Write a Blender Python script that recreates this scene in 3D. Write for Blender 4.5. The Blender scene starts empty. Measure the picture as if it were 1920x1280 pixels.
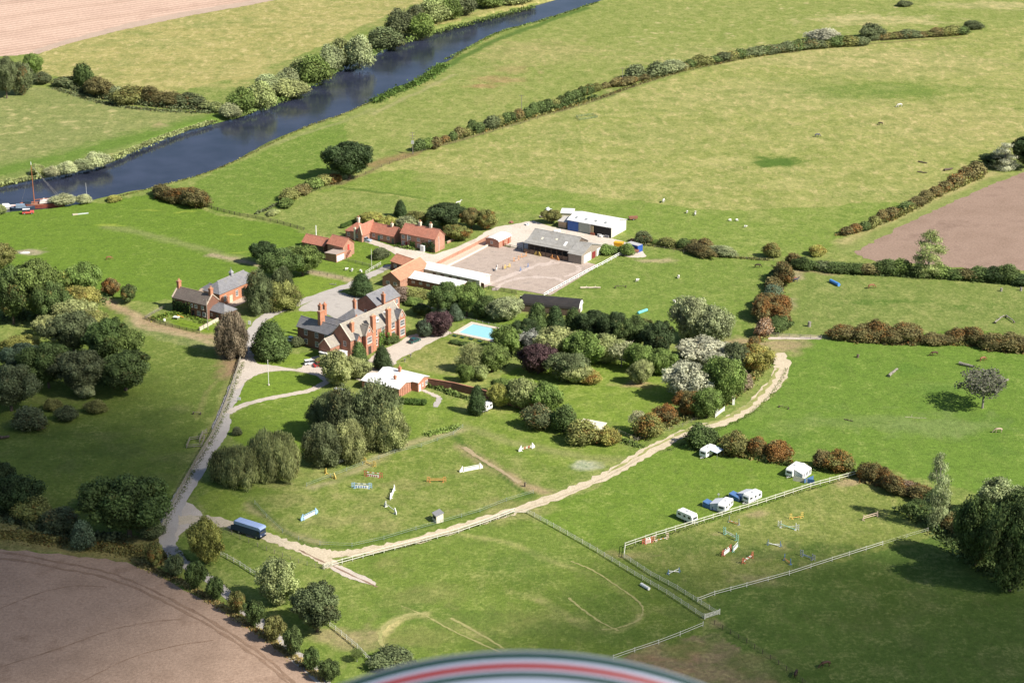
import bpy, bmesh, math, random
import numpy as np
from mathutils import Vector, Matrix, geometry
rad=math.radians
SC=bpy.context.scene; COL=SC.collection
random.seed(7); RNG=np.random.default_rng(7)
# ---------------------------------------------------------------- camera
F=3800.0; PITCH=rad(21.3); CAMH=235.0
cam_d=bpy.data.cameras.new('camera'); cam=bpy.data.objects.new('camera',cam_d); COL.objects.link(cam)
cam.location=(0,0,CAMH); cam.rotation_euler=(rad(90)-PITCH,0,0)
cam_d.sensor_width=36; cam_d.lens=F/1920*36; cam_d.clip_start=.1; cam_d.clip_end=30000
cam_d.dof.use_dof=True; cam_d.dof.focus_distance=620; cam_d.dof.aperture_fstop=8
SC.camera=cam
# ---------------------------------------------------------------- sky and sun
SUN_AZ=(0.86,-0.50); SUN_EL=rad(42)          # where the sun stands, seen from the place
w=bpy.data.worlds.new('World'); SC.world=w; w.use_nodes=True
nt=w.node_tree; nt.nodes.clear()
sk=nt.nodes.new('ShaderNodeTexSky'); sk.sky_type='NISHITA'; sk.sun_disc=False
sk.sun_elevation=SUN_EL; sk.sun_rotation=math.atan2(SUN_AZ[0],SUN_AZ[1]); sk.altitude=100; sk.air_density=1.0; sk.dust_density=1.2
bg=nt.nodes.new('ShaderNodeBackground'); bg.inputs[1].default_value=0.072
ow=nt.nodes.new('ShaderNodeOutputWorld'); nt.links.new(sk.outputs[0],bg.inputs[0]); nt.links.new(bg.outputs[0],ow.inputs[0])
sl=bpy.data.lights.new('sun','SUN'); sl.energy=5.0; sl.angle=rad(.53); sl.color=(1,.93,.82)
so=bpy.data.objects.new('sun',sl); COL.objects.link(so)
sd=Vector((SUN_AZ[0]*math.cos(SUN_EL),SUN_AZ[1]*math.cos(SUN_EL),math.sin(SUN_EL)))
so.rotation_euler=sd.to_track_quat('Z','Y').to_euler(); so.location=(300,-200,600)
SC.view_settings.view_transform='Standard'; SC.view_settings.look='None'; SC.view_settings.exposure=0.66; SC.view_settings.gamma=1
SC.cycles.max_bounces=5; SC.cycles.diffuse_bounces=2; SC.cycles.transparent_max_bounces=6
# ---------------------------------------------------------------- survey helpers
def at(px,py,z=0.0):
    """ground point (height z) that the photograph shows at pixel px,py"""
    x=px-960; v=py-640
    d=(x,F*math.cos(PITCH)-v*math.sin(PITCH),-F*math.sin(PITCH)-v*math.cos(PITCH))
    t=(z-CAMH)/d[2]; return Vector((d[0]*t,d[1]*t,z))
def scale_at(py): return (F*math.sin(PITCH)+(py-640)*math.cos(PITCH))/CAMH      # pixels per metre across
def dep_at(py): return PITCH+math.atan((py-640)/F)
# ---------------------------------------------------------------- object helpers
def tag(o,label=None,cat=None,group=None,kind=None):
    if label: o['label']=label
    if cat: o['category']=cat
    if group: o['group']=group
    if kind: o['kind']=kind
    return o
def thing(name,label,cat,loc=(0,0,0),rz=0,group=None):
    o=bpy.data.objects.new(name,None); COL.objects.link(o); o.empty_display_size=.5
    o.location=loc; o.rotation_euler=(0,0,rz); return tag(o,label,cat,group)
def link(name,me,mat=None,parent=None,loc=(0,0,0),rz=0,scale=None):
    if mat is not None and (len(me.materials)==0): me.materials.append(mat)
    o=bpy.data.objects.new(name,me); COL.objects.link(o); o.parent=parent
    o.location=loc; o.rotation_euler=(0,0,rz)
    if scale is not None: o.scale=scale
    return o
def mk(name,vs,fs,mat,parent=None,loc=(0,0,0),rz=0,smooth=False):
    me=bpy.data.meshes.new(name); me.from_pydata([tuple(v) for v in vs],[],fs); me.update()
    if smooth:
        for p in me.polygons: p.use_smooth=True
    return link(name,me,mat,parent,loc,rz)
class MB:
    """collects simple shapes into one mesh"""
    def __init__(s): s.v=[]; s.f=[]
    def add(s,vs,fs):
        n=len(s.v); s.v+= [tuple(v) for v in vs]; s.f+=[tuple(i+n for i in f) for f in fs]; return s
    def box(s,x0,y0,z0,x1,y1,z1):
        return s.add([(x0,y0,z0),(x1,y0,z0),(x1,y1,z0),(x0,y1,z0),(x0,y0,z1),(x1,y0,z1),(x1,y1,z1),(x0,y1,z1)],
            [(0,3,2,1),(4,5,6,7),(0,1,5,4),(1,2,6,5),(2,3,7,6),(3,0,4,7)])
    def bar(s,a,b,r=.05,n=4,r2=None):
        a=Vector(a); b=Vector(b); d=(b-a)
        if d.length<1e-6: return s
        d.normalize(); u=d.orthogonal().normalized(); w_=d.cross(u); r2=r if r2 is None else r2
        vs=[]; 
        for p,rr in ((a,r),(b,r2)):
            for i in range(n):
                t=2*math.pi*(i+.5)/n; vs.append(p+u*(rr*math.cos(t))+w_*(rr*math.sin(t)))
        fs=[(i,(i+1)%n,n+(i+1)%n,n+i) for i in range(n)]+[tuple(range(n-1,-1,-1)),tuple(range(n,2*n))]
        return s.add(vs,fs)
    def prism(s,poly,h0,h1,axis='z'):
        """poly: 2-D outline, extruded along axis"""
        n=len(poly)
        def P(p,h):
            return (p[0],p[1],h) if axis=='z' else ((h,p[0],p[1]) if axis=='x' else (p[0],h,p[1]))
        vs=[P(p,h0) for p in poly]+[P(p,h1) for p in poly]
        fs=[(i,(i+1)%n,n+(i+1)%n,n+i) for i in range(n)]+[tuple(range(n-1,-1,-1)),tuple(range(n,2*n))]
        return s.add(vs,fs)
    def slab(s,poly,t):
        """a 3-D polygon given a thickness t downwards"""
        n=len(poly); vs=[tuple(p) for p in poly]+[(p[0],p[1],p[2]-t) for p in poly]
        fs=[tuple(range(n)),tuple(range(2*n-1,n-1,-1))]+[(i,n+i,n+(i+1)%n,(i+1)%n) for i in range(n)]
        return s.add(vs,fs)
    def mesh(s,name,smooth=False):
        me=bpy.data.meshes.new(name); me.from_pydata(s.v,[],s.f)
        bm=bmesh.new(); bm.from_mesh(me); bmesh.ops.recalc_face_normals(bm,faces=bm.faces); bm.to_mesh(me); bm.free()
        if smooth:
            for p in me.polygons: p.use_smooth=True
        return me
    def put(s,name,mat,parent=None,loc=(0,0,0),rz=0,smooth=False): return link(name,s.mesh(name,smooth),mat,parent,loc,rz)
# ---------------------------------------------------------------- materials
def N(nt,t,**k):
    n=nt.nodes.new(t)
    for a,b in k.items(): setattr(n,a,b)
    return n
def base_mat(name):
    m=bpy.data.materials.new(name); m.use_nodes=True; nt=m.node_tree; b=nt.nodes['Principled BSDF']
    b.inputs['Specular IOR Level'].default_value=.3; return m,nt,b
def noise(nt,vec,scale,detail=4,rough=.6):
    n=N(nt,'ShaderNodeTexNoise'); n.inputs['Scale'].default_value=scale; n.inputs['Detail'].default_value=detail; n.inputs['Roughness'].default_value=rough
    nt.links.new(vec,n.inputs['Vector']); return n.outputs['Fac']
def ramp(nt,fac,stops):
    r=N(nt,'ShaderNodeValToRGB'); e=r.color_ramp.elements
    while len(e)<len(stops): e.new(.5)
    for i,(p,c) in enumerate(stops): e[i].position=p; e[i].color=(c if len(c)==4 else (*c,1))
    nt.links.new(fac,r.inputs[0]); return r.outputs[0]
def mixc(nt,fac,a,b,mode='MIX'):
    m=N(nt,'ShaderNodeMix',data_type='RGBA',blend_type=mode)
    for sock,val in ((m.inputs[0],fac),(m.inputs[6],a),(m.inputs[7],b)):
        if isinstance(val,(int,float)): sock.default_value=val
        elif isinstance(val,tuple): sock.default_value=(*val,1) if len(val)==3 else val
        else: nt.links.new(val,sock)
    return m.outputs[2]
def mth(nt,op,a,b=0.0,clamp=False):
    m=N(nt,'ShaderNodeMath',operation=op,use_clamp=clamp)
    for sock,val in ((m.inputs[0],a),(m.inputs[1],b)):
        if isinstance(val,(int,float)): sock.default_value=val
        else: nt.links.new(val,sock)
    return m.outputs[0]
def bump(nt,b,h,strength=.3,dist=.2):
    n=N(nt,'ShaderNodeBump'); n.inputs['Strength'].default_value=strength; n.inputs['Distance'].default_value=dist
    nt.links.new(h,n.inputs['Height']); nt.links.new(n.outputs[0],b.inputs['Normal'])
def objco(nt): return N(nt,'ShaderNodeTexCoord').outputs['Object']
MC={}
def flat(name,col,rough=.7,var=.12,scale=1.5,metal=0,dirt=None,spec=.3):
    """paint, wood, stone: base colour with blotchy wear"""
    if name in MC: return MC[name]
    m,nt,b=base_mat(name); v=objco(nt)
    c0=tuple(x*(1-var) for x in col); c1=tuple(min(1,x*(1+var)) for x in col)
    n=noise(nt,v,scale,5,.65); c=ramp(nt,n,[(.3,c0),(.7,c1)])
    if dirt:
        n2=noise(nt,v,scale*.35,3,.7); f=mth(nt,'MULTIPLY',ramp(nt,n2,[(.52,(0,0,0)),(.72,(1,1,1))]),.55); c=mixc(nt,f,c,dirt)
    nt.links.new(c,b.inputs['Base Color']); b.inputs['Roughness'].default_value=rough; b.inputs['Metallic'].default_value=metal
    b.inputs['Specular IOR Level'].default_value=spec
    MC[name]=m; return m
def brick_mat(name,col,col2,mortar,var=1.0):
    if name in MC: return MC[name]
    m,nt,b=base_mat(name); v=objco(nt)
    # bricks: courses along z, and along x+y so every wall gets them
    sep=N(nt,'ShaderNodeSeparateXYZ'); nt.links.new(v,sep.inputs[0])
    s=mth(nt,'ADD',sep.outputs[0],sep.outputs[1]); cb=N(nt,'ShaderNodeCombineXYZ'); nt.links.new(s,cb.inputs[0]); nt.links.new(sep.outputs[2],cb.inputs[1])
    bt=N(nt,'ShaderNodeTexBrick'); bt.inputs['Scale'].default_value=1; bt.inputs['Brick Width'].default_value=.24; bt.inputs['Row Height'].default_value=.085
    bt.inputs['Mortar Size'].default_value=.012; bt.inputs['Color1'].default_value=(*col,1); bt.inputs['Color2'].default_value=(*col2,1); bt.inputs['Mortar'].default_value=(*mortar,1)
    nt.links.new(cb.outputs[0],bt.inputs['Vector'])
    n=noise(nt,v,.7,5,.7); c=mixc(nt,1.0,bt.outputs[0],ramp(nt,n,[(.3,(.72,.7,.68)),(.7,(1.15,1.1,1.08))]),'MULTIPLY')
    n2=noise(nt,v,.25,3,.6); c=mixc(nt,mth(nt,'MULTIPLY',ramp(nt,n2,[(.5,(0,0,0)),(.7,(1,1,1))]),.35),c,tuple(x*.55 for x in col))
    nt.links.new(c,b.inputs['Base Color']); b.inputs['Roughness'].default_value=.9; MC[name]=m; return m
def roof_mat(name,c1,c2,rows=.3,kind='slate',lichen=(.3,.3,.22),spec=.3,rough=.7):
    if name in MC: return MC[name]
    m,nt,b=base_mat(name); v=objco(nt); sep=N(nt,'ShaderNodeSeparateXYZ'); nt.links.new(v,sep.inputs[0])
    s=mth(nt,'ADD',sep.outputs[0],sep.outputs[1]); cb=N(nt,'ShaderNodeCombineXYZ'); nt.links.new(s,cb.inputs[0]); nt.links.new(mth(nt,'MULTIPLY',sep.outputs[2],1.6),cb.inputs[1])
    if kind=='sheet':
        wv=N(nt,'ShaderNodeTexWave',bands_direction='X'); wv.inputs['Scale'].default_value=1.2; nt.links.new(cb.outputs[0],wv.inputs['Vector']); tex=wv.outputs[1]
        c=mixc(nt,mth(nt,'MULTIPLY',tex,.25),c1,c2)
        bt=N(nt,'ShaderNodeTexBrick'); bt.inputs['Brick Width'].default_value=2.6; bt.inputs['Row Height'].default_value=2.2; bt.inputs['Mortar Size'].default_value=.04; bt.inputs['Scale'].default_value=1
        bt.inputs['Color1'].default_value=(1,1,1,1); bt.inputs['Color2'].default_value=(.9,.9,.89,1); bt.inputs['Mortar'].default_value=(.7,.7,.69,1); nt.links.new(cb.outputs[0],bt.inputs['Vector'])
        c=mixc(nt,1.0,c,bt.outputs[0],'MULTIPLY')
    else:
        bt=N(nt,'ShaderNodeTexBrick'); bt.inputs['Brick Width'].default_value=rows; bt.inputs['Row Height'].default_value=rows*.9; bt.inputs['Mortar Size'].default_value=.02; bt.inputs['Scale'].default_value=1
        bt.inputs['Color1'].default_value=(*c1,1); bt.inputs['Color2'].default_value=(*c2,1); bt.inputs['Mortar'].default_value=(*[x*.6 for x in c1],1); nt.links.new(cb.outputs[0],bt.inputs['Vector']); c=bt.outputs[0]
    n=noise(nt,v,.9,6,.7); c=mixc(nt,1.0,c,ramp(nt,n,[(.3,(.78,.78,.78)),(.7,(1.15,1.15,1.15))]),'MULTIPLY')
    n2=noise(nt,v,.3,4,.7); c=mixc(nt,mth(nt,'MULTIPLY',ramp(nt,n2,[(.5,(0,0,0)),(.68,(1,1,1))]),.4),c,lichen)
    nt.links.new(c,b.inputs['Base Color']); b.inputs['Roughness'].default_value=rough; b.inputs['Specular IOR Level'].default_value=spec; MC[name]=m; return m
def soil_mat(name,c1,c2,c3,scale=.5,rows=None,rowdir=0,grit=3.0,bstr=.4):
    """earth, gravel, sand, stubble; rows: spacing of drill lines in metres"""
    if name in MC: return MC[name]
    m,nt,b=base_mat(name); v=objco(nt)
    n=noise(nt,v,scale*.12,5,.6); c=ramp(nt,n,[(.3,c1),(.55,c2),(.75,c3)])
    n2=noise(nt,v,grit,4,.75); c=mixc(nt,1.0,c,ramp(nt,n2,[(.25,(.72,.72,.72)),(.75,(1.25,1.25,1.25))]),'MULTIPLY'); hh=n2
    if rows:
        mp=N(nt,'ShaderNodeMapping'); mp.inputs['Rotation'].default_value=(0,0,rowdir); nt.links.new(v,mp.inputs[0])
        wv=N(nt,'ShaderNodeTexWave',bands_direction='Y'); wv.inputs['Scale'].default_value=.314/rows; wv.inputs['Distortion'].default_value=1.2; wv.inputs['Detail'].default_value=2; wv.inputs['Detail Scale'].default_value=.4
        nt.links.new(mp.outputs[0],wv.inputs['Vector']); c=mixc(nt,1.0,c,ramp(nt,wv.outputs[1],[(.1,(.86,.85,.84)),(.9,(1.07,1.07,1.07))]),'MULTIPLY')
        wv2=N(nt,'ShaderNodeTexWave',bands_direction='Y'); wv2.inputs['Scale'].default_value=.314/rows/7.3; wv2.inputs['Distortion'].default_value=2; nt.links.new(mp.outputs[0],wv2.inputs['Vector'])
        c=mixc(nt,1.0,c,ramp(nt,wv2.outputs[1],[(.0,(.93,.92,.91)),(.3,(1.02,1.02,1.02))]),'MULTIPLY')
    nt.links.new(c,b.inputs['Base Color']); b.inputs['Roughness'].default_value=.95; b.inputs['Specular IOR Level'].default_value=.1
    bump(nt,b,hh,bstr,.25); MC[name]=m; return m
def leaf_mat():
    m,nt,b=base_mat('foliage'); oi=N(nt,'ShaderNodeObjectInfo'); a=N(nt,'ShaderNodeAttribute',attribute_name='lc')
    sp=N(nt,'ShaderNodeSeparateColor'); nt.links.new(a.outputs['Color'],sp.inputs[0])
    # r: clump tone  g: autumn order  b: leaf chance
    br=mth(nt,'ADD',mth(nt,'MULTIPLY',sp.outputs[0],1.25),mth(nt,'MULTIPLY',sp.outputs[2],.75)); br=mth(nt,'ADD',br,.22)
    cb=N(nt,'ShaderNodeCombineColor'); [nt.links.new(br,cb.inputs[i]) for i in range(3)]
    c=mixc(nt,1.0,oi.outputs['Color'],cb.outputs[0],'MULTIPLY')
    warm=mixc(nt,sp.outputs[2],(.24,.085,.028),(.36,.17,.04))
    tur=mth(nt,'MULTIPLY',mth(nt,'SUBTRACT',mth(nt,'ADD',sp.outputs[1],mth(nt,'MULTIPLY',oi.outputs['Alpha'],.72)),.92),4.0,True)
    c=mixc(nt,mth(nt,'MULTIPLY',tur,.72),c,warm)
    nt.links.new(c,b.inputs['Base Color']); b.inputs['Roughness'].default_value=.65; b.inputs['Specular IOR Level'].default_value=.18
    tr=N(nt,'ShaderNodeBsdfTranslucent'); nt.links.new(c,tr.inputs[0]); mx=N(nt,'ShaderNodeMixShader'); mx.inputs[0].default_value=.28
    nt.links.new(b.outputs[0],mx.inputs[1]); nt.links.new(tr.outputs[0],mx.inputs[2]); nt.links.new(mx.outputs[0],nt.nodes['Material Output'].inputs[0]); return m
LEAF=leaf_mat()
BARK=flat('bark',(.11,.085,.065),.9,.3,3); BARKG=flat('grey_bark',(.24,.22,.19),.9,.25,3)
glass=flat('window_glass',(.035,.045,.055),.08,.2,1,spec=.6)
WHITE=flat('white_paint',(.78,.78,.76),.5,.05,2); CREAM=flat('cream_paint',(.72,.66,.52),.6,.08,2)
WOODG=flat('weathered_wood',(.24,.22,.17),.85,.2,2); WOODL=flat('pale_wood',(.5,.48,.38),.85,.15,2); WOODD=flat('dark_wood',(.09,.07,.055),.85,.25,2)
BLACK=flat('black_rubber',(.02,.02,.02),.8,.2,4); GREYM=flat('galvanised_metal',(.45,.46,.46),.5,.12,2,metal=.3)
BRICK=brick_mat('red_brick',(.46,.185,.115),(.37,.135,.08),(.36,.27,.21))
BRICKP=brick_mat('pink_brick',(.47,.22,.15),(.38,.16,.10),(.42,.33,.26))
BRICKD=brick_mat('dark_brick',(.25,.11,.07),(.20,.085,.055),(.2,.15,.12))
BRICKO=brick_mat('orange_brick',(.54,.21,.11),(.46,.165,.08),(.42,.3,.22))
SLATE=roof_mat('slate_roof',(.225,.225,.24),(.185,.185,.20),.32,lichen=(.25,.235,.19))
STONER=roof_mat('stone_tile_roof',(.33,.30,.26),(.27,.245,.215),.4,lichen=(.36,.32,.22))
GREYR=roof_mat('brown_tile_roof',(.18,.15,.13),(.145,.12,.105),.32,lichen=(.2,.18,.14))
PANT=roof_mat('pantile_roof',(.50,.21,.14),(.42,.17,.115),.33,lichen=(.34,.19,.14))
PANTO=roof_mat('orange_pantile_roof',(.54,.25,.155),(.48,.215,.13),.33,lichen=(.48,.26,.17))
WSHEET=roof_mat('white_sheet_roof',(.80,.80,.79),(.74,.74,.73),kind='sheet',lichen=(.70,.68,.64))
GSHEET=roof_mat('grey_fibre_roof',(.35,.34,.32),(.30,.29,.275),kind='sheet',lichen=(.22,.2,.16))
BSHEET=roof_mat('black_felt_roof',(.035,.032,.032),(.028,.026,.026),kind='sheet',lichen=(.06,.05,.045))
# ================================================================ THE GROUND
def smooth_line(pts,n=6,closed=False):
    P=[Vector(p[:2]) for p in pts]; out=[]; m=len(P)
    rng=range(m) if closed else range(m-1)
    for i in rng:
        if closed: p0,p1,p2,p3=P[(i-1)%m],P[i],P[(i+1)%m],P[(i+2)%m]
        else: p0,p1,p2,p3=P[max(i-1,0)],P[i],P[i+1],P[min(i+2,m-1)]
        for k in range(n):
            t=k/n; out.append(.5*((2*p1)+(p2-p0)*t+(2*p0-5*p1+4*p2-p3)*t*t+(3*p1-p0-3*p2+p3)*t**3))
    if not closed: out.append(P[-1])
    return out
def W2(pts,z=0): return [at(x,y,z).xy for x,y in pts]
def poly_mask(X,Y,poly):
    """even-odd inside test for arrays"""
    p=np.array([(q[0],q[1]) for q in poly]); ins=np.zeros(X.shape,bool)
    bb=(X>=p[:,0].min())&(X<=p[:,0].max())&(Y>=p[:,1].min())&(Y<=p[:,1].max())
    if not bb.any(): return ins
    x=X[bb]; y=Y[bb]; r=np.zeros(x.shape,bool)
    x0,y0=p[-1]
    for x1,y1 in p:
        c=((y1>y)!=(y0>y)); 
        with np.errstate(divide='ignore',invalid='ignore'): r^=c&(x<(x0-x1)*(y-y1)/(y0-y1+1e-12)+x1)
        x0,y0=x1,y1
    ins[bb]=r; return ins
def line_dist(X,Y,pts,reach):
    d=np.full(X.shape,1e9); P=[(p[0],p[1]) for p in pts]
    for (x0,y0),(x1,y1) in zip(P[:-1],P[1:]):
        bb=(X>min(x0,x1)-reach)&(X<max(x0,x1)+reach)&(Y>min(y0,y1)-reach)&(Y<max(y0,y1)+reach)
        if not bb.any(): continue
        x=X[bb]-x0; y=Y[bb]-y0; dx=x1-x0; dy=y1-y0; L=dx*dx+dy*dy+1e-9
        t=np.clip((x*dx+y*dy)/L,0,1); q=np.hypot(x-t*dx,y-t*dy); d[bb]=np.minimum(d[bb],q)
    return d
def vnoise(X,Y,cell,seed):
    r=np.random.default_rng(seed); g=r.random((256,256)); x=X/cell; y=Y/cell; xi=np.floor(x).astype(int); yi=np.floor(y).astype(int)
    fx=x-xi; fy=y-yi; fx=fx*fx*(3-2*fx); fy=fy*fy*(3-2*fy); a=g[xi%256,yi%256]; b=g[(xi+1)%256,yi%256]; c=g[xi%256,(yi+1)%256]; d=g[(xi+1)%256,(yi+1)%256]
    return (a*(1-fx)+b*fx)*(1-fy)+(c*(1-fx)+d*fx)*fy
WATER=-1.3
FAR_BANK=[(1420,-130),(1250,-70),(1120,-25),(1000,12),(940,25),(890,40),(820,60),(760,75),(700,97),(640,127),(590,158),(530,187),(480,209),(440,222),(395,233),(340,249),(270,275),(200,307),(130,324),(60,337),(0,351),(-80,366),(-300,400),(-700,470)]
NEAR_BANK=[(1560,-130),(1350,-65),(1230,-28),(1117,5),(1020,38),(935,60),(875,90),(828,121),(768,155),(704,186),(640,216),(570,240),(504,267),(437,303),(369,330),(285,352),(218,366),(165,378),(110,391),(40,397),(-40,408),(-300,450),(-700,520)]
RIV=[at(x,y,WATER).xy for x,y in FAR_BANK]; RIVN=[at(x,y,WATER).xy for x,y in NEAR_BANK]
RPOLY=smooth_line(RIV,4)+smooth_line(RIVN,4)[::-1]
xs=np.concatenate([[-20000,-9000,-4000,-2000,-1100,-700,-500,-420,-380],np.arange(-350,350.1,1.0),[380,420,500,700,1100,2000,4000,9000,20000]])
ys=np.concatenate([[-9000,-3000,-800,0,200,300,350],np.arange(372,1190,1.05),[1200,1240,1300,1400,1600,2000,3000,6000,12000,24000]])
GX,GY=np.meshgrid(xs,ys)
SX=GX+(vnoise(GX,GY,11,5)-.5)*2; SY=GY+(vnoise(GX,GY,11,6)-.5)*2
JX=GX+(vnoise(GX,GY,3.1,1)-.5)*2.2+(vnoise(GX,GY,11,5)-.5)*3; JY=GY+(vnoise(GX,GY,3.1,2)-.5)*2.6+(vnoise(GX,GY,11,6)-.5)*3
col=np.zeros(GX.shape+(4,)); 
G_PAST=(.175,.215,.062); G_LAWN=(.165,.225,.040); G_GREEN=(.145,.205,.042); G_DEEP=(.11,.165,.036); G_OLIVE=(.165,.185,.062); G_DARK=(.085,.125,.032)  # own colours of the different grasses
col[...,:3]=G_PAST; col[...,3]=.35
NZ={c:vnoise(GX,GY,c,int(c*10)) for c in (1.9,2.3,4.7)}
def win(P,m):
    """the part of the grid round some points"""
    x0=min(p[0] for p in P)-m-3; x1=max(p[0] for p in P)+m+3; y0=min(p[1] for p in P)-m-3; y1=max(p[1] for p in P)+m+3
    i0,i1=np.searchsorted(xs,[x0,x1]); j0,j1=np.searchsorted(ys,[y0,y1]); return (slice(max(j0-1,0),j1+1),slice(max(i0-1,0),i1+1))
def lay(S,a,c,dry):
    v=col[S]; v[...,:3]=v[...,:3]*(1-a[...,None])+np.array(c)*a[...,None]
    if dry is not None: v[...,3]=v[...,3]*(1-a)+dry*a
def zone(pts,c,dry,sm=True,soft=True):
    P=W2(pts); P=smooth_line(P,4,True) if sm else P; S=win(P,2)
    m=poly_mask(JX[S],JY[S],P); v=col[S]; v[m,:3]=c; v[m,3]=dry
def stroke(pts,width,c,k=.7,dry=None,sm=True,ragged=.35,pre=None):
    """a worn or lush line: width in metres"""
    P=W2(pts) if pre is None else pre; P=smooth_line(P,5) if sm and len(P)>2 else P; S=win(P,width*2+3)
    d=line_dist(SX[S],SY[S],P,width*2+3); d=d*(1+ragged*(NZ[2.3][S]-.5)*2)
    a=np.clip(1.3-d/(width*.62)*.75,0,1)*min(1,k*1.35); a[d>1e8]=0; lay(S,a,c,.1 if dry is None else dry)
def blot(px,py,rx,ry,c,k=.8,dry=None,fall=1.0):
    """a stain: centre in the photograph, half sizes in metres"""
    p=at(px,py); S=win([p],max(rx,ry)*2); q=np.hypot((JX[S]-p.x)/rx,(JY[S]-p.y)/ry)*(1+.5*(NZ[1.9][S]-.5)+.7*(NZ[4.7][S]-.5))
    a=np.clip((1.15-q)*1.6*fall,0,1)*min(.85,k*1.4); lay(S,a,c,dry)
# --- fields
zone([(60,110),(420,-40),(1200,-60),(940,20),(700,75),(560,135),(420,200),(300,185),(150,150)],(.27,.245,.09),.75)
zone([(300,185),(420,150),(560,105),(700,40),(830,-5),(950,-10),(900,20),(700,75),(560,135),(430,205)],(.155,.20,.055),.45)
zone([(-200,190),(110,165),(240,200),(390,215),(330,250),(180,310),(0,350),(-200,380)],(.19,.21,.085),.35)
zone([(1160,-20),(1500,-60),(2200,-60),(2100,10),(1840,60),(1500,85),(1280,125),(1100,185),(800,270),(640,300),(560,360),(480,400),(390,390),(380,340),(640,225),(850,120)],(.19,.225,.066),.45)
zone([(640,300),(560,360),(480,400),(390,390),(380,335),(520,275),(640,225)],(.135,.195,.042),.25)
zone([(780,290),(1100,195),(1300,135),(1500,92),(1820,62),(2100,30),(2300,200),(1900,300),(1700,390),(1560,450),(1500,480),(1250,450),(1050,400),(900,390),(640,350),(700,310)],(.205,.235,.066),.62)
zone([(500,405),(640,355),(900,395),(1050,405),(1180,440),(1250,460),(1500,480),(1580,440),(1700,380),(1500,390),(1300,390),(1000,350),(760,320),(650,340)],(.165,.22,.052),.3)
zone([(-200,400),(170,380),(300,365),(400,400),(560,430),(600,470),(500,500),(470,540),(330,560),(230,560),(-200,500)],(.125,.19,.032),.12)
zone([(1110,500),(1170,480),(1260,465),(1450,490),(1440,560),(1400,640),(1380,720),(1250,610),(1100,590),(1040,550)],(.15,.205,.048),.28)
zone([(1490,500),(1640,505),(1960,530),(1960,640),(1700,650),(1500,640),(1480,600)],(.155,.195,.058),.33)
zone([(1500,640),(1960,640),(1960,920),(1700,890),(1600,885),(1340,850),(1290,825),(1400,780),(1470,720)],(.125,.195,.038),.18)
zone([(1010,960),(1100,920),(1260,830),(1340,850),(1600,885),(1180,1025),(1240,1110),(1100,1060)],(.135,.20,.036),.22)
zone([(1170,1040),(1610,890),(1700,900),(1790,985),(1680,1020),(1420,1100),(1320,1125)],(.165,.195,.055),.36)
zone([(1340,1150),(1310,1120),(1420,1090),(1790,990),(2100,900),(2200,1400),(1450,1400)],(.10,.15,.038),.25)
zone([(640,1065),(970,970),(1310,1160),(1160,1240),(1000,1300),(500,1330)],(.14,.19,.042),.26)
zone([(1140,1242),(1210,1215),(1330,1182),(1620,1340),(1000,1340)],(.235,.175,.115),.25,sm=False)
zone([(360,900),(560,910),(760,830),(870,800),(960,800),(1160,860),(1200,830),(1000,940),(800,1008),(650,1032),(560,1010),(440,960),(370,930)],(.14,.19,.042),.28)
zone([(570,905),(760,830),(860,800),(950,830),(1000,880),(990,930),(800,990),(640,1020),(540,1000),(470,950)],(.145,.19,.045),.36)
zone([(368,935),(400,920),(440,925),(475,950),(520,990),(560,1010),(500,1002),(440,985),(385,965)],(.185,.235,.048),.2)
zone([(330,1000),(420,1000),(600,1070),(720,1160),(760,1300),(650,1300),(540,1160),(420,1070),(350,1040)],(.145,.195,.045),.3)
zone([(-200,760),(60,650),(200,570),(280,590),(440,640),(440,680),(380,800),(310,950),(170,1030),(-200,1030)],(.13,.17,.042),.22)
zone([(-200,1000),(0,960),(160,1000),(300,1010),(320,1060),(200,1048),(0,1032),(-200,1030)],(.15,.135,.06),.5)
zone([(200,560),(330,620),(430,640),(420,655),(300,640),(230,600)],(.15,.18,.07),.35)
zone([(540,520),(660,520),(700,505),(560,575),(490,590)],G_LAWN,.12)
zone([(510,600),(580,580),(640,570),(650,590),(600,600),(560,640),(510,625)],G_LAWN,.1)
zone([(470,680),(600,660),(610,680),(570,690),(500,690)],G_LAWN,.15)
zone([(445,735),(500,700),(580,700),(610,715),(520,745),(435,765)],(.15,.215,.035),.12)
zone([(430,800),(460,765),(600,730),(620,790),(560,850),(470,840)],(.145,.205,.036),.15)
zone([(740,690),(800,650),(840,635),(930,655),(900,700),(860,725),(800,715),(760,700)],(.155,.21,.040),.25)
zone([(760,665),(830,640),(930,660),(870,700),(800,700)],(.175,.20,.055),.45)
zone([(760,740),(850,745),(1000,770),(1180,850),(1000,870),(860,800),(740,850)],(.155,.21,.042),.3)
zone([(940,700),(1060,680),(1250,680),(1260,740),(1200,830),(1090,810),(1040,770),(960,740)],(.165,.225,.042),.25)
zone([(560,470),(700,440),(770,480),(700,510),(640,520),(540,510)],(.14,.20,.036),.15)
zone([(320,600),(400,610),(410,630),(330,620)],(.15,.21,.03),.1)
zone([(840,595),(980,590),(960,620),(860,605)],G_GREEN,.2)
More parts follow.
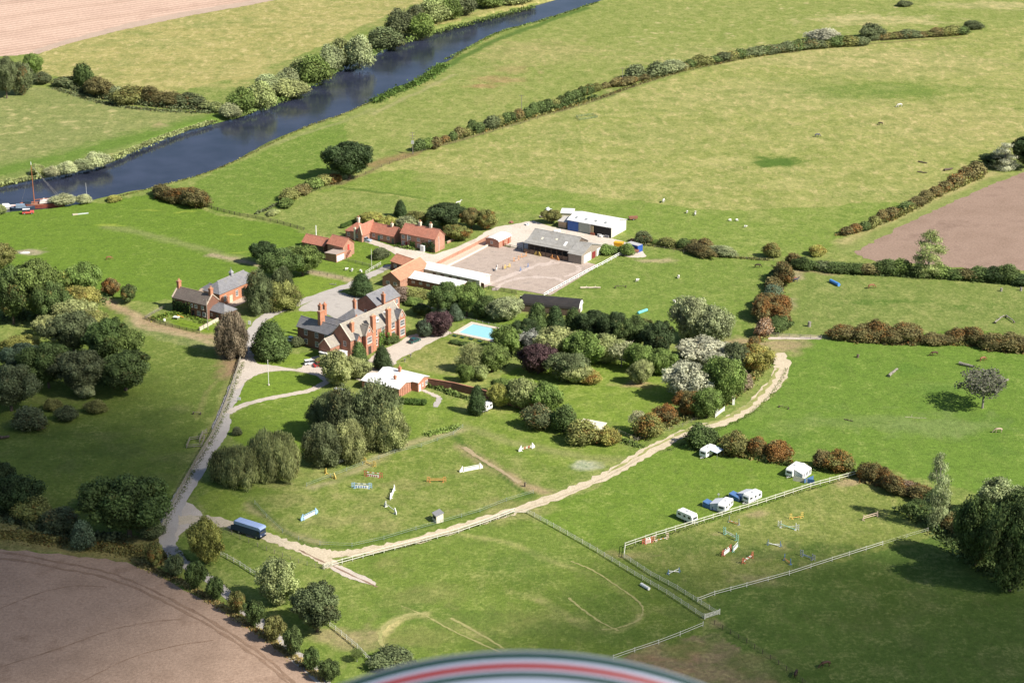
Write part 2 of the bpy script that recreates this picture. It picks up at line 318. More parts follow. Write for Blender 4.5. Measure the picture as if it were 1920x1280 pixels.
# --- wear and growth
SOIL=(.33,.235,.165); SOILD=(.25,.165,.115); STRAW=(.46,.38,.20); LUSH=(.075,.12,.028)
def far_line(pts,w,**k): stroke(pts,w,**k)
for off in (0,9):
    stroke([(720,1190+off*.2),(735,1172),(765,1155),(800,1150)],1.4,STRAW,.6)
stroke([(800,1150),(765,1153),(730,1168),(712,1190),(722,1212),(745,1228)],1.8,STRAW,.65)
stroke([(760,1140),(830,1165),(890,1190),(945,1222)],1.2,STRAW,.4); stroke([(850,1160),(900,1185),(960,1215)],1.0,STRAW,.35)
stroke([(990,1115),(1050,1150),(1100,1175),(1150,1180),(1190,1165),(1205,1150)],1.6,STRAW,.5)
stroke([(1000,1110),(1060,1150),(1130,1175)],.9,STRAW,.3); stroke([(860,1000),(950,1020),(1040,1050),(1140,1090),(1200,1140)],1.4,STRAW,.3)
stroke([(868,838),(890,855),(930,880),(975,905),(1020,925)],2.6,(.31,.235,.15),.7)
stroke([(900,862),(960,895),(1000,915)],1.5,SOIL,.5)
stroke([(845,810),(880,845),(940,890),(1000,935)],1.0,LUSH,.75)
stroke([(875,800),(960,830),(1060,850),(1160,862)],3,(.26,.24,.12),.45)
stroke([(470,945),(520,985),(560,1005),(600,1018)],2.6,(.30,.25,.15),.6)
stroke([(475,940),(520,980),(565,1015),(600,1025),(680,1022),(800,985),(900,955),(1000,925)],1.2,LUSH,.6)
stroke([(590,912),(640,895),(760,838),(860,808)],2.4,(.32,.27,.17),.6)
for r in ((230,585,430,640,2.6),):
    stroke([(195,560),(225,580),(255,592),(300,612),(360,628),(410,636),(440,645)],3.4,SOIL,.85)
    stroke([(258,590),(262,605),(300,620),(370,636),(430,655)],2.0,(.36,.27,.19),.7)
stroke([(425,660),(435,680),(425,700)],5,SOILD,.85); stroke([(420,690),(385,740),(365,780)],1.0,(.22,.2,.09),.5); stroke([(428,700),(405,770),(395,800)],1.0,(.22,.2,.09),.4)
stroke([(430,720),(400,800),(370,860),(330,925)],1.2,(.24,.2,.11),.35)
stroke([(200,425),(280,440),(360,462),(440,482),(480,492)],3.5,(.26,.25,.13),.35); stroke([(400,478),(480,495),(560,505),(640,520),(665,530)],2.6,(.34,.27,.2),.75)
stroke([(560,507),(600,515),(650,525)],2.2,(.36,.28,.2),.6)
blot(45,474,6,3.4,(.33,.27,.22),.8)
for x,y,rx,ry in ((345,398,4,1.2),(443,439,3,.9),(205,422,5,1.2),(458,473,3,1),(280,395,4,1)): blot(x,y,rx,ry,(.27,.31,.06),.55)
blot(1455,648,12,7,SOIL,.85); blot(1400,650,7,9,SOIL,.6); blot(1500,632,12,2.2,(.40,.33,.25),.7); blot(1480,515,6,7,(.33,.26,.19),.7); stroke([(1500,508),(1520,506),(1560,512)],3,SOIL,.5)
blot(1465,570,5,8,(.3,.24,.17),.5); blot(1455,600,5,5,(.3,.24,.17),.5); blot(1230,487,9,2.4,(.36,.28,.2),.7)
blot(1320,1000,3,2,SOIL,.0); blot(1182,1044,5,3.2,(.36,.24,.17),.75); blot(1420,962,4,2.2,(.34,.25,.17),.5); blot(1600,902,5,2.2,(.36,.26,.18),.7)
blot(1224,1040,2,1,SOIL,.7); blot(1338,997,2,1,SOIL,.6); stroke([(1390,1050),(1440,1040),(1480,1020)],3,(.27,.22,.12),.5); blot(1420,1085,7,3,(.27,.23,.13),.5)
blot(1340,1166,3,2,SOIL,.7); stroke([(1180,1055),(1250,1100),(1330,1150)],2.5,LUSH,.45); stroke([(1195,1070),(1320,1145)],1.1,(.22,.22,.1),.5)
for i in range(26):
    x=random.uniform(1180,1480); y=random.uniform(1205,1290); blot(x,y,random.uniform(1.5,4),random.uniform(1,3),random.choice([(.2,.19,.09),(.29,.18,.12),(.33,.2,.14)]),.45)
for i in range(34):
    x=random.uniform(700,1300); y=random.uniform(1010,1230); blot(x,y,random.uniform(4,14),random.uniform(3,9),random.choice([(.12,.165,.035),(.20,.20,.075),(.10,.15,.035)]),.4)
for i in range(30):
    x=random.uniform(1380,1920); y=random.uniform(1020,1280); blot(x,y,random.uniform(3,12),random.uniform(3,10),random.choice([(.075,.12,.03),(.12,.15,.05),(.085,.13,.03)]),.5)
for i in range(24):
    x=random.uniform(1350,1900); y=random.uniform(680,860); blot(x,y,random.uniform(3,14),random.uniform(2,8),random.choice([(.095,.165,.03),(.16,.215,.06),(.10,.17,.035)]),.4)
blot(1640,790,26,6,(.15,.20,.065),.5); blot(1750,800,18,8,(.16,.21,.075),.55)
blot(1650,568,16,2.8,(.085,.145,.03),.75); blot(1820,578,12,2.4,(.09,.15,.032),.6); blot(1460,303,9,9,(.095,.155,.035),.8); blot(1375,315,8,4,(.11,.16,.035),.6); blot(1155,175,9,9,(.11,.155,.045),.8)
blot(1590,170,60,28,(.15,.20,.05),.55,.3); blot(1500,105,90,22,(.33,.29,.15),.4,.95); blot(1400,180,60,30,(.30,.28,.13),.35,.9); blot(1700,120,60,30,(.32,.28,.14),.35,.9); blot(1780,230,50,40,(.29,.26,.11),.4,.85)
blot(1000,100,30,30,(.27,.23,.11),.5,.7); blot(930,150,14,8,(.30,.19,.11),.6); blot(905,162,8,6,(.30,.17,.10),.6); blot(960,130,10,8,(.28,.2,.11),.45)
blot(1640,38,34,14,(.42,.36,.22),.55,.95); blot(1860,10,30,10,(.42,.36,.22),.5,.9)
blot(300,235,4,4,(.42,.30,.2),.9); blot(312,240,4,5,(.42,.3,.22),.8)
for i in range(90):
    x=random.uniform(0,220); y=random.uniform(195,300); blot(x,y,random.uniform(.8,2.4),random.uniform(.7,2),(.42,.36,.2),random.uniform(.3,.7))
for i in range(160):
    x=random.uniform(1180,1700); y=random.uniform(5,95); 
    if y<125-(x-1100)*.1: blot(x,y,random.uniform(.7,1.8),random.uniform(.7,2),(.45,.38,.22),random.uniform(.3,.7))
for i in range(260):
    x=random.uniform(1000,1920); y=random.uniform(80,380)
    if y>330-(x-1000)*.28+(-150 if x<1300 else -60): blot(x,y,random.uniform(2.5,14),random.uniform(1.6,7),random.choice([(.33,.31,.13),(.36,.33,.15),(.30,.29,.11),(.15,.20,.05),(.13,.185,.045)]),.34)
for i in range(60):
    x=random.uniform(780,1900); y=random.uniform(90,400); blot(x,y,random.uniform(5,26),random.uniform(4,18),random.choice([(.15,.2,.05),(.26,.25,.1),(.24,.25,.09),(.17,.21,.06)]),.3)
for i in range(60):
    x=random.uniform(150,900); y=random.uniform(5,170); blot(x,y,random.uniform(6,26),random.uniform(5,14),random.choice([(.36,.29,.13),(.2,.22,.08),(.38,.31,.15),(.27,.24,.1)]),.35)
stroke([(700,185),(760,165),(830,130),(880,100),(940,72),(1100,15)],3.5,(.085,.135,.035),.7); stroke([(290,355),(500,275),(640,228),(700,205)],2.0,(.27,.26,.13),.5)
stroke([(700,215),(780,175),(850,140)],2.2,(.32,.28,.16),.5)
stroke([(0,322),(130,292),(260,258),(400,222)],12,(.11,.18,.035),.65); stroke([(640,350),(720,362),(800,372)],1.4,LUSH,.6); stroke([(640,345),(700,320),(770,290),(1100,192),(1280,132),(1500,95),(1800,70)],2.2,(.2,.15,.09),.55)
stroke([(695,310),(730,300),(765,288)],5,(.24,.17,.09),.7)
stroke([(1580,455),(1640,425),(1720,390),(1800,350),(1860,325)],5,(.38,.31,.17),.6); stroke([(1600,470),(1680,425),(1800,370),(1920,320)],6,(.22,.24,.09),.6)
blot(1190,722,6,3,(.40,.27,.18),.8); stroke([(780,655),(845,625),(935,660)],.8,(.12,.16,.03),.3)
blot(900,760,9,6,(.26,.27,.09),.6); blot(850,720,10,4,(.27,.28,.09),.6); blot(640,765,8,4,(.25,.2,.1),.6); blot(830,690,20,7,(.26,.25,.1),.35)
blot(1100,872,4.5,3.4,(.42,.40,.36),.75); blot(1100,872,2.6,1.9,(.30,.33,.25),.6)
blot(655,1200,9,6,(.27,.22,.13),.55); blot(620,1190,6,4,(.3,.24,.15),.5)
for i in range(30):
    x=random.uniform(470,980); y=random.uniform(860,990); blot(x,y,random.uniform(3,12),random.uniform(1.5,5),random.choice([(.24,.22,.10),(.20,.20,.08),(.12,.165,.035)]),.4)
for i in range(26):
    x=random.uniform(0,350); y=random.uniform(700,950); blot(x,y,random.uniform(3,14),random.uniform(2,7),random.choice([(.10,.135,.035),(.13,.15,.055),(.09,.125,.035)]),.4)
stroke([(0,1010),(80,1020),(200,1035),(290,1050)],4,(.30,.24,.11),.6)
blot(1462,303,11,8,(.075,.13,.028),.9,.05); blot(1440,306,8,6,(.08,.135,.03),.8,.05); blot(1640,170,40,16,(.13,.185,.045),.45,.2)
# --- the river bed
DZ=np.zeros(GX.shape); ins=poly_mask(GX,GY,RPOLY)
db=np.minimum(line_dist(GX,GY,smooth_line(RIV,4),12),line_dist(GX,GY,smooth_line(RIVN,4),12)); sdv=np.where(ins,db,-db)
sdv=sdv+(vnoise(GX,GY,5,9)-.5)*1.4
DZ=WATER+np.clip(-sdv*.42,-1.6,-WATER); DZ[(~ins)&(db>1e8)]=0; DZ[ins&(db>1e8)]=WATER-1.6
bank=np.clip(1-np.abs(DZ-WATER)/1.2,0,1)*(~ins); col[...,:3]=col[...,:3]*(1-bank[...,None]*.6)+np.array((.12,.13,.05))*bank[...,None]*.6
DZ+= (vnoise(GX,GY,37,3)-.5)*.0
h,wd=GX.shape; me=bpy.data.meshes.new('ground')
co=np.stack([GX,GY,DZ],-1).reshape(-1,3).astype(np.float32); idx=np.arange(h*wd).reshape(h,wd)
q=np.stack([idx[:-1,:-1],idx[:-1,1:],idx[1:,1:],idx[1:,:-1]],-1).reshape(-1,4)
me.vertices.add(len(co)); me.vertices.foreach_set('co',co.ravel()); me.loops.add(q.size); me.loops.foreach_set('vertex_index',q.ravel().astype(np.int32))
me.polygons.add(len(q)); me.polygons.foreach_set('loop_start',np.arange(0,q.size,4,dtype=np.int32)); me.polygons.foreach_set('loop_total',np.full(len(q),4,np.int32)); me.update(calc_edges=True)
col[...,0]*=.985; col[...,1]*=1.03; col[...,2]*=.90
ca=me.color_attributes.new('soilcol','FLOAT_COLOR','POINT'); ca.data.foreach_set('color',col.reshape(-1,4).astype(np.float32).ravel())
def grass_mat():
    m,nt,b=base_mat('meadow_grass'); v=objco(nt); a=N(nt,'ShaderNodeAttribute',attribute_name='soilcol')
    c=a.outputs['Color']; dry=a.outputs['Alpha']
    n1=noise(nt,v,.028,4,.6); n2=noise(nt,v,.19,5,.65); n3=noise(nt,v,.9,4,.7); n4=noise(nt,v,3.2,2,.7)
    d=mth(nt,'ADD',mth(nt,'ADD',mth(nt,'MULTIPLY',n1,.30),mth(nt,'MULTIPLY',n2,.45)),mth(nt,'MULTIPLY',n3,.45))
    d=mth(nt,'MULTIPLY',mth(nt,'SUBTRACT',mth(nt,'ADD',d,mth(nt,'MULTIPLY',dry,.40)),.72),5.0,True)
    c=mixc(nt,mth(nt,'MULTIPLY',d,.50),c,(.36,.33,.14))
    lush=ramp(nt,noise(nt,v,.33,5,.7),[(.50,(0,0,0)),(.62,(1,1,1))]); c=mixc(nt,mth(nt,'MULTIPLY',lush,.36),c,(.07,.12,.025))
    mp=N(nt,'ShaderNodeMapping'); mp.inputs['Rotation'].default_value=(0,0,.5); mp.inputs['Scale'].default_value=(1,.45,1); nt.links.new(v,mp.inputs[0])
    n5=noise(nt,mp.outputs[0],.26,6,.78); st=mth(nt,'MULTIPLY',ramp(nt,n5,[(.50,(0,0,0)),(.64,(1,1,1))]),mth(nt,'MULTIPLY',mth(nt,'POWER',dry,2.0),1.6,True)); c=mixc(nt,st,c,(.47,.39,.19))
    n6=noise(nt,v,.075,5,.7); c=mixc(nt,mth(nt,'MULTIPLY',ramp(nt,n6,[(.48,(0,0,0)),(.62,(1,1,1))]),mth(nt,'MULTIPLY',dry,.6)),c,(.125,.175,.04))
    mo=ramp(nt,n3,[(.25,(.70,.71,.70)),(.75,(1.26,1.25,1.22))]); c=mixc(nt,1.0,c,mo,'MULTIPLY')
    mo=ramp(nt,n2,[(.25,(.86,.87,.86)),(.75,(1.14,1.13,1.12))]); c=mixc(nt,1.0,c,mo,'MULTIPLY')
    mo=ramp(nt,n4,[(.25,(.84,.84,.84)),(.75,(1.14,1.14,1.14))]); c=mixc(nt,1.0,c,mo,'MULTIPLY')
    nt.links.new(c,b.inputs['Base Color']); b.inputs['Roughness'].default_value=.95; b.inputs['Specular IOR Level'].default_value=.05
    hh=mth(nt,'ADD',n3,mth(nt,'MULTIPLY',n4,.5)); bump(nt,b,hh,.55,.5); return m
GRASS=grass_mat(); tag(link('ground',me,GRASS),kind='structure')
# --- water
def water_mat():
    m,nt,b=base_mat('river_water'); v=objco(nt); b.inputs['Base Color'].default_value=(.018,.024,.05,1); b.inputs['Roughness'].default_value=.12; b.inputs['IOR'].default_value=1.33; b.inputs['Specular IOR Level'].default_value=.5
    n=noise(nt,v,.9,4,.6); n2=noise(nt,v,.06,3,.6); c=ramp(nt,n2,[(.35,(.018,.023,.040)),(.65,(.034,.040,.068))]); nt.links.new(c,b.inputs['Base Color'])
    bump(nt,b,n,.25,.12); return m
def tess(name,P,mat,z,kind='structure',label=None,parent=None):
    v3=[Vector((p[0],p[1],0)) for p in P]; tr=geometry.tessellate_polygon([v3]); o=mk(name,[(p[0],p[1],z) for p in P],[tuple(t) for t in tr],mat,parent)
    bm=bmesh.new(); bm.from_mesh(o.data); bmesh.ops.recalc_face_normals(bm,faces=bm.faces)
    if sum(f.normal.z for f in bm.faces)<0: bmesh.ops.reverse_faces(bm,faces=bm.faces)
    bm.to_mesh(o.data); bm.free(); return tag(o,kind=kind,label=label)
WP=[]
for p,s in ((smooth_line([at(x,y-3,WATER).xy for x,y in FAR_BANK],4),1),): WP+=[v+Vector((-1.5,3)) for v in p]
WP+=[v+Vector((1.5,-3)) for v in smooth_line(RIVN,4)[::-1]]
tess('river',WP,water_mat(),WATER)
def sheet(name,pts,mat,z,sm=True,jit=.35,label=None):
    P=W2(pts); P=smooth_line(P,5,True) if sm else P; out=[]
    for i,p in enumerate(P):
        q_=P[(i+1)%len(P)]; L=(q_-p).length; k=max(1,min(60,int(L/2.0)))
        for j in range(k):
            r=p.lerp(q_,j/k); out.append(r+Vector((random.uniform(-jit,jit),random.uniform(-jit,jit))))
    return tess(name,out,mat,z,label=label)
def strip(name,pts,width,mat,z,jit=.25,label=None,parent=None):
    P=W2([p[:2] for p in pts]); wv=[p[2] if len(p)>2 else width for p in pts]; S=smooth_line(P,8); n=len(S); L=[];R=[]
    for i,p in enumerate(S):
        t=(S[min(i+1,n-1)]-S[max(i-1,0)]).normalized(); nn=Vector((-t.y,t.x)); k=i/8; a=int(min(k,len(wv)-1)); ww=wv[a]+(wv[min(a+1,len(wv)-1)]-wv[a])*(k-a)
        L.append(p+nn*(ww/2+random.uniform(-jit,jit))); R.append(p-nn*(ww/2+random.uniform(-jit,jit)))
    vs=[(p.x,p.y,z) for p in L+R]; fs=[(n+i,n+i+1,i+1,i) for i in range(n-1)]
    return tag(mk(name,vs,fs,mat,parent),kind='structure',label=label)
ASPH=soil_mat('lane_asphalt',(.36,.33,.305),(.41,.38,.35),(.31,.285,.265),1.5,grit=4,bstr=.1)
GRAV=soil_mat('pale_gravel',(.44,.385,.325),(.51,.45,.385),(.38,.325,.27),1.2,grit=3)
STONE=soil_mat('stone_track_surface',(.45,.385,.27),(.54,.46,.34),(.34,.30,.18),2.5,grit=2)
CONC=soil_mat('farmyard_concrete',(.50,.44,.37),(.57,.51,.44),(.42,.35,.28),1.0,grit=1.5,bstr=.1)
SAND=soil_mat('arena_sand',(.33,.27,.23),(.41,.335,.285),(.26,.225,.20),2.2,grit=2.5,bstr=.2)
PLOW1=soil_mat('harrowed_soil_far',(.46,.325,.255),(.52,.375,.295),(.42,.29,.225),.35,rows=5,rowdir=rad(-38),grit=.7)
PLOW2=soil_mat('harrowed_soil_right',(.235,.165,.125),(.28,.20,.155),(.19,.13,.10),.5,grit=1.2)
STUB=soil_mat('stubble_soil',(.27,.19,.14),(.33,.235,.175),(.23,.155,.11),.9,grit=1.3,bstr=.5)
sheet('harvested_field',[(-500,120),(-100,118),(0,106),(70,101),(130,82),(240,52),(360,27),(480,6),(640,-30),(900,-110),(-500,-130)],PLOW1,.02,sm=False,jit=1.0)
sheet('field_margin',[(120,84),(240,54),(360,29),(480,8),(640,-28),(640,-34),(480,0),(360,20),(240,44),(125,75),(60,95),(70,102)],soil_mat('trodden_margin',(.38,.29,.23),(.43,.33,.26),(.34,.25,.2),1,grit=1.5),.045,sm=False,jit=.6)
sheet('ploughed_field',[(1600,474),(1680,430),(1760,390),(1850,350),(1935,318),(2300,240),(2500,560),(1935,508),(1800,502),(1720,495),(1640,492)],PLOW2,.03,sm=False,jit=.9)
sheet('stubble_field',[(-500,1010),(-100,1030),(0,1031),(90,1036),(180,1046),(250,1058),(300,1080),(345,1105),(400,1132),(450,1165),(500,1200),(545,1232),(600,1275),(660,1330),(700,1420),(-500,1420)],STUB,.03,sm=False,jit=.8)
RUT=soil_mat('wheel_rut_soil',(.20,.135,.095),(.25,.17,.12),(.17,.11,.08),2,grit=2)
for off in (0,11):
    strip('wheel_rut',[(-60,1030+off),(40,1040+off),(100,1052+off),(200,1072+off),(290,1108+off),(380,1155+off),(460,1205+off),(520,1250+off),(570,1300+off)],.8,RUT,.06,.3)
for a in ([(0,1140),(80,1110),(140,1098),(200,1100)],[(0,1250),(120,1212),(210,1180),(290,1165),(340,1160)],[(130,1290),(240,1235),(330,1210),(400,1200)]): 
    strip('wheel_rut',a,.35,RUT,.055,.2)
LANE=[(640,1330,3.2),(600,1272),(552,1226),(500,1180),(440,1125),(385,1080),(346,1056),(322,1032,3.8),(313,1005,4.4),(320,972,5),(338,935,4.2),(372,880,3.7),(402,820,3.7),(425,765,4.0),(446,715,4.4),(460,680,5),(467,645,4),(478,615,3.6),(505,590,4),(560,568,4.2),(620,547,3.8),(662,532,3.8),(700,513,3.6),(735,497,3.4)]
strip('lane',LANE,3.4,ASPH,.04,.4)
sheet('lane_passing_place',[(418,790),(432,785),(430,800),(425,815),(412,835),(402,845),(398,830)],ASPH,.032,jit=.3)
sheet('lane_verge_bulge',[(300,1010),(312,970),(345,940),(380,966),(340,1000),(330,1015)],GRAV,.03,jit=.3)
sheet('forecourt',[(446,690),(462,664),(472,664),(482,681),(520,686),(556,692),(572,681),(585,670),(610,668),(640,680),(650,705),(612,715),(590,704),(545,695),(505,697),(475,706),(455,722),(440,730)],GRAV,.05)
strip('loop_path',[(428,775),(450,762),(490,750),(540,740),(580,732),(612,716),(640,700)],2.4,GRAV,.055)
sheet('rear_yard',[(590,562),(630,548),(655,553),(680,560),(690,590),(640,600),(600,585),(560,582)],ASPH,.05)
strip('farm_drive',[(684,449),(705,456),(728,464),(752,476),(775,486),(800,482)],3.8,GRAV,.05)
sheet('cottage_yard',[(738,470),(750,459),(780,467),(812,477),(830,472),(870,458),(905,440),(925,433),(930,445),(890,462),(850,478),(830,495),(815,506),(795,500),(765,492),(750,482)],CONC,.06)
sheet('farmyard',[(905,440),(930,426),(960,421),(1000,415),(1030,424),(1070,432),(1130,444),(1165,452),(1205,472),(1210,482),(1180,482),(1150,476),(1120,470),(1080,480),(980,468),(935,455),(915,455)],CONC,.045)
strip('wall_side_path',[(805,508),(840,492),(880,472),(925,450)],4.5,soil_mat('pink_hardcore',(.55,.40,.31),(.6,.45,.36),(.48,.34,.26),2,grit=2),.075)
sheet('riding_arena',[(812,512),(868,486),(922,458),(960,464),(1030,478),(1090,489),(1124,498),(1080,525),(1032,554),(985,546),(930,538),(880,528),(840,520)],SAND,.10,sm=False,jit=.1)
RING=soil_mat('raked_sand',(.45,.375,.33),(.50,.42,.37),(.40,.33,.295),2,grit=2)
strip('raked_track',[(925,545),(950,528),(990,520),(1040,522),(1062,530)],1.6,RING,.115,.6); strip('raked_track',[(900,540),(960,515),(1000,500),(1040,490)],2.0,RING,.112,.7)
strip('raked_track',[(1015,500),(1050,493),(1080,498),(1085,508),(1060,520)],1.2,RING,.118,.6)
sheet('manor_forecourt',[(694,672),(712,658),(745,643),(765,631),(782,626),(790,632),(812,628),(838,621),(846,625),(812,640),(780,658),(750,673),(738,686),(715,700),(690,702),(682,690)],GRAV,.05)
strip('bungalow_path',[(792,731),(806,737),(824,745)],1.5,GRAV,.06); strip('bungalow_path',[(824,745),(821,753),(816,763)],1.6,ASPH,.065); strip('garden_path',[(752,556),(790,570),(812,578)],1.2,GRAV,.05); strip('garden_path',[(660,706),(680,714)],1.2,GRAV,.05)
strip('stone_track',[(1452,662,6),(1468,688,5),(1452,718,4.2),(1412,757,3.8),(1362,789,3.8),(1300,806,3.8),(1250,828,4.2),(1200,856,4.2),(1140,889),(1070,920),(1000,946),(930,968),(860,990),(780,1012),(705,1029),(640,1038),(590,1034),(540,1019),(490,1004),(430,984),(385,972),(335,975,6)],3.7,STONE,.06,.7)
MID=soil_mat('grassy_track_middle',(.20,.23,.07),(.3,.3,.12),(.24,.25,.1),3,grit=1.5)
strip('track_middle_grass',[(1458,690,.8),(1440,722,1.5),(1404,758,1.6),(1356,786,1.6),(1300,802,1.3),(1250,824,.5),(1200,852,.7),(1140,887,.3)],1.3,MID,.075,.55); strip('track_middle_grass',[(700,1034,.2),(800,1010,.5),(880,986,.5),(960,962,.2)],1,MID,.075,.15)
strip('gateway_track',[(560,1025),(600,1044),(625,1062)],4,STONE,.05,.3); sheet('gateway_slab',[(616,1063),(640,1060),(670,1074),(700,1088),(704,1098),(680,1092),(650,1082)],GRAV,.06,jit=.3)
strip('wheel_mark',[(560,1030),(610,1055),(690,1092),(708,1100)],.5,RUT,.07,.2)
strip('wheel_mark',[(640,1041),(700,1032),(780,1015),(860,993),(930,971),(1000,949),(1070,923),(1140,892),(1200,859)],.45,soil_mat('track_wheel_line',(.36,.30,.2),(.42,.36,.26),(.28,.25,.15),3,grit=1),.078,.22)
strip('cross_path',[(1440,634),(1480,634),(1540,634)],2,GRAV,.05,.3)

WZ=[.030]
WORN=soil_mat('dry_trodden_grass',(.25,.26,.095),(.32,.30,.125),(.18,.22,.065),4,grit=1.2,bstr=.2)
for pts,w_ in (([(800,1149),(765,1153),(730,1168),(712,1190),(720,1212),(748,1230)],1.3),([(752,1135),(800,1155),(845,1180),(900,1205),(950,1228)],.5),([(845,1158),(890,1182),(945,1215)],.7),([(1066,1120),(1090,1140),(1125,1165),(1160,1182)],.8),([(1070,1052),(1110,1068),(1160,1100),(1195,1125),(1206,1145),(1195,1163),(1160,1176),(1128,1180)],.6),([(870,838),(895,856),(935,880),(975,905)],1.5)): WZ[0]+=.004; strip('worn_track',[(x,y,w_*random.uniform(.5,1.1)) for x,y in pts],w_,WORN if w_<1.5 else soil_mat('worn_earth',(.30,.24,.14),(.35,.28,.17),(.24,.22,.1),3,grit=1.2),WZ[0],.16 if w_<1 else .3)
# ================================================================ BUILDINGS
def rect(p0,p1,z=0):
    a=at(*p0,z); b=at(*p1,z); d=b-a; return Vector((a.x,a.y,0)),math.atan2(d.y,d.x),d.length
def block(par,x0,y0,x1,y1,ze,rise,axis='x',kind='gable',wm=BRICK,rm=SLATE,over=.3,z0=0,cope=None,walls=True):
    """one range of a building, local metres; ridge along axis. Adds 'wall' and 'roof' (and copings)"""
    T=.14
    if axis=='y':       # swap roles
        sw=lambda p:(p[1],p[0])+tuple(p[2:])
        X0,X1,Y0,Y1=y0,y1,x0,x1
    else: sw=lambda p:tuple(p); X0,X1,Y0,Y1=x0,x1,y0,y1
    ym=(Y0+Y1)/2; wb=MB(); g=ze-.02
    if walls:
        if kind in('gable','barrel'):
            if kind=='gable': out=[(Y0,z0),(Y1,z0),(Y1,g),(ym,g+rise-.06),(Y0,g)]
            else: out=[(Y0,z0),(Y1,z0)]+[(ym+(Y1-Y0)/2*math.cos(math.pi*k/10),g+rise*math.sin(math.pi*k/10)-.03) for k in range(11)]
            n=len(out); vs=[sw((X0,)+p) for p in out]+[sw((X1,)+p) for p in out]
            wb.add(vs,[tuple(range(n)),tuple(range(2*n-1,n-1,-1))]+[(i,n+i,n+(i+1)%n,(i+1)%n) for i in range(n)])
        elif kind=='mono':
            out=[(Y0,z0),(Y1,z0),(Y1,g+rise),(Y0,g)]; vs=[sw((X0,)+p) for p in out]+[sw((X1,)+p) for p in out]
            wb.add(vs,[(0,1,2,3),(7,6,5,4)]+[(i,4+i,4+(i+1)%4,(i+1)%4) for i in range(4)])
        else:
            a=sw((X0,Y0)); b=sw((X1,Y1)); wb.box(min(a[0],b[0]),min(a[1],b[1]),z0,max(a[0],b[0]),max(a[1],b[1]),g)
        wb.put('wall',wm,par)
    rb=MB(); o=over; sl=rise/((Y1-Y0)/2) if kind!='mono' else rise/(Y1-Y0)
    if kind=='gable':
        e=o if not cope else -.05
        for s in (-1,1):
            ye=ym+s*((Y1-Y0)/2+o); zz=ze-sl*o
            rb.slab([sw(p) for p in ((X0-e,ye,zz+T),(X1+e,ye,zz+T),(X1+e,ym,ze+rise+T),(X0-e,ym,ze+rise+T))],T)
    elif kind=='hip':
        hl=(Y1-Y0)/2; zz=ze-sl*o; A=(X0-o,Y0-o,zz+T);B=(X1+o,Y0-o,zz+T);C_=(X1+o,Y1+o,zz+T);D=(X0-o,Y1+o,zz+T)
        k=min(hl*.95,(X1-X0)/2-.05); R0=(X0+k,ym,ze+rise+T); R1=(X1-k,ym,ze+rise+T)
        for pl in ((A,B,R1,R0),(C_,D,R0,R1),(B,C_,R1),(D,A,R0)): rb.slab([sw(p) for p in pl],T)
    elif kind=='mono':
        rb.slab([sw(p) for p in ((X0-o,Y0-o,ze-sl*o+T),(X1+o,Y0-o,ze-sl*o+T),(X1+o,Y1+o,ze+rise+sl*o+T),(X0-o,Y1+o,ze+rise+sl*o+T))],T)
    elif kind=='barrel':
        for k in range(10):
            p=[(ym+((Y1-Y0)/2+.15)*math.cos(math.pi*j/10),ze+rise*math.sin(math.pi*j/10)+.08) for j in (k,k+1)]
            rb.slab([sw(q_) for q_ in ((X0-o,p[0][0],p[0][1]),(X1+o,p[0][0],p[0][1]),(X1+o,p[1][0],p[1][1]),(X0-o,p[1][0],p[1][1]))],.08)
    elif kind=='flat': rb.box(*( sw((X0-o,Y0-o))+(ze,)+sw((X1+o,Y1+o))+(ze+T,) ))
    rb.put('roof',rm,par)
    if kind in('gable','hip') and rm is not WSHEET:
        k=0 if kind=='gable' else min((Y1-Y0)/2*.95,(X1-X0)/2-.05); e=(o if not cope else 0)
        q0=sw((X0-e+k,ym,ze+rise+T+.02)); q1=sw((X1+e-k,ym,ze+rise+T+.02)); MB().bar(q0,q1,.12,6).put('ridge_tile',RIDGE.get(rm.name,CREAM),par)
    if cope:
        for xx in ([X0] if 'a' in cope else [])+([X1] if 'b' in cope else []):
            for s in (-1,1):
                ye=ym+s*((Y1-Y0)/2+o*.6); p=(xx-.2,ye,ze-sl*o*.6+T+.22),(xx+.2,ye,ze-sl*o*.6+T+.22),(xx+.2,ym,ze+rise+T+.22),(xx-.2,ym,ze+rise+T+.22)
                MB().slab([sw(q_) for q_ in p],.34).put('coping',COPE,par)
COPE=flat('coping_stone',(.55,.45,.36),.85,.15,1.5)
RIDGE={'slate_roof':flat('slate_ridge',(.27,.26,.26)),'stone_tile_roof':flat('stone_ridge',(.42,.37,.30)),'brown_tile_roof':flat('tile_ridge',(.36,.27,.2)),'pantile_roof':flat('pantile_ridge',(.50,.24,.18)),'orange_pantile_roof':flat('orange_ridge',(.70,.40,.26)),'grey_fibre_roof':flat('fibre_ridge',(.4,.39,.36))}
WC={}
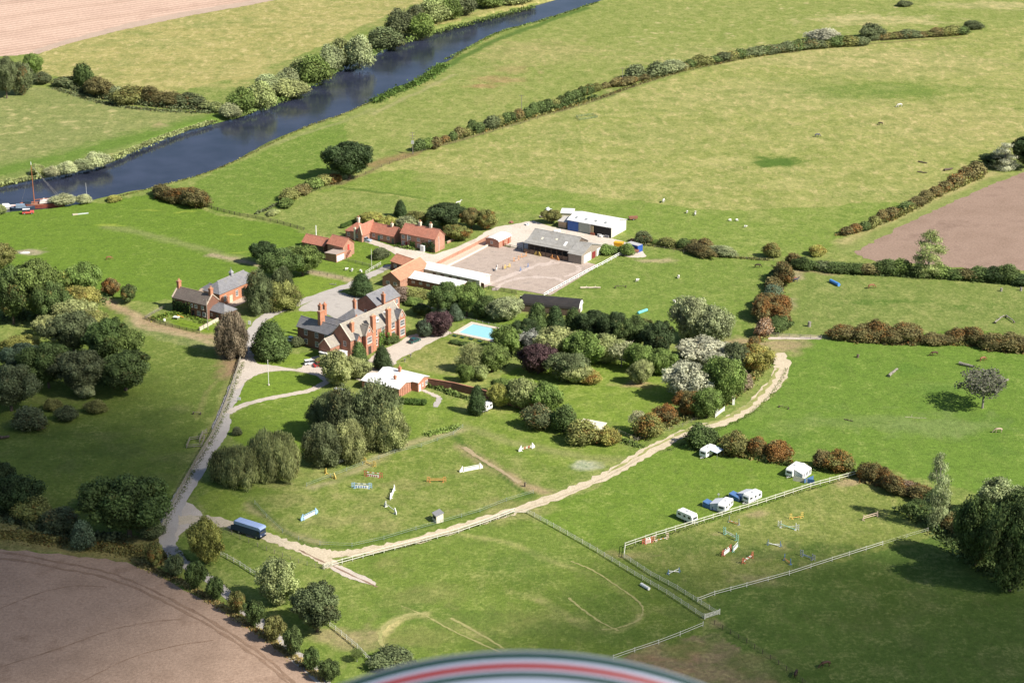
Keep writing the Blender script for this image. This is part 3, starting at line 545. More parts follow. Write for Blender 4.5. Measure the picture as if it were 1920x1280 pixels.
def window(par,face,u,z,w=1.1,h=1.5,wall=0.0,bars=(1,1),frame=None,name='window',sill=True):
    """face f/b/l/r: wall at y=wall (f,b) or x=wall (l,r); u = position along it, z = sill height"""
    fm=frame or WHITE; key=(round(w,2),round(h,2),bars,name,fm.name)
    if key not in WC:
        b=MB(); t=.10
        b.box(-w/2,-.07,0,-w/2+t,0,h).box(w/2-t,-.07,0,w/2,0,h).box(-w/2+t,-.07,h-t,w/2-t,0,h).box(-w/2+t,-.07,0,w/2-t,0,t)
        for i in range(bars[0]): xx=-w/2+w*(i+1)/(bars[0]+1); b.box(xx-.035,-.06,t,xx+.035,-.02,h-t)
        for i in range(bars[1]): zz=h*(i+1)/(bars[1]+1); b.box(-w/2+t,-.058,zz-.035,w/2-t,-.022,zz+.035)
        g=MB().box(-w/2+t*.5,-.018,t*.5,w/2-t*.5,-.004,h-t*.5)
        s=MB().box(-w/2-.08,-.14,-.12,w/2+.08,0,-.01)
        WC[key]=(b.mesh(name),g.mesh('pane'),s.mesh('sill'))
    a=WC[key]; rz={'f':0,'r':rad(90),'b':rad(180),'l':rad(-90)}[face]
    loc=(u,wall,z) if face in'fb' else (wall,u,z)
    o=link(name,a[0],fm,par,loc,rz); link('pane',a[1],glass,o)
    if sill: link('sill',a[2],COPE,o)
    return o
def door(par,face,u,w=1.0,h=2.1,wall=0,mat=None,z=0,name='door'):
    mat=mat or flat('door_paint',(.12,.13,.1)); rz={'f':0,'r':rad(90),'b':rad(180),'l':rad(-90)}[face]; loc=(u,wall,z) if face in'fb' else (wall,u,z)
    o=MB().box(-w/2,-.06,0,w/2,0,h).box(-w/2+.12,-.085,.2,w/2-.12,-.06,h*.45).box(-w/2+.12,-.085,h*.55,w/2-.12,-.06,h-.15).put(name,mat,par,loc,rz)
    MB().box(w/2-.22,-.13,1.0,w/2-.14,-.086,1.12).put('handle',GREYM,o); return o
def chimney(par,x,y,z0,z1,w=.9,d=.7,mat=None,pots=2,tall=False,name='chimney',potm=None):
    mat=mat or BRICKO; b=MB().box(-w/2,-d/2,0,w/2,d/2,z1-z0)
    b.box(-w/2-.08,-d/2-.08,z1-z0-.55,w/2+.08,d/2+.08,z1-z0-.35).box(-w/2-.12,-d/2-.12,z1-z0-.3,w/2+.12,d/2+.12,z1-z0-.12).box(-w/2-.05,-d/2-.05,z1-z0,w/2+.05,d/2+.05,z1-z0+.08)
    if tall: b.box(-w/2-.25,-d/2-.25,-.1,w/2+.25,d/2+.25,.5)
    o=b.put(name,mat,par,(x,y,z0))
    for i in range(pots):
        px=(i-(pots-1)/2)*min(.45,w/max(pots,1)) 
        (MB().bar((px if w>=d else 0,0 if w>=d else px,0),(px if w>=d else 0,0 if w>=d else px,.7),.16,8,.12)).put('pot',potm or POT,o,(0,0,z1-z0+.08))
    return o
POT=flat('clay_pot',(.55,.27,.16),.8,.15,3); YPOT=flat('buff_stone_cap',(.62,.52,.36),.85,.12,2)
def creeper(par,x0,x1,y,z1,n=240,col=(.07,.13,.03,.0),side=-1,axis='x',label=None):
    """climbing plant: leaves lying on a wall"""
    vs=[];fs=[];cc=[]
    for i in range(n):
        u=random.uniform(x0,x1); z=random.uniform(0,z1)*(1-.35*random.random()); s=random.uniform(.12,.3); d=side*(.06+random.random()*.3)
        c=Vector((u,y+d,z)) if axis=='x' else Vector((y+d,u,z)); a=Vector((random.uniform(-1,1),random.uniform(-1,1),random.uniform(-1,1))).normalized()*s; b_=a.orthogonal().normalized()*s
        k=len(vs); vs+=[c+a,c+b_,c-a,c-b_]; fs.append((k,k+1,k+2,k+3)); cc+=[(random.random(),random.random(),random.random(),1)]*4
    o=mk('creeper',vs,fs,LEAF,par); at_=o.data.color_attributes.new('lc','FLOAT_COLOR','POINT'); at_.data.foreach_set('color',np.array(cc,np.float32).ravel()); o.color=col; return o
# ---- 1 manor house (local x runs along the sunlit front, y goes back from it)
A=at(555+1540/8,515+970/8); MR=rad(54)
man=thing('manor_house','large red brick manor house with tall chimneys, stone-tiled gables and rear slate wings','manor house',(A.x,A.y,0),MR)
block(man,-22.5,.9,3.6,8.9,6.6,4.3,'x','gable',BRICK,STONER,cope='ab')
block(man,.2,-.1,3.5,2.4,6.9,2.6,'y','gable',BRICK,SLATE,cope='a',over=.15)                # right-hand bay
block(man,-16.8,-.6,-13.4,2.4,6.6,2.9,'y','gable',BRICK,STONER,cope='a',over=.15)           # porch bay
block(man,-20.6,-.2,-18.7,2.6,6.2,1.6,'y','gable',BRICK,SLATE,over=.15)                     # narrow bay
block(man,-27.4,5.0,-22.6,9.6,4.6,2.4,'x','gable',BRICK,STONER,cope='a',over=.2)            # low left wing
block(man,-21.8,8.95,-17.4,23.5,6.2,2.5,'y','gable',BRICKD,SLATE)                           # rear left range
block(man,-17.3,8.95,-12.6,19.5,6.0,2.6,'y','gable',BRICKD,SLATE)
block(man,-8.6,10.2,-.6,18.2,5.6,3.4,'x','hip',BRICKP,SLATE)
block(man,-12.5,9.3,-8.7,19.0,4.4,1.6,'y','gable',BRICK,SLATE)
block(man,-6.5,8.95,-1.5,10.15,4.2,.8,'x','mono',BRICK,SLATE)
block(man,.6,9.3,12.2,17.4,9.4,2.7,'x','gable',BRICK,SLATE)                                 # tall rear block
for x,y,z0,z1,w_,d_ in ((-4.6,.25,0,11.7,1.5,1.1),(-12.2,.25,0,11.7,1.5,1.1),(-19.6,2.6,6.5,11.2,1.2,.9)): chimney(man,x,y,z0,z1,w_,d_,BRICKO,3,tall=z0>0,potm=YPOT)
for x,y,z0,z1,w_,d_ in ((-19.6,15.2,7.9,12.4,2.2,1.1),(-14.6,20.0,6.5,11.8,.9,1.0),(-12.0,20.4,0,11.2,.9,.9),(-4.6,14.2,8.6,11.6,.8,.9),(-9.2,9.6,4.4,8.4,.9,.9),(3.4,8.8,7.5,12.6,.8,1.1)): chimney(man,x,y,z0,z1,w_,d_,BRICKO,2)
st=flat('pale_stone_window',(.66,.58,.5),.8,.1,2)
for u in (-1.6,-6.6,-10.4): 
    for z in (1.0,4.1): window(man,'f',u,z,1.7,2.1,.9,(2,1))
for u,y in ((1.85,-.1),(-15.1,-.6)):
    window(man,'f',u,1.0 if y>-.3 else 3.7,2.2,2.1,y,(3,1)); window(man,'f',u,4.2,2.2,2.0,y,(3,1)) if y>-.3 else None; window(man,'f',u,7.3,.8,1.1,y,(0,1),sill=False)
door(man,'f',-15.1,1.4,2.6,-.6,flat('porch_shade_door',(.05,.04,.03)))  # near-black colour painted for the shade inside the porch arch
window(man,'f',-19.65,1.2,.9,1.6,-.2); window(man,'f',-19.65,4.0,.9,1.6,-.2)
for u in (-2.6,-8.4): # dormer lights in the roof
    d=MB().box(-.7,-.9,0,.7,1.2,1.35).put('dormer',WHITE,man,(u,2.4,8.2)); window(d,'f',0,.3,1.2,.9,-.9,(1,0),sill=False,name='window')
window(man,'l',3.2,4.2,1.1,1.6,-22.5); 
MB().prism([(2.2,0),(5.2,0),(5.2,2.6),(2.2,2.6)],-24.0,-22.55,'x').put('bay_window',WHITE,man); window(man,'l',3.7,.8,2.6,1.6,-24.02,(3,1),sill=False)
MB().box(-24.2,2.0,2.62,-22.56,5.4,2.78).put('bay_roof',WHITE,man)
MB().box(-28.4,6.0,0,-27.45,8.6,2.7).put('bay_window',WHITE,man); window(man,'l',7.3,.9,2.3,1.6,-28.42,(2,1),sill=False); MB().box(-28.6,5.8,2.72,-27.46,8.8,2.86).put('bay_roof',WHITE,man)
for u in (11.5,15.5,20.0): window(man,'l',u,3.9,1.3,1.7,-21.8); window(man,'l',u,.9,1.3,1.6,-21.8)
for u in (3.0,6.2,7.7,9.2,10.8): window(man,'f',u,7.0,1.1,1.6,9.3,(1,1))
window(man,'f',1.6,6.4,.5,2.4,9.3,(0,1),BLACK)
window(man,'l',14.0,5.5,1.0,1.5,.6); window(man,'b',-4,2,1.1,1.5,18.2)
creeper(man,-8.8,-6.0,.9,5.6,420,(.085,.16,.03,.15)); creeper(man,-5.9,-4.9,-.3,4.4,160,(.085,.16,.03,.1)); creeper(man,5.2,6.4,-22.5,3,90,(.05,.1,.03,.0),axis='y')
for x in (-2.9,-13.2,-17.0): MB().bar((x,.8,0),(x,.8,6.5),.07,6).put('downpipe',BLACK,man)
# ---- 2 left cottage and coach house
a,r,L=rect((323,557),(387,572.5),5.0)
cot=thing('farm_cottage','ivy-clad two-storey cottage with long brown tiled roof and chimneys at both ends','cottage',a,r)
block(cot,0,0,L,6.2,5.0,2.8,'x','gable',BRICKD,GREYR,over=.2,cope='ab')
chimney(cot,.5,3.1,7.2,10.0,.9,1.3,BRICKO,2); chimney(cot,L-.5,3.1,7.2,10.0,.9,1.3,BRICKO,2)
for u in (.56,.69,.88): window(cot,'f',L*u,3.2,1.1,1.2,0); 
for u in (.76,.92): window(cot,'f',L*u,.9,1.3,1.4,0)
door(cot,'f',L*.60,1.1,2.1,0,BLACK); creeper(cot,0,L*.5,0,4.8,900,(.035,.07,.022,.0)); creeper(cot,L*.5,L*.54,0,5.0,110,(.08,.12,.03,.1)); creeper(cot,0,6,0,4.4,260,(.035,.07,.022,0),axis='y')
a2,r2,L2=rect((387.5,579),(421,588),2.9)
ws=thing('slate_outhouse','single-storey brick outhouse with hipped slate roof at the cottage gable','outhouse',a2,r2)
block(ws,.25,0,L2,5.6,2.9,1.9,'x','hip',BRICKD,SLATE); MB().bar((L2-1.2,-.06,0),(L2-1.2,-.06,2.8),.05,6).put('downpipe',BLACK,ws); window(ws,'f',2,1,1,1,0); door(ws,'f',4.6,1,2,0)
a3,r3,L3=rect((411.5,551),(470,526),4.6)
coa=thing('coach_house','bright orange brick coach house with hipped slate roof and small ridge cupola','coach house',a3,r3)
block(coa,0,0,L3+4,7.2,4.6,2.7,'x','hip',BRICKO,SLATE)
for u in (2.6,8.6,14.6): window(coa,'f',u,1.3,1.2,2.0,0,(1,2))
door(coa,'f',5.6,1.5,2.5,0,flat('sage_door',(.45,.5,.38))); door(coa,'f',11.9,1.7,3.0,0,BLACK,.2,name='archway_shade')  # second panel is painted black for the shade inside the arch
cu=MB().box(-.5,-.5,0,.5,.5,1.2).put('cupola',flat('lead_cupola',(.3,.3,.32)),coa,((L3+4)*.52,3.6,7.3)); MB().add([(-.7,-.7,0),(.7,-.7,0),(.7,.7,0),(-.7,.7,0),(0,0,1.1)],[(0,1,4),(1,2,4),(2,3,4),(3,0,4),(3,2,1,0)]).put('cupola_roof',flat('lead_cupola',(.3,.3,.32)),cu,(0,0,1.2)); MB().bar((0,0,2.2),(0,0,3.1),.05).put('weather_vane',GREYM,cu)
MB().box(1,-.02-4,0,14,-.05,.04).put('paved_yard',flat('yard_paving',(.46,.38,.3),.9,.2,2),coa)
a4,r4,L4=rect((376,541),(402,549.5),3.0)
o4=thing('slate_lean_shed','low brick shed with hipped slate roof behind the long cottage','shed',a4,r4); block(o4,0,0,L4,4.6,3.0,1.7,'x','hip',BRICKD,SLATE)
a5,r5,L5=rect((415,529),(440,534),2.8); o5=thing('rear_outhouse','small slate-roofed outhouse behind the coach house cupola','outhouse',a5,r5); block(o5,0,0,L5,4.4,2.8,1.6,'x','hip',BRICKD,SLATE); door(o5,'f',2,1,1.9,0)
a6,r6,L6=rect((366,549),(388,555),2.6); o6=thing('lean_to_link','brick lean-to with pale tiles between cottage and slate shed','lean-to',a6,r6); block(o6,0,1.5,L6,4.6,2.6,.8,'x','mono',BRICKD,flat('pale_tile',(.42,.32,.24)))
# ---- 3 red-roofed sheds
a,r,L=rect((567,453),(606,461),2.4)
s=thing('low_pantile_shed','low open shed with red pantile roof, left of the taller barn','shed',a,r); block(s,0,0,L+.3,5.4,2.4,2.1,'x','gable',BRICKD,PANT)
for i in range(4): MB().box(1+i*2.2,-.08,0,2.6+i*2.2,0,2.0).put('stall_door',WOODD,s)
a,r,L=rect((614,456),(643,463),4.2)
s=thing('pantile_barn','small two-storey barn with red pantile roof and outside stair on its gable','barn',a,r); block(s,0,0,L,6.2,4.2,2.3,'x','gable',BRICKP,PANT)
block(s,3.0,-5.2,L+1.2,-.05,2.6,.4,'y','mono',BRICKP,flat('lean_roof',(.4,.33,.28)),over=.1); door(s,'r',3.0,1.0,2.0,L,flat('red_door',(.5,.06,.05)),z=2.3)
stp=MB()
for i in range(8): stp.box(L+.05,3.6+i*.32-2.8,0,L+1.1,3.92+i*.32-2.8,.28+i*.28)
stp.put('outside_stair',BRICKP,s); window(s,'f',2.0,1.2,1,1,0); MB().box(L+1.22,-5.0,.3,L+1.3,-1,2.3).put('white_sheet',WHITE,s)
# ---- 4 cottages
a,r,L=rect((684,431),(739,443),3.0)
c1=thing('single_storey_cottages','long single-storey brick cottage row with red pantile roof','cottage',a,r); block(c1,0,0,L,5.6,3.0,2.4,'x','gable',BRICKP,PANT)
chimney(c1,L*.78,2.8,4.8,6.6,.7,.7,CREAM,1)
for u in (.12,.30,.80): window(c1,'f',L*u,1.1,1.2,1.3,0)
door(c1,'f',L*.48,1.0,2.0,0,flat('teal_door',(.05,.2,.18))); window(c1,'f',L*.57,1.1,1.2,1.3,0); door(c1,'f',L*.95,1,2,0)
a,r,L=rect((648,431),(675,437),3.0)
c2=thing('gabled_cottage','small cottage with red hipped cross wing and white-rimmed gable beside single-storey row','cottage',a,r)
block(c2,0,0,L-.2,6.6,3.0,2.7,'x','hip',BRICKP,PANT); block(c2,L-.1,-1.0,L+1.6,7.2,3.3,2.9,'y','gable',BRICKP,PANT,cope='a'); chimney(c2,L*.5,3.5,5.3,7.4,.8,.8,CREAM,2); chimney(c2,L-2.2,-.3,0,4.8,.6,.5,CREAM,1)
window(c2,'f',1.4,1,1.2,1.3,0); window(c2,'f',L-1.2,1,1.2,1.3,0)
a,r,L=rect((751.5,436),(815.5,448.5),5.2)
c3=thing('two_storey_cottages','two-storey brick cottages with red pantile roof, two ridge chimneys and creeper','cottage',a,r); block(c3,0,0,L,6.4,5.2,2.6,'x','gable',BRICKP,PANT)
chimney(c3,L*.42,3.4,7.3,9.3,.8,.8,CREAM,2); chimney(c3,L*.73,3.4,7.3,9.3,.8,.8,CREAM,2)
for u in (.07,.25,.52,.85): window(c3,'f',L*u,3.2,1.2,1.2,0)
for u in (.08,.53,.87): window(c3,'f',L*u,.9,1.4,1.3,0)
door(c3,'f',L*.15,1,2,0,flat('dark_red_door',(.2,.03,.03))); p=MB().box(-.8,-1.2,0,.8,0,2.2).put('porch',WHITE,c3,(L*.67,0,0)); creeper(c3,L*.62,L,0,4.4,420,(.05,.09,.03,.0)); creeper(c3,L*.28,L*.42,0,3.0,200,(.09,.15,.04,.1))
MB().bar((L+.1,2.4,0),(L+.1,2.4,5.5),.08,6).put('downpipe',WHITE,c3); MB().box(L*.2-.15,-.12,2.6,L*.2+.15,0,5.0).put('downpipe',WHITE,c3)
# ---- 5 orange pantile stables (T plan)
a,r,L=rect((733,489),(765,499.5),3.0)
o=thing('orange_roof_annexe','brick annexe with bright orange pantile roof joining the long orange roof','stable',a,r); block(o,0,0,L+.5,6.0,3.0,1.8,'x','gable',BRICKD,PANTO); window(o,'f',2.2,1.1,1.5,1.1,0); window(o,'f',5,1.1,1.5,1.1,0)
a,r,L=rect((750,526),(803,498),3.2)
o=thing('orange_roof_stable','long stable with bright orange pantile roof and white-topped gable end','stable',a,r); block(o,0,0,L,7.2,3.2,2.4,'x','gable',BRICKP,PANTO); window(o,'l',2.0,1.2,1.4,1.0,0); window(o,'l',5.0,1.2,1.4,1.0,0)
# ---- 6 white-roofed stable ranges
a,r,L=rect((768,521),(880,544),2.8)
o=thing('white_stable_range','long low stable range with white sheet roof and two dark roof bands','stable',a,r); block(o,-6.0,0,L*.82,4.8,2.8,.7,'x','mono',BRICKD,WSHEET)
for u in (1.0,5.4): MB().box(u-.12,-.3,2.80,u+.12,5.0,2.95).put('roof_band',flat('grey_flashing',(.3,.3,.32)),o).rotation_euler=(math.atan(.7/4.8),0,0)
for i in range(8): window(o,'f',1.5+i*3.0,1.2,1.2,.8,0,sill=False)
a,r,L=rect((804,504.5),(897,524),2.9)
o=thing('white_roof_stables','long stable block with shallow white sheet roof along arena edge','stable',a,r); block(o,-4,-.5,L+.8,6.2,2.9,.9,'x','gable',flat('pale_block_wall',(.6,.57,.52),.85,.1,1),WSHEET)
for i in range(7): MB().box(2+i*3.3,-.58,0,3.3+i*3.3,-.5,2.2).put('stable_door',flat('stable_brown',(.14,.06,.04)),o)
# ---- 7 small curved white-roof shed
a,r,L=rect((936,452),(957,442),2.6)
o=thing('field_stable','small brick stable with curved white roof at the arena corner','stable',a,r); block(o,-.4,-.1,L+.2,5.6,2.5,.9,'x','barrel',BRICKP,WSHEET,over=.35); door(o,'f',L*.35,1,2,-.1,flat('red_brown_door',(.3,.07,.04))); door(o,'f',L*.8,1,2,-.1,flat('red_brown_door',(.3,.07,.04))); window(o,'l',3,1.2,1,1,-.4)
# ---- 8 grey barn
a,r,L=rect((982,454),(1067,470.5),4.0)
o=thing('grey_fibre_barn','large open-fronted barn with grey fibre-cement roof beside the riding arena','barn',a,r)
block(o,0,3.0,L,13.6,4.0,2.7,'x','gable',flat('barn_boards',(.12,.095,.075),.9,.25,2),GSHEET)
block(o,L+.1,-.6,L+5.4,13.4,3.4,2.2,'x','gable',flat('block_wall',(.28,.24,.2),.9,.15,2),GSHEET)
MB().slab([(-.3,-.2,3.95),(L,-.2,3.95),(L,3.0,4.35),(-.3,3.0,4.35)],.12).put('lean_to_roof',GSHEET,o)
for i in range(9): MB().box(i*L/8.2-.1,-.1,0,i*L/8.2+.1,.1,3.8).put('post',WOODD,o)
for i in range(8): MB().box(i*L/8.2+.1,-.06,0,(i+1)*L/8.2-.1,.02,1.7).put('board',flat('stained_boards',(.20,.14,.10),.9,.3,1),o)
for x,y,sx,sy in ((5,4.6,.7,1.1),(10.5,5.4,.8,.8),(14.9,4.2,1.0,2.2)):
    z=4.0+2.7*(y-3.0)/5.3; q=MB().box(-sx/2,-sy/2,0,sx/2,sy/2,.06).put('skylight',WHITE if sx>.9 else CREAM,o,(x,y,z+.16)); q.rotation_euler=(math.atan(2.7/5.3),0,0)
MB().box(L+5.42,1.0,0,L+5.5,6.2,2.9).put('white_panel',WHITE,o); MB().box(L+5.42,7.0,0,L+5.5,9.4,2.4).put('shed_door',flat('dark_red_door',(.2,.03,.03)),o); MB().box(L+5.42,10.4,0,L+5.5,13,2.6).put('white_panel',WHITE,o)
# ---- 9 white barn
a,r,L=rect((1064.5,412),(1146.5,427),4.0)
wbn=flat('barn_cladding',(.62,.61,.56),.6,.06,.6)
o=thing('white_roof_barn','big white-roofed barn with blue and grey sliding doors and one bay in painted shade','barn',a,r); block(o,0,0,L,11.5,4.0,1.6,'x','gable',wbn,WSHEET)
MB().box(.05,-.12,0,L*.25,-.01,3.8).put('sliding_door',flat('blue_sheet',(.035,.10,.33),.5),o); MB().box(L*.25+.1,-.12,0,L*.5,-.01,3.8).put('sliding_door',flat('grey_green_sheet',(.30,.33,.29),.6),o)
MB().box(L*.53,-.06,0,L-.1,-.01,3.7).put('bay_shade_panel',flat('painted_bay_shade',(.02,.02,.02)),o); MB().box(L*.54,-.5,0,L*.60,-.1,3.4).put('door_leaf',flat('straw_board',(.4,.33,.2)),o)  # near-black panel on the wall stands in for the bay's inner shade
for i in range(4):
    q=MB().box(-.5,-.6,0,.5,.6,.05).put('skylight',flat('dull_glass',(.25,.27,.28)),o,(2.5+i*4.1,2.1,4.0+1.6*2.1/5.75+.17)); q.rotation_euler=(math.atan(1.6/5.75),0,0)
for i in range(3): MB().box(L*.54+i*3,-.7,.0,L*.54+i*3+1.6,-.15,.9).put('bale',flat(('rust_machine','white_sack','grey_bin')[i],((.3,.1,.06),(.6,.6,.6),(.2,.2,.22))[i]),o)
a,r,L=rect((1047,412.5),(1061.5,415),2.9); o=thing('timber_lean_to','low timber shed with flat pale roof against the blue barn door','shed',a,r); block(o,0,0,L,5,2.5,.4,'x','mono',flat('tan_boards',(.4,.3,.2),.8),flat('pale_felt',(.45,.43,.4))); 
a,r,L=rect((1050,403),(1072,404),2.6); o=thing('pale_store','pale flat-roofed store behind the white barn','shed',a,r); block(o,0,3,L,8,2.4,.2,'x','mono',CREAM,WSHEET)
# ---- 10 container and dark barrel barn
a,r,L=rect((1174,456),(1196,462),2.5)
o=thing('blue_container','blue steel shipping container with pale rusty top','container',a,r); bl=flat('container_blue',(.03,.09,.36),.5,.1,2)
MB().box(0,0,.12,L,2.8,2.6).put('body',bl,o); MB().box(.05,.05,2.61,L-.05,2.75,2.66).put('roof_panel',flat('pale_rusty_top',(.42,.42,.42),.7,.15,2,dirt=(.3,.15,.08)),o)
for i in range(14): MB().box(.2+i*L/14.5,-.06,.2,.34+i*L/14.5,0,2.5).put('rib',bl,o)
for x in (.02,L-.18):
    for y in (-.03,2.65): MB().box(x,y,.0,x+.16,y+.16,.12).put('corner_foot',BLACK,o)
a,r,L=rect((973,568),(1083,578),2.9)
o=thing('black_barrel_barn','long low barn with curved black roof and white end boards','barn',a,r); block(o,.8,0,L,7.0,2.4,2.2,'x','barrel',flat('barn_dark_brick',(.13,.09,.07)),BSHEET); block(o,-1.2,.2,.9,6.8,2.5,1.4,'x','hip',BRICKD,BSHEET); MB().prism([(y,z) for y,z in ((.5,2.5),(6.5,2.5),(5.6,3.9),(3.5,4.55),(1.4,3.9))],L+.36,L+.44,'x').put('end_board',WHITE,o); MB().box(L+.02,4.2,0,L+.1,6.6,2.4).put('end_door',WHITE,o)
# ---- 11 bungalow
a,r,L=rect((678.5,713),(748,729.5),2.8)
bw=brick_mat('bungalow_brick',(.50,.20,.12),(.42,.15,.09),(.42,.33,.26))
o=thing('white_roof_bungalow','pinkish brick bungalow with two shallow white sheet roofs and two stacks','bungalow',a,r)
block(o,0,0,L,6.6,2.9,.9,'x','gable',bw,WSHEET,over=.3); block(o,1.5,6.65,L+2.4,12.4,3.1,.9,'x','gable',bw,WSHEET,over=.3)
chimney(o,L*.72,3.6,3.5,5.0,.6,.6,BRICKO,1); chimney(o,L*.56,9.3,3.8,5.4,.7,.7,BRICKO,1)
window(o,'f',1.8,1,1.5,1.3,0,(1,1)); 
for i in range(5): MB().box(L,.6+i*1.25,0,L+.12,.9+i*1.25,2.8).put('pilaster',bw,o)
door(o,'r',7.6,1,2.1,L+2.4,WHITE); window(o,'r',9.2,1.1,.7,1.1,L+2.4); window(o,'r',11.2,.9,1.4,1.3,L+2.4)
# ---- 12 small huts
a,r,L=rect((818.5,981),(831.5,978),0)
o=thing('judges_hut','small cream judging hut with grey felt roof beside the stone track','hut',a,r); block(o,0,0,L,2.4,2.0,.5,'y','mono',CREAM,flat('grey_felt',(.27,.27,.28)),over=.15); MB().box(-.05,.5,.9,-.0,1.9,1.6).put('hatch',BLACK,o)
a,r,L=rect((1097,800),(1130,806),2.3)
o=thing('orchard_shelter','pale-roofed brick shelter half hidden among hedge bushes','shelter',a,r); block(o,-2,0,L-.5,3.8,2.3,.5,'x','mono',BRICKP,CREAM,over=.2); MB().box(L-.48,.3,0,L-.4,3.5,2.2).put('end_board',WHITE,o)
# ---- walls
def wall(name,label,pts,h,t,mat,cap=None):
    P=[at(*p) for p in pts]; o=thing(name,label,'wall',P[0]); 
    for a,b in zip(P[:-1],P[1:]):
        d=b-a; rz=math.atan2(d.y,d.x); MB().box(0,-t/2,0,d.length,t/2,h).put('wall_panel',mat,o,a-P[0],rz)
        MB().box(0,-t/2-.06,h,d.length,t/2+.06,h+.12).put('coping',cap or COPE,o,a-P[0],rz)
wall('garden_wall','long red brick garden wall running from the bungalow past the caravan',[(795,722),(850,731),(900,743),(950,758),(1000,772)],2.4,.35,BRICKD,BRICKP)
wall('arena_wall','pink brick wall along the near side of the upper arena',[(800,507),(838,488),(880,467),(916,448)],1.4,.35,BRICKP,COPE)
wall('arena_kerb_wall','low pale block wall between pink path and riding arena',[(812,513),(868,486),(922,458)],.7,.3,flat('pale_block_wall',(.6,.57,.52),.85,.1,1))
wall('cottage_garden_wall','low stone wall enclosing the left cottage garden',[(374,620),(410,601)],1.0,.35,WOODL)
wall('lane_end_wall','low brick wall by the two-storey cottages',[(838,457),(858,447),(878,438)],.7,.3,BRICKP)
# ---- swimming pool
PZ=[at(848,625),at(876,603.5),at(938,616),at(918,640)]
e0=(PZ[3]-PZ[0]); rz=math.atan2(e0.y,e0.x)
pool=thing('swimming_pool','rectangular outdoor swimming pool with bright blue water and pale paving','swimming pool',PZ[0],rz)
L=15.6; Wd=11.8; pv=flat('pool_paving',(.60,.50,.42),.85,.1,1)
i0=1.5
for bx in ((0,0,L,i0),(0,Wd-i0,L,Wd),(0,i0,i0,Wd-i0),(L-i0,i0,L,Wd-i0)): MB().box(bx[0],bx[1],.02,bx[2],bx[3],.22).put('paving',pv,pool)
wm,nt_,b_=base_mat('pool_water'); b_.inputs['Base Color'].default_value=(.30,.60,.72,1); b_.inputs['Roughness'].default_value=.08; bump(nt_,b_,noise(nt_,objco(nt_),2.0,2),.15,.1)
MB().box(i0,i0,.0,L-i0,Wd-i0,.12).put('water',wm,pool)
for i in range(2): MB().bar((L-1.1-i*.5,2.2,.1),(L-1.1-i*.5,2.2,1.1),.04).bar((L-1.1-i*.5,2.2,1.1),(L-1.9-i*.5,2.6,.6),.04).put('handrail',GREYM,pool)
# ================================================================ FENCES, VEHICLES AND SMALL THINGS
MESH={}
def fence(name,label,pts,gap=3.2,h=1.25,rails=3,mat=WOODG,pr=.075,rr=.045,wire=False,cat='fence',jit=.06):
    P=[at(*p) for p in pts]; o=thing(name,label,cat,P[0]); pos=[]
    for a,b in zip(P[:-1],P[1:]):
        d=(b-a); n=max(1,round(d.length/gap)); pos+=[a+d*(i/n) for i in range(n)]
    pos.append(P[-1]); key=('post',round(h,2),pr,mat.name)
    if key not in MESH: MESH[key]=MB().box(-pr,-pr,-.3,pr,pr,h+.08).mesh('post'); MESH[key].materials.append(mat)
    for p in pos:
        q=link('post',MESH[key],None,o,p-P[0],random.uniform(-.2,.2)); q.scale=(1,1,random.uniform(.95,1.06)); q.rotation_euler=(random.uniform(-.03,.03),random.uniform(-.03,.03),random.uniform(-.2,.2))
    zs=[h*(k+1)/rails-.08 for k in range(rails)]
    if wire:
        for z in zs:
            b=MB()
            for a_,b_ in zip(pos[:-1],pos[1:]): b.bar(a_-P[0]+Vector((0,0,z)),b_-P[0]+Vector((0,0,z)),rr,3)
            b.put('wire',mat,o)
    else:
        for a_,b_ in zip(pos[:-1],pos[1:]):
            for z in zs:
                k=random.uniform(-jit,jit)*.5; MB().bar(a_-P[0]+Vector((0,-pr,z+k)),b_-P[0]+Vector((0,-pr,z-k)),rr*1.4,4).put('rail',mat,o)
    return o
WHITEF=flat('faded_white_fence',(.58,.58,.5),.8,.15,2); GREENW=flat('greenish_wire',(.27,.32,.28),.7,.1,2); LICH=flat('lichened_rail',(.56,.56,.46),.85,.2,2)
fence('rail_fence','long pale rail fence along the near side of the stone track',[(622,1062),(700,1041),(780,1020),(860,999),(920,978),(965,961)],3.0,1.4,2,LICH,.09,.07)
fence('rail_fence','white rail fence between the caravans and the right jumping paddock',[(1170,1045),(1172,1026),(1230,1006),(1320,978),(1420,947),(1520,914),(1608,890)],3.0,1.4,2,LICH,.09,.07)
fence('arena_fence','white double rail fence on the right side of the riding arena',[(1020,556),(1060,534),(1100,512),(1130,497),(1163,479)],3.0,1.3,2,WHITE,.09,.08)
fence('rail_fence','brown wooden fence along the left edge of the main lane',[(302,1000),(312,968),(335,925),(365,872),(395,822),(415,780),(432,735),(447,690),(456,655)],3.0,1.4,3,WOODG,.12,.08)
fence('rail_fence','darker second rail line just inside the lane fence',[(440,700),(449,676),(453,655)],2.6,1.2,3,WOODD,.08,.05)
fence('wire_fence','rusty post and wire fence below the blue horsebox',[(405,985),(450,1010),(500,1032),(560,1055),(608,1068)],3.0,1.1,3,WOODG,.06,.02,True)
fence('rail_fence','short gate-side rail fence at the start of the track fence',[(606,1066),(614,1062),(624,1061)],1.6,1.3,3,WOODL,.09,.06)
fence('rail_fence','old rail fence in the paddock below the yellowing tree',[(414,1040),(450,1060),(488,1085)],2.4,1.2,2,LICH,.08,.06)
fence('rail_fence','leaning rail fence running down past the dense round tree',[(608,1165),(640,1190),(670,1215),(694,1240)],2.4,1.2,2,LICH,.08,.06)
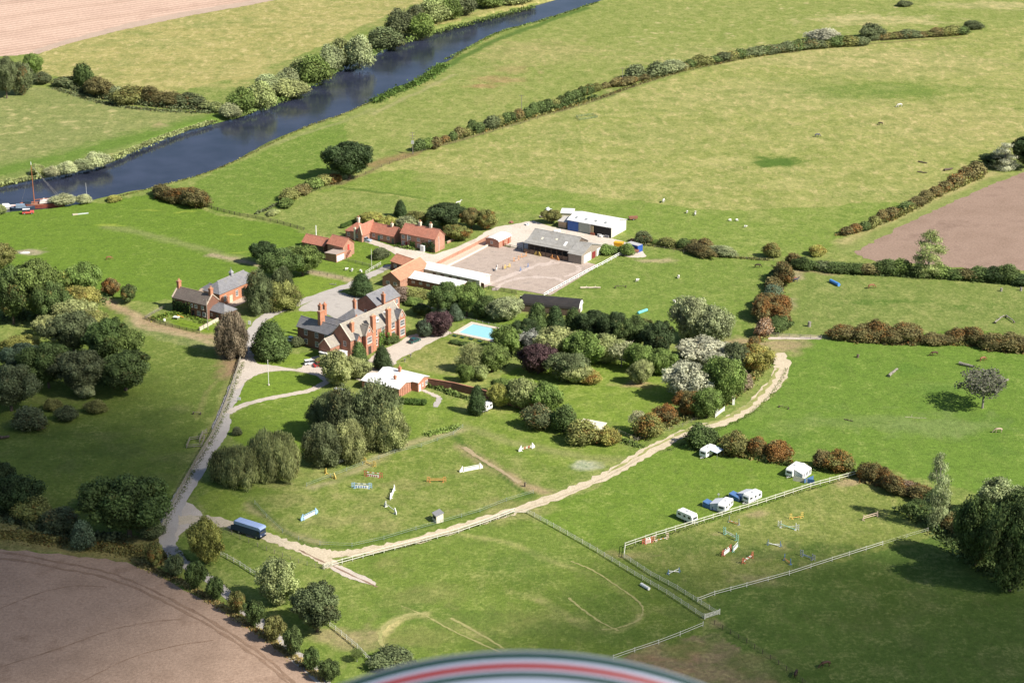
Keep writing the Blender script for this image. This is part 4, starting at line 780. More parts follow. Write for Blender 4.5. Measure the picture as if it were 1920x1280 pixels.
fence('rail_fence','double track fence, left line from the gate to the corner',[(965,961),(990,962),(1050,995),(1120,1035),(1190,1078),(1250,1113),(1318,1158)],2.8,1.2,3,LICH,.06,.038)
fence('rail_fence','double track fence, right line beside the jumping paddock',[(1170,1045),(1220,1078),(1270,1105),(1345,1152)],2.8,1.2,3,LICH,.06,.038)
fence('white_rail_fence','white rail fence on far side of the dark lower right pasture',[(1308,1128),(1340,1116),(1400,1100),(1480,1078),(1560,1052),(1655,1022)],6,1.2,2,WHITEF,.08,.05)
fence('white_rail_fence','thin white fence beside the bare brown paddock',[(1150,1236),(1190,1222),(1235,1207),(1275,1192),(1318,1174)],5.4,1.2,2,WHITEF,.08,.04)
fence('wire_fence','dark wire fence from the corner gate down to the brown horse',[(1340,1170),(1400,1205),(1460,1245),(1520,1290)],2.8,1.1,3,WOODD,.06,.03,True)
fence('wire_fence','faint wire fence round the far end of the lower right paddock',[(1655,1022),(1700,1008),(1740,996)],7,1.1,2,WHITEF,.05,.02,True)
fence('tape_fence','green tape fence around the lower side of the show jumping field',[(600,1022),(660,1025),(720,1012),(780,994),(830,980),(900,960),(950,940),(1000,925)],7,1.1,2,GREENW,.05,.028,True)
fence('tape_fence','green tape fence along the trees above the jumping field',[(575,912),(620,895),(680,872),(740,850),(790,838),(850,815),(868,802)],7,1.1,2,GREENW,.05,.026,True)
fence('wire_fence','thin wire fence round the mown lawn by the lane',[(478,945),(500,970),(530,998),(560,1012),(600,1022)],9,1.1,2,GREENW,.05,.025,True)
fence('rail_fence','dark wooden fence above the pony field from the orange hedge',[(385,388),(420,398),(450,405),(480,410),(520,418),(570,432)],3.2,1.2,3,WOODD,.09,.05)
fence('cottage_fence','dark rail fence around the left cottage garden',[(272,598),(310,610),(350,620),(374,625)],2.6,1.1,3,WOODD,.07,.05)
fence('cottage_fence','rustic fence on the uphill side of the cottage garden',[(272,598),(290,587),(310,577)],2.6,1.1,3,WOODG,.07,.05)
fence('wire_fence','wire fence following the uphill hedge in the big pasture',[(560,368),(640,346),(700,320),(775,290),(870,263),(960,238),(1100,196),(1200,160),(1300,133),(1440,100),(1560,84),(1700,74),(1815,63)],5.5,1.1,2,WOODD,.06,.025,True)
fence('rail_fence','fence crossing the lawn by the big paddock and red barn',[(640,487),(680,497),(720,508),(733,505)],3.0,1.1,3,WOODG,.06,.04)
fence('rail_fence','pale rails beside the farm drive near the sheep pen',[(686,514),(700,505),(714,497)],2.6,1.2,2,WHITEF,.07,.05)
fence('rail_fence','dark wire fence on the lawn above the manor drive',[(560,508),(600,514),(643,524)],3.0,1.1,3,WOODD,.05,.025,True)
fence('pool_fence','low brown rail fence on the near side of the pool',[(843,628),(880,636),(916,644)],1.6,1.0,2,flat('brown_rail',(.3,.17,.12)),.05,.04)
fence('pool_fence','wire mesh fence behind the swimming pool',[(872,600),(905,608),(940,616)],2.2,1.1,3,GREYM,.04,.02,True)
fence('arena_fence','dark rail fence on the top side of the riding arena',[(922,457),(938,460),(957,465)],2.2,1.2,3,WOODD,.07,.05)
fence('arena_fence','dark rail fence on the near side of the riding arena',[(903,538),(930,545),(960,550),(968,552)],2.6,1.2,3,WOODD,.07,.05)
fence('rail_fence','low dark fence by the small arena stable',[(956,464),(970,467),(978,470)],2.2,1.1,2,WOODD,.06,.05)
fence('rail_fence','fence crossing the track between two right-hand meadows',[(1440,630),(1480,632),(1540,636)],3.2,1.2,2,WOODG,.07,.05)
fence('wire_fence','thin wire fence above the garden trees and white posts',[(1180,832),(1230,815),(1280,800),(1330,775),(1360,758)],4,1.1,2,WOODG,.05,.02,True)
fence('wire_fence','wire fence with weeds below the meadow hedge stumps',[(1210,462),(1300,478),(1400,486),(1450,490)],4,1.1,2,WOODG,.05,.025,True)
fence('rail_fence','broken fence between orchard shelter and russet bushes',[(1160,812),(1185,822),(1195,828)],2.2,1.1,2,WOODG,.06,.04)
fence('sheep_pen','square green hurdle pen standing in the upper pasture',[(1080,220),(1112,216),(1120,221),(1086,226),(1080,220)],3,1.0,3,flat('green_hurdle',(.1,.17,.1)),.05,.04,cat='pen')
def gate(label,a,b,mat=WOODG,h=1.3):
    A_=at(*a);B_=at(*b); d=B_-A_; o=thing('field_gate',label,'gate',A_,math.atan2(d.y,d.x)); L=d.length
    for i in range(5): MB().box(0,-.03,.2+i*.25,L,.03,.3+i*.25).put('bar',mat,o)
    for x in (0,L): MB().box(x-.1,-.1,-.2,x+.1,.1,h+.15).put('post',mat,o)
    MB().bar((.1,-.05,.25),(L-.1,-.05,1.2),.04).put('brace',mat,o)
gate('wooden gate closing the double track fence at its lower corner',(1321,1160),(1349,1151),WHITEF); gate('pale wooden gate across the slab at the end of the track',(608,1066),(622,1062),WOODL); gate('field gate beside the yellow lime at the lane bend',(297,1008),(302,990))
gate('white gate posts and bars under the tall garden trees',(1341,783),(1358,770),WHITE)
# ---- show jumps
def jump(label,a,b,wing,poles,filler=None,h=1.25,wh=1.7,style='ladder',group=None,name='show_jump',rails=2,cross=False,stripes=None):
    A_=at(*a);B_=at(*b); d=B_-A_; L=d.length; o=thing(name,label,'show jump',A_,math.atan2(d.y,d.x))
    wm=flat('jump_'+wing[0],wing[1],.6,.08,2)
    for x,s in ((0,-1),(L,1)):
        q=MB()
        if style=='ladder':
            q.box(x-.07,-.07,0,x+.07,.07,wh).box(x+s*.75-.06,-.06,0,x+s*.75+.06,.06,wh*.92).box(x-.3*abs(s),-.45,0,x+.3,-.3,.1).box(x-.06,-.5,0,x+.06,.5,.1)
            for k in range(3): q.box(min(x,x+s*.75),-.05,.35+k*.5,max(x,x+s*.75),.05,.5+k*.5)
        elif style=='panel':
            q.prism([(x+s*.05,0),(x+s*1.0,0),(x+s*1.0,wh*.35),(x+s*.2,wh),(x+s*.05,wh)],-.09,.09,'y').box(x-.06,-.5,0,x+.06,.5,.12)
        else:
            q.box(x-.06,-.06,0,x+.06,.06,wh).box(x-.05,-.5,0,x+.05,.5,.1).bar((x+s*.5,-.1,0),(x,0,wh*.7),.05)
        q.put('jump_wing',wm,o)
    for k in range(rails):
        z0=h*(k+1)/rails; z1=z0
        if cross: z0,z1=(h,.15) if k%2 else (.15,h)
        c=poles[k%len(poles)]; n=5; r=.075
        if len(c)==2 and isinstance(c[0],str): MB().bar((.05,-.1*(k%2),z0),(L-.05,-.1*(k%2),z1),r,6).put('pole',flat('jump_'+c[0],c[1],.6,.08,2),o)
        else:
            p=MB().bar((.05,-.1*(k%2),z0),(L-.05,-.1*(k%2),z1),r,6).put('pole',flat('jump_'+c[0][0],c[0][1],.6,.08,2),o)
            b_=MB()
            for i in range(1,n,2): b_.bar((L*i/n,-.1*(k%2),z0+(z1-z0)*i/n),(L*(i+1)/n,-.1*(k%2),z0+(z1-z0)*(i+1)/n),r+.012,6)
            b_.put('stripe',flat('jump_'+c[1][0],c[1][1],.6,.08,2),p)
    if filler:
        f=MB().box(.2,-.12,0,L-.2,.0,filler[2]).put('filler',flat('jump_'+filler[0],filler[1],.6,.08,2),o)
        if stripes:
            for i in range(5): MB().box(.35+i*(L-.7)/5,-.15,.1,.35+(i+.5)*(L-.7)/5,-.121,filler[2]-.1).put('filler_block',flat('jump_'+stripes[0],stripes[1],.6,.08,2),f)
    return o
Wh=('white',(.78,.78,.75)); Rd=('red',(.50,.14,.09)); Og=('orange',(.60,.28,.10)); Yw=('yellow',(.64,.46,.12)); Lb=('light_blue',(.33,.52,.75)); Bl=('blue',(.10,.20,.42)); Gn=('mint_green',(.25,.5,.42)); Pk=('pale_pink',(.66,.5,.4)); Gy=('grey',(.3,.32,.36))
jump('light blue and white jump nearest the blue horsebox',(569,974),(591,963),Lb,[Wh,Lb],('white',(.78,.78,.75),.9),style='panel',stripes=Lb)
jump('white jump lying on a diagonal beside the other white one, upper',(733,934),(739,919),Wh,[Wh,Wh],('white',(.78,.78,.75),.9),style='panel')
jump('white jump with low dipped pole, below the upright white one',(724,950),(740,962),Wh,[Wh],None,.9,style='panel',rails=1)
jump('blue and white jump with a planked filler, left of the white jumps',(665,914),(692,915),Lb,[(Bl,Wh),Wh],('white',(.78,.78,.75),.8),stripes=Bl,rails=1,wh=1.6)
jump('red and white chequered jump in the middle of the field',(688,892),(712,895),Rd,[(Rd,Wh),(Wh,Rd)],('white',(.78,.78,.75),.7),stripes=Rd)
jump('orange rail jump with yellow caps right of centre',(806,903),(831,903),Og,[Og,Og],None,1.0,1.3)
jump('long white panel jump with yellow pole ends',(868,884),(899,878),Wh,[Yw,Wh],('white',(.78,.78,.75),.95),style='panel')
jump('white jump with red striped poles nearest the shelter bushes',(978,845),(997,840),Wh,[(Wh,Rd),(Wh,Rd)],None,.9,style='panel')
jump('pair of yellow wings without poles, far left of the jump field',(612,888),(626,896),Yw,[Yw],None,.2,style='panel',rails=1)
jump('yellow crossed-pole jump under the tall birch trees',(686,868),(701,874),Yw,[Yw,Yw],None,.8,style='ladder',cross=True)
MB_=MB
def rolljump(label,a,b,c1,c2=None,r=.45,name='barrel_jump'):
    A_=at(*a);B_=at(*b); d=B_-A_; L=d.length; o=thing(name,label,'show jump',A_,math.atan2(d.y,d.x)); k=L if c2 is None else L*.55
    MB().bar((0,0,r),(k,0,r),r,12).put('barrel',flat('jump_'+c1[0],c1[1],.6,.08,2),o,smooth=False)
    if c2: MB().bar((k+.02,.1,r),(L,.1,r),r,12).put('barrel',flat('jump_'+c2[0],c2[1],.6,.08,2),o)
    for x in (.2,L-.2): MB().box(x-.06,-r-.15,0,x+.06,r+.15,.1).put('foot',WOODD,o)
rolljump('white and pale blue barrels in a row at the edge of the trees',(634,868),(657,860),Wh,Lb,.5)
rolljump('turquoise barrel jump in the meadow behind the garden wood',(1196,589),(1213,583),('turquoise',(.16,.55,.60)),None,.45)
rolljump('blue roll-top jump with pale foot pole in the right meadow',(1557,529),(1573,537),('bright_blue',(.08,.25,.62)),None,.6)
rolljump('white trough-like box jump by the double track fence',(1202,1097),(1217,1106),Wh,None,.4)
jump('red and white striped wall blocks against the caravan fence',(1209,1019),(1221,1016),Rd,[(Rd,Wh)],('white',(.78,.78,.75),1.1),rails=1,stripes=Rd)
jump('pale planks laid low beside the red and white blocks',(1229,1014),(1249,1009),Pk,[(Wh,Og)],None,.25,.35,rails=1)
jump('tall mint green and white ladder jump, upper of a pair',(1360,1001),(1380,1012),Gn,[(Wh,Gn),Wh],None,1.1,2.0)
jump('white ladder-wing jump with crossed poles in the right paddock',(1464,988),(1492,993),Wh,[Wh,Gn],None,1.0,1.9,cross=True)
jump('orange poled jump with grey uprights by the caravan fence',(1367,978),(1385,984),Gy,[Og,(Og,Wh)],None,.5,1.8,style='post')
jump('blue-winged jump with white crossed poles, centre right',(1440,1021),(1463,1024),Bl,[Wh,Wh],None,.7,1.5,style='post',cross=True)
jump('red and white jump with raised filler beside mint panels',(1356,1041),(1368,1032),Rd,[(Rd,Wh)],('white',(.78,.78,.75),.95),rails=1)
jump('mint green panel jump leaning beside the red and white one',(1374,1034),(1383,1024),Gn,[Wh],('white',(.78,.78,.75),.8),rails=1,style='post')
jump('small red and white rail jump in lower centre of the right paddock',(1394,1055),(1409,1045),Rd,[(Wh,Rd),(Rd,Wh)],None,.9,1.3)
jump('orange poled jump with blue uprights near the white fence',(1471,1049),(1482,1058),Bl,[Og,Og],None,.6,1.7,style='post')
jump('dark grey blue jump near the white fence, right of the orange poles',(1505,1042),(1523,1049),Gy,[Bl,Gy],None,.7,1.7)
jump('blue and white fan jump in the lower left of the right paddock',(1253,1076),(1273,1072),Bl,[Wh,Wh],None,1.0,1.3,style='post',cross=True)
jump('pale pink two-rail jump close to the silver poplar',(1619,975),(1645,968),Pk,[Pk,Pk],None,1.2,1.6,style='post')
jump('low orange plank jump right of the crossed white one',(1485,972),(1501,970),Yw,[(Yw,Og)],None,.3,.4,rails=1)
jump('yellow wings leaning on the grey barn by the arena, left one',(1006,479),(1010,480),Yw,[Yw],None,.5,1.6,style='panel',rails=1)
jump('orange wings stacked against the grey barn, right one',(1036,486),(1044,488),Og,[Og],None,.6,1.7,style='panel')
jump('low orange cavaletti on the upper arena sand',(979,483),(985,481),Og,[Og],None,.3,.4,rails=1,name='cavaletti')
jump('pale orange ground pole in the arena nearest the cavaletti',(965,490),(971,488),Og,[(Og,Wh)],None,.25,.35,rails=1,name='cavaletti')
jump('yellow jump wing pair in the arena beside the grey pony',(948,504),(954,502),Yw,[Yw],None,.7,1.2,rails=1)
jump('navy blue jump blocks in the middle of the arena',(977,508),(989,502),Bl,[Gy],None,.4,.8,rails=1)
# ---- rustic timber obstacles
def log(label,a,b,r=.3,mat=None,legs=False,name='log_jump',h=0):
    A_=at(*a);B_=at(*b); d=B_-A_; L=d.length; o=thing(name,label,'log jump',A_,math.atan2(d.y,d.x)); q=MB(); n=7; mat=mat or BARKG
    P=[Vector((L*i/n,random.uniform(-.12,.12),r+h+random.uniform(-.04,.06))) for i in range(n+1)]
    for i in range(n): q.bar(P[i],P[i+1],r*(1-.05*i),7,r*(1-.05*(i+1)))
    q.put('trunk',mat,o)
    for k in (2,5): MB().bar(P[k],P[k]+Vector((.3,random.choice((-.9,.9)),.5)),r*.35,5,.04).put('branch_stub',mat,o)
    if legs or h>0:
        for x in (.3,L-.3): MB().box(x-.1,-.35,0,x+.1,.35,h+r*.6).put('support',WOODD,o)
PALEW=flat('bleached_log',(.50,.44,.33),.85,.15,2)
log('long bleached log lying in the meadow behind the arena',(1088,541),(1126,541),.38,PALEW); log('low rail on short legs in the meadow beside the bleached log',(1152,540),(1175,539),.10,WOODD,h=.6)
log('angled grey log pile standing in the right meadow',(1666,707),(1682,694),.5,BARKG); log('dark fallen pole in the right meadow',(1583,786),(1599,790),.14,WOODD); log('low rail jump in the right meadow near the track',(1459,763),(1480,767),.10,WOODD,h=.4)
log('grey log heap beneath the far right hedge gap',(1798,683),(1826,690),.5,BARKG); log('pale log jump at the foot of the russet hedge',(1703,640),(1723,637),.3,PALEW,h=.3); log('grey timber jump by the bare tree',(1876,720),(1890,714),.45,BARKG)
log('timber jump of stacked poles by the far right meadow, left leg',(1865,607),(1882,594),.25,BARKG,h=.3); log('timber jump of stacked poles by the far right meadow, right leg',(1886,594),(1902,606),.25,BARKG,h=.3)
log('low bench-like rail jump in the left meadow',(361,776),(378,777),.09,WOODG,h=.55); log('fallen branch pile on the lawn above the manor drive',(618,533),(631,535),.14,BARKG)
log('dead tree trunk lying at the left edge of the meadow',(-6,824),(18,821),.5,BARK); log('dark fallen log in the big pasture, upper of three',(1722,304),(1738,307),.3,BARK); log('dark fallen log in the big pasture, lower of three',(1720,323),(1738,325),.25,BARK); log('dark upturned log in the big pasture nearest the silver tree',(1770,321),(1786,318),.5,BARK)
log('pale branches on the shadow side of the far right hedge',(1697,787-5),(1737,789-5),.06,PALEW)
fence('timber_pen','small square timber enclosure beside the lane fence, lower',[(350,840),(378,838),(384,822),(356,826),(350,840)],1.8,1.1,2,WOODG,.09,.07,cat='pen'); fence('timber_pen','small timber enclosure beside the lane fence, upper',[(374,829),(380,815),(388,812)],1.8,1.3,3,WOODG,.1,.08,cat='pen')
def stump(label,px,py,r=.45,h=1.2,mat=None):
    o=thing('tree_stump',label,'stump',at(px,py)); MB().bar((0,0,0),(0.05,0,h),r*1.3,9,r).put('trunk',mat or BARKG,o); MB().bar((.1,0,h*.6),(r*2,.2,h*.9),.12,5,.05).put('branch_stub',BARKG,o)
stump('grey upright stump in the meadow by the track hedge',1517,612,.5,1.7); stump('small dark stump in the right meadow below the hedge',1608,670,.35,1.0,BARK); stump('weathered stump on the far right of the meadow',1877,546,.35,1.2); stump('second weathered stump at the right picture edge',1914,545,.35,1.2); stump('dark post-like stump in the jumping field near its corner',984,912,.2,1.3,BARK)
# ---- poles, signs
def pole(label,px,py,h,name='utility_pole',arms=0,mat=BARKG,r=.14):
    o=thing(name,label,'pole',at(px,py)); MB().bar((0,0,0),(0,0,h),r,8,r*.75).put('shaft',mat,o)
    for k in range(arms):
        z=h-.4-k*1.3; a_=MB().bar((-1.1,0,z),(1.1,0,z),.07,4).put('cross_arm',WOODD,o)
        for x in (-.95,0,.95): MB().bar((x,0,z+.07),(x,0,z+.3),.06,6).put('insulator',GREYM,a_)
    return o
pole('pale utility pole in front of the left cottage garden',390,618,10.5,arms=1); pole('slim pole on the lawn beside the dark yew',512,676,6.5,arms=0)
p=pole('twin-armed power pole with transformer where the uphill hedge begins',774,289,9.5,arms=3); MB().box(-.6,-.9,4.6,.6,-.2,5.8).put('transformer',GREYM,p)
pole('power pole standing in the hedge of the upper pasture, left one',978,213,8.5,arms=1); pole('power pole standing in the hedge of the upper pasture, right one',1167,160,8.5,arms=1)
pole('thin lamp post on the lawn by the farm drive',697,505,7.5,'lamp_post',0,WHITEF,.09); pole('white post above the low red-roofed shed',593,447,5.0,'white_post',0,WHITE,.22)
fl=pole('white flagpole on the oval lawn',504,722,8.0,'flagpole',0,WHITE,.09); MB().bar((0,0,0),(0,0,.35),.3,10).put('base',CONC,fl); MB().bar((0,0,8),(0,0,8.2),.14,8).put('finial',CREAM,fl)
def sign(label,px,py,w_=1.3,h=.9,z=.6):
    o=thing('notice_board',label,'sign',at(px,py),rad(-20)); MB().box(-w_/2,-.04,z,w_/2,.04,z+h).put('board',WHITE,o)
    for x in (-w_*.35,w_*.35): MB().bar((x,.08,0),(x,.08,z+h*.8),.045,5).put('post',WOODD,o)
sign('blank white notice board where the loop path leaves the lane',448,753); sign('small white board on the grass by the drive junction',468,611,1.0,1.3,.5); 
for (x,y),l in zip(((1344,773),(1375,758)),('white gate pier under the silver-leaved tree, left','white gate pier under the silver-leaved tree, right')):
    o=thing('gate_pier',l,'gate pier',at(x,y)); MB().box(-.35,-.35,0,.35,.35,2.4).put('pier',WHITE,o); MB().box(-.45,-.45,2.4,.45,.45,2.55).put('cap',COPE,o)
# ---- vehicles
TYRE=BLACK; RIM=flat('hub_metal',(.5,.5,.5),.4,.1,4,metal=.5)
def wheel(par,x,y,r=.33,w_=.22):
    o=MB().bar((x,y-w_/2,r),(x,y+w_/2,r),r,14).put('wheel',TYRE,par); MB().bar((x,y-w_/2-.012,r),(x,y+w_/2+.012,r),r*.55,10).put('rim',RIM,o)
def car(name,label,px,py,rz,paint,L=4.3,W_=1.75,H=1.45,est=False,roofp=None,boxy=False):
    o=thing(name,label,'car',at(px,py),rz); l=L/2; lo=.22; sh=H*.58
    out=[(-l,lo),(-l,sh*.92),(-l+.12,sh),(l*.42,sh),(l-.25,sh*.86),(l,sh*.62),(l,lo)] if not boxy else [(-l,.4),(-l,sh),(l*.55,sh),(l-.02,sh*.97),(l,.4)]
    m=MB().prism(out,-W_/2,W_/2,'y').put('body',paint,o); bv=m.modifiers.new('b','BEVEL'); bv.width=.07; bv.segments=2; bv.limit_method='ANGLE'
    back=-l+.08 if (est or boxy) else -l+.55; fr=l*.40 if not boxy else l*.35; k=.14
    cab=[(back,sh+.001),(back+(.15 if (est or boxy) else .5),H),(fr-(.62 if not boxy else .1),H),(fr,sh+.001)]
    vs=[(x,-(W_/2-.05-(k if z>sh+.01 else 0)),z) for x,z in cab]+[(x,(W_/2-.05-(k if z>sh+.01 else 0)),z) for x,z in cab]
    fs=[(0,1,2,3)[::-1],(4,5,6,7),(0,4,5,1)[::-1],(1,5,6,2)[::-1],(2,6,7,3)[::-1]]
    MB().add(vs,fs).put('windows',glass,o); x0=cab[1][0]; x1=cab[2][0]
    r_=MB().box(x0-.03,-(W_/2-.17),H-.01,x1+.03,W_/2-.17,H+.045).put('roof',roofp or paint,o)
    for s in (-1,1):
        for x in (x0+(x1-x0)*.5,): MB().bar((x,s*(W_/2-.04),sh),(x,s*(W_/2-.19),H),.045,4).put('pillar',paint,o)
        MB().box(l-.06,s*W_*.36-.16,sh*.62,l+.01,s*W_*.36+.16,sh*.62+.16).put('headlight',flat('lamp_lens',(.7,.7,.68),.2),o); MB().box(-l-.01,s*W_*.38-.12,sh*.6,-l+.05,s*W_*.38+.12,sh*.6+.22).put('tail_light',flat('red_lens',(.4,.02,.02),.2),o)
        MB().box(fr-.25,s*(W_/2)-.02*s if s>0 else s*W_/2-.16,sh,fr-.1,s*W_/2+.16 if s>0 else s*W_/2+.02,sh+.14).put('mirror',paint,o)
        for x in (-l*.62,l*.62): wheel(o,x,s*(W_/2-.1),.33 if not boxy else .4)
    return o
def paint(n,c,r=.25): return flat(n,c,r,.03,1,spec=.6)
car('parked_car','white hatchback parked first on the forecourt, left of the red car',584,682,rad(20),paint('white_paintwork',(.75,.75,.75)),4.6,est=True); car('parked_car','red car parked beside the white one on the forecourt',600,686,rad(25),paint('red_paintwork',(.38,.03,.03)),4.2)
car('parked_car','silver blue car parked before the single-storey cottage',686,452,rad(-25),paint('silver_blue_paintwork',(.30,.38,.48)),4.3); car('parked_car','dark green car parked on the gravel by the manor',777,641,rad(48),paint('dark_green_paintwork',(.015,.07,.065)),4.5)
car('off_road_car','boxy red off-road car with white roof on the river field',53,401,rad(12),flat('faded_red_paint',(.55,.10,.08),.4),4.4,1.8,1.95,boxy=True,roofp=WHITE)
car('parked_car','grey car in shade beside the left side of manor',547,640,rad(-35),paint('pale_blue_paintwork',(.4,.5,.65)),4.2)
# white vehicles in the trees
car('parked_van','silver van half hidden beneath the birch crowns',640,742,rad(-30),paint('silver_paintwork',(.5,.53,.56)),5.0,1.9,2.1,boxy=True)
# horsebox
A_=at(487,1012); B_=at(449,1000); d=A_-B_; o=thing('horsebox_lorry','dark blue horsebox lorry with pale blue roof and lowered rear ramp','lorry',(A_+B_)/2+Vector((0,1.2,0)),math.atan2(d.y,d.x))
NV=paint('navy_paintwork',(.018,.04,.11),.35); PB=flat('pale_blue_roof_paint',(.34,.44,.68),.4,.06,1); L=8.6
m=MB().prism([(-4.3,.7),(4.3,.7),(4.3,2.3),(3.4,2.4),(3.4,2.55),(-4.3,2.55)],-1.2,1.2,'y').put('body',NV,o)
MB().prism([(-4.35,2.56),(4.2,2.56),(4.45,2.9),(4.3,3.25),(3.8,3.42),(-4.0,3.42),(-4.3,3.3)],-1.22,1.22,'y').put('roof',PB,o)
for i in range(7): MB().box(-3.7+i*1.1,-1.235,2.56,-3.66+i*1.1,1.235,3.44).put('roof_rib',flat('rib_blue',(.2,.3,.55),.4),o)
MB().box(4.301,-1.05,1.7,4.34,1.05,2.28).put('windscreen',glass,o); MB().box(3.2,-1.215,1.7,4.1,-1.2,2.25).put('cab_window',glass,o); MB().box(4.31,-1.15,.55,4.42,1.15,.85).put('bumper',BLACK,o)
for s in (-.85,.85): MB().box(4.301,s-.16,1.0,4.36,s+.16,1.25).put('headlight',flat('lamp_lens',(.7,.7,.68),.2),o)
for x in (-2.8,3.0):
    for s in (-1,1): wheel(o,x,s*1.0,.5,.3)
MB().slab([(-4.3,-1.1,.75),(-6.3,-1.1,.1),(-6.3,1.1,.1),(-4.3,1.1,.75)],.08).put('ramp',WOODD,o); 
for s in (-1.15,1.15): MB().prism([(-4.35,.8),(-5.4,.8),(-5.4,1.9),(-4.35,2.3)],s-.04,s+.04,'y').put('ramp_gate',NV,o)
# caravans
CVW=flat('caravan_white',(.80,.80,.78),.4,.03,1,spec=.5)
def caravan(label,a,b,L=5.6,W_=2.25,H=2.55,flip=False,stripe=None):
    """a, b: ground pixels of the near long side"""
    A_=at(*a);B_=at(*b); d=B_-A_; rz=math.atan2(d.y,d.x); e=Vector((math.cos(rz),math.sin(rz),0)); n=Vector((-e.y,e.x,0))
    o=thing('touring_caravan',label,'caravan',(A_+B_)/2+n*W_/2,rz); l=L/2
    out=[(-l+.1,.45),(-l,.9),(-l+.12,2.1),(-l+.5,H),(l-.35,H),(l-.08,H-.35),(l,1.2),(l-.15,.5)]
    if flip: out=[(-x,z) for x,z in out][::-1]
    m=MB().prism(out,-W_/2,W_/2,'y').put('body',CVW,o); bv=m.modifiers.new('b','BEVEL'); bv.width=.12; bv.segments=3; bv.limit_method='ANGLE'
    for x,w_ in ((-l*.62,1.0),(0.1,.7),(l*.62,.9)):
        for s in (-1,1): MB().box(x-w_/2,s*(W_/2)-.02,1.35,x+w_/2,s*W_/2+.02,1.95).put('window',glass,o)
    for s in (-1,1): MB().box(s*(l-.03)-.05,-.7,1.35,s*(l-.03)+.05,.7,1.9).put('window',glass,o)
    MB().box(-.95,-W_/2-.025,.5,-.4,-W_/2,2.2).put('door',flat('caravan_door',(.68,.68,.66)),o)
    MB().box(-.35,-.3,H,.35,.3,H+.1).put('roof_light',flat('skylight_grey',(.35,.37,.4),.3),o)
    for s in (-1,1): wheel(o,.1,s*(W_/2-.12),.33)
    f=-1 if not flip else 1; MB().bar((f*l,0,.45),(f*(l+1.1),0,.45),.06).bar((f*l,.6,.45),(f*(l+1.1),0,.45),.04).bar((f*l,-.6,.45),(f*(l+1.1),0,.45),.04).bar((f*(l+.9),0,0),(f*(l+.9),0,.5),.04).put('tow_hitch',GREYM,o)
    if stripe: MB().box(-l+.2,-W_/2-.03,1.15,l-.2,-W_/2-.001,1.24).put('stripe',stripe,o)
    return o,rz,e,n
def awning(label,base,rz,L,W_,H,fab,trim,blue=None,open_=False):
    o=thing('caravan_awning',label,'awning',base,rz); 
    if not open_:
        MB().prism([(0,0),(W_,0),(W_,H-.75),(0,H)],0,L,'x').put('fabric',fab,o)
        MB().slab([(-.1,-.05,H+.04),(L+.1,-.05,H+.04),(L+.1,W_+.15,H-.78),(-.1,W_+.15,H-.78)],.05).put('awning_roof',trim,o)
        for i in range(3): MB().box(.3+i*L/3,W_,.5,.1+(i+.75)*L/3,W_+.02,H-1.0).put('awning_window',flat('clear_sheet',(.33,.36,.45),.3),o)
        MB().box(L,.5,.2,L+.02,1.5,H-1).put('awning_window',flat('clear_sheet',(.33,.36,.45),.3),o)
    else:
        MB().slab([(0,0,H),(L,0,H),(L,W_,H-.35),(0,W_,H-.35)],.05).put('canopy',trim,o)
        for x in (0.05,L-.05): MB().bar((x,W_-.05,0),(x,W_-.05,H-.36),.035,5).put('awning_pole',GREYM,o)
    return o
AG=flat('awning_blue_grey',(.42,.46,.58),.8,.06,1); AGL=flat('awning_pale_roof',(.58,.60,.66),.8,.05,1); BT=flat('blue_tarpaulin',(.07,.15,.32),.6,.15,1)
caravan('plain white caravan closest to the lower end of the rail fence',(1270,972),(1295,983),5.6,flip=True)
o,rz,e,n=caravan('white caravan with grey awning, lower of the two awning pairs',(1360,963),(1374,950),5.4,flip=False); awning('blue-grey awning on the lower awning caravan',o.location+n*1.13+e*-1.9,rz,3.6,2.4,2.4,AG,AGL)
o,rz,e,n=caravan('white caravan with grey awning, upper of the two awning pairs',(1407,945),(1425,937),5.4,flip=False); awning('blue-grey awning on the upper awning caravan',o.location+n*1.13+e*-1.9,rz,3.6,2.4,2.4,AG,AGL)
for (x,y),l in zip(((1331,950),(1380,935)),('blue tarpaulin windbreak left of the lower grey awning','blue tarpaulin windbreak left of the upper grey awning')):
    o=thing('windbreak',l,'windbreak',at(x,y),rad(-38)); MB().prism([(-1.6,0),(1.6,0),(1.6,1.0),(-1.6,1.6)],-1.1,1.1,'y').put('fabric',BT,o)
    for k in (-1.6,1.6): MB().bar((k,-1.15,0),(k,-1.15,1.7),.03).put('windbreak_pole',GREYM,o)
o,rz,e,n=caravan('white caravan with an open canopy, nearest the stone track',(1313,862),(1327,864),5.4,flip=False); o.rotation_euler.z=rad(52); o.location=at(1327,853)
awning('pale blue open canopy on the caravan nearest the track',at(1327,853)+Vector((math.sin(rad(52)),-math.cos(rad(52)),0))*1.2-Vector((math.cos(rad(52)),math.sin(rad(52)),0))*1.0,rad(52),3.4,-2.4,2.3,AG,flat('pale_blue_canopy',(.5,.58,.7),.7),open_=True)
o,rz,e,n=caravan('long white caravan with a large white awning by the autumn bushes',(1478,898),(1490,902),6.2,flip=False); o.rotation_euler.z=rad(54); o.location=at(1489,888)
awning('large white awning with pink piping on the uppermost caravan',at(1489,888)+Vector((math.sin(rad(54)),-math.cos(rad(54)),0))*1.14-Vector((math.cos(rad(54)),math.sin(rad(54)),0))*2.2,rad(54),5.0,-2.6,2.55,flat('awning_white',(.72,.72,.72),.8,.04,1),flat('awning_white_roof',(.78,.77,.76),.7,.03,1))
o=thing('windbreak','blue and cream windbreak panels in front of the white awning','windbreak',at(1487,901),rad(-22)); 
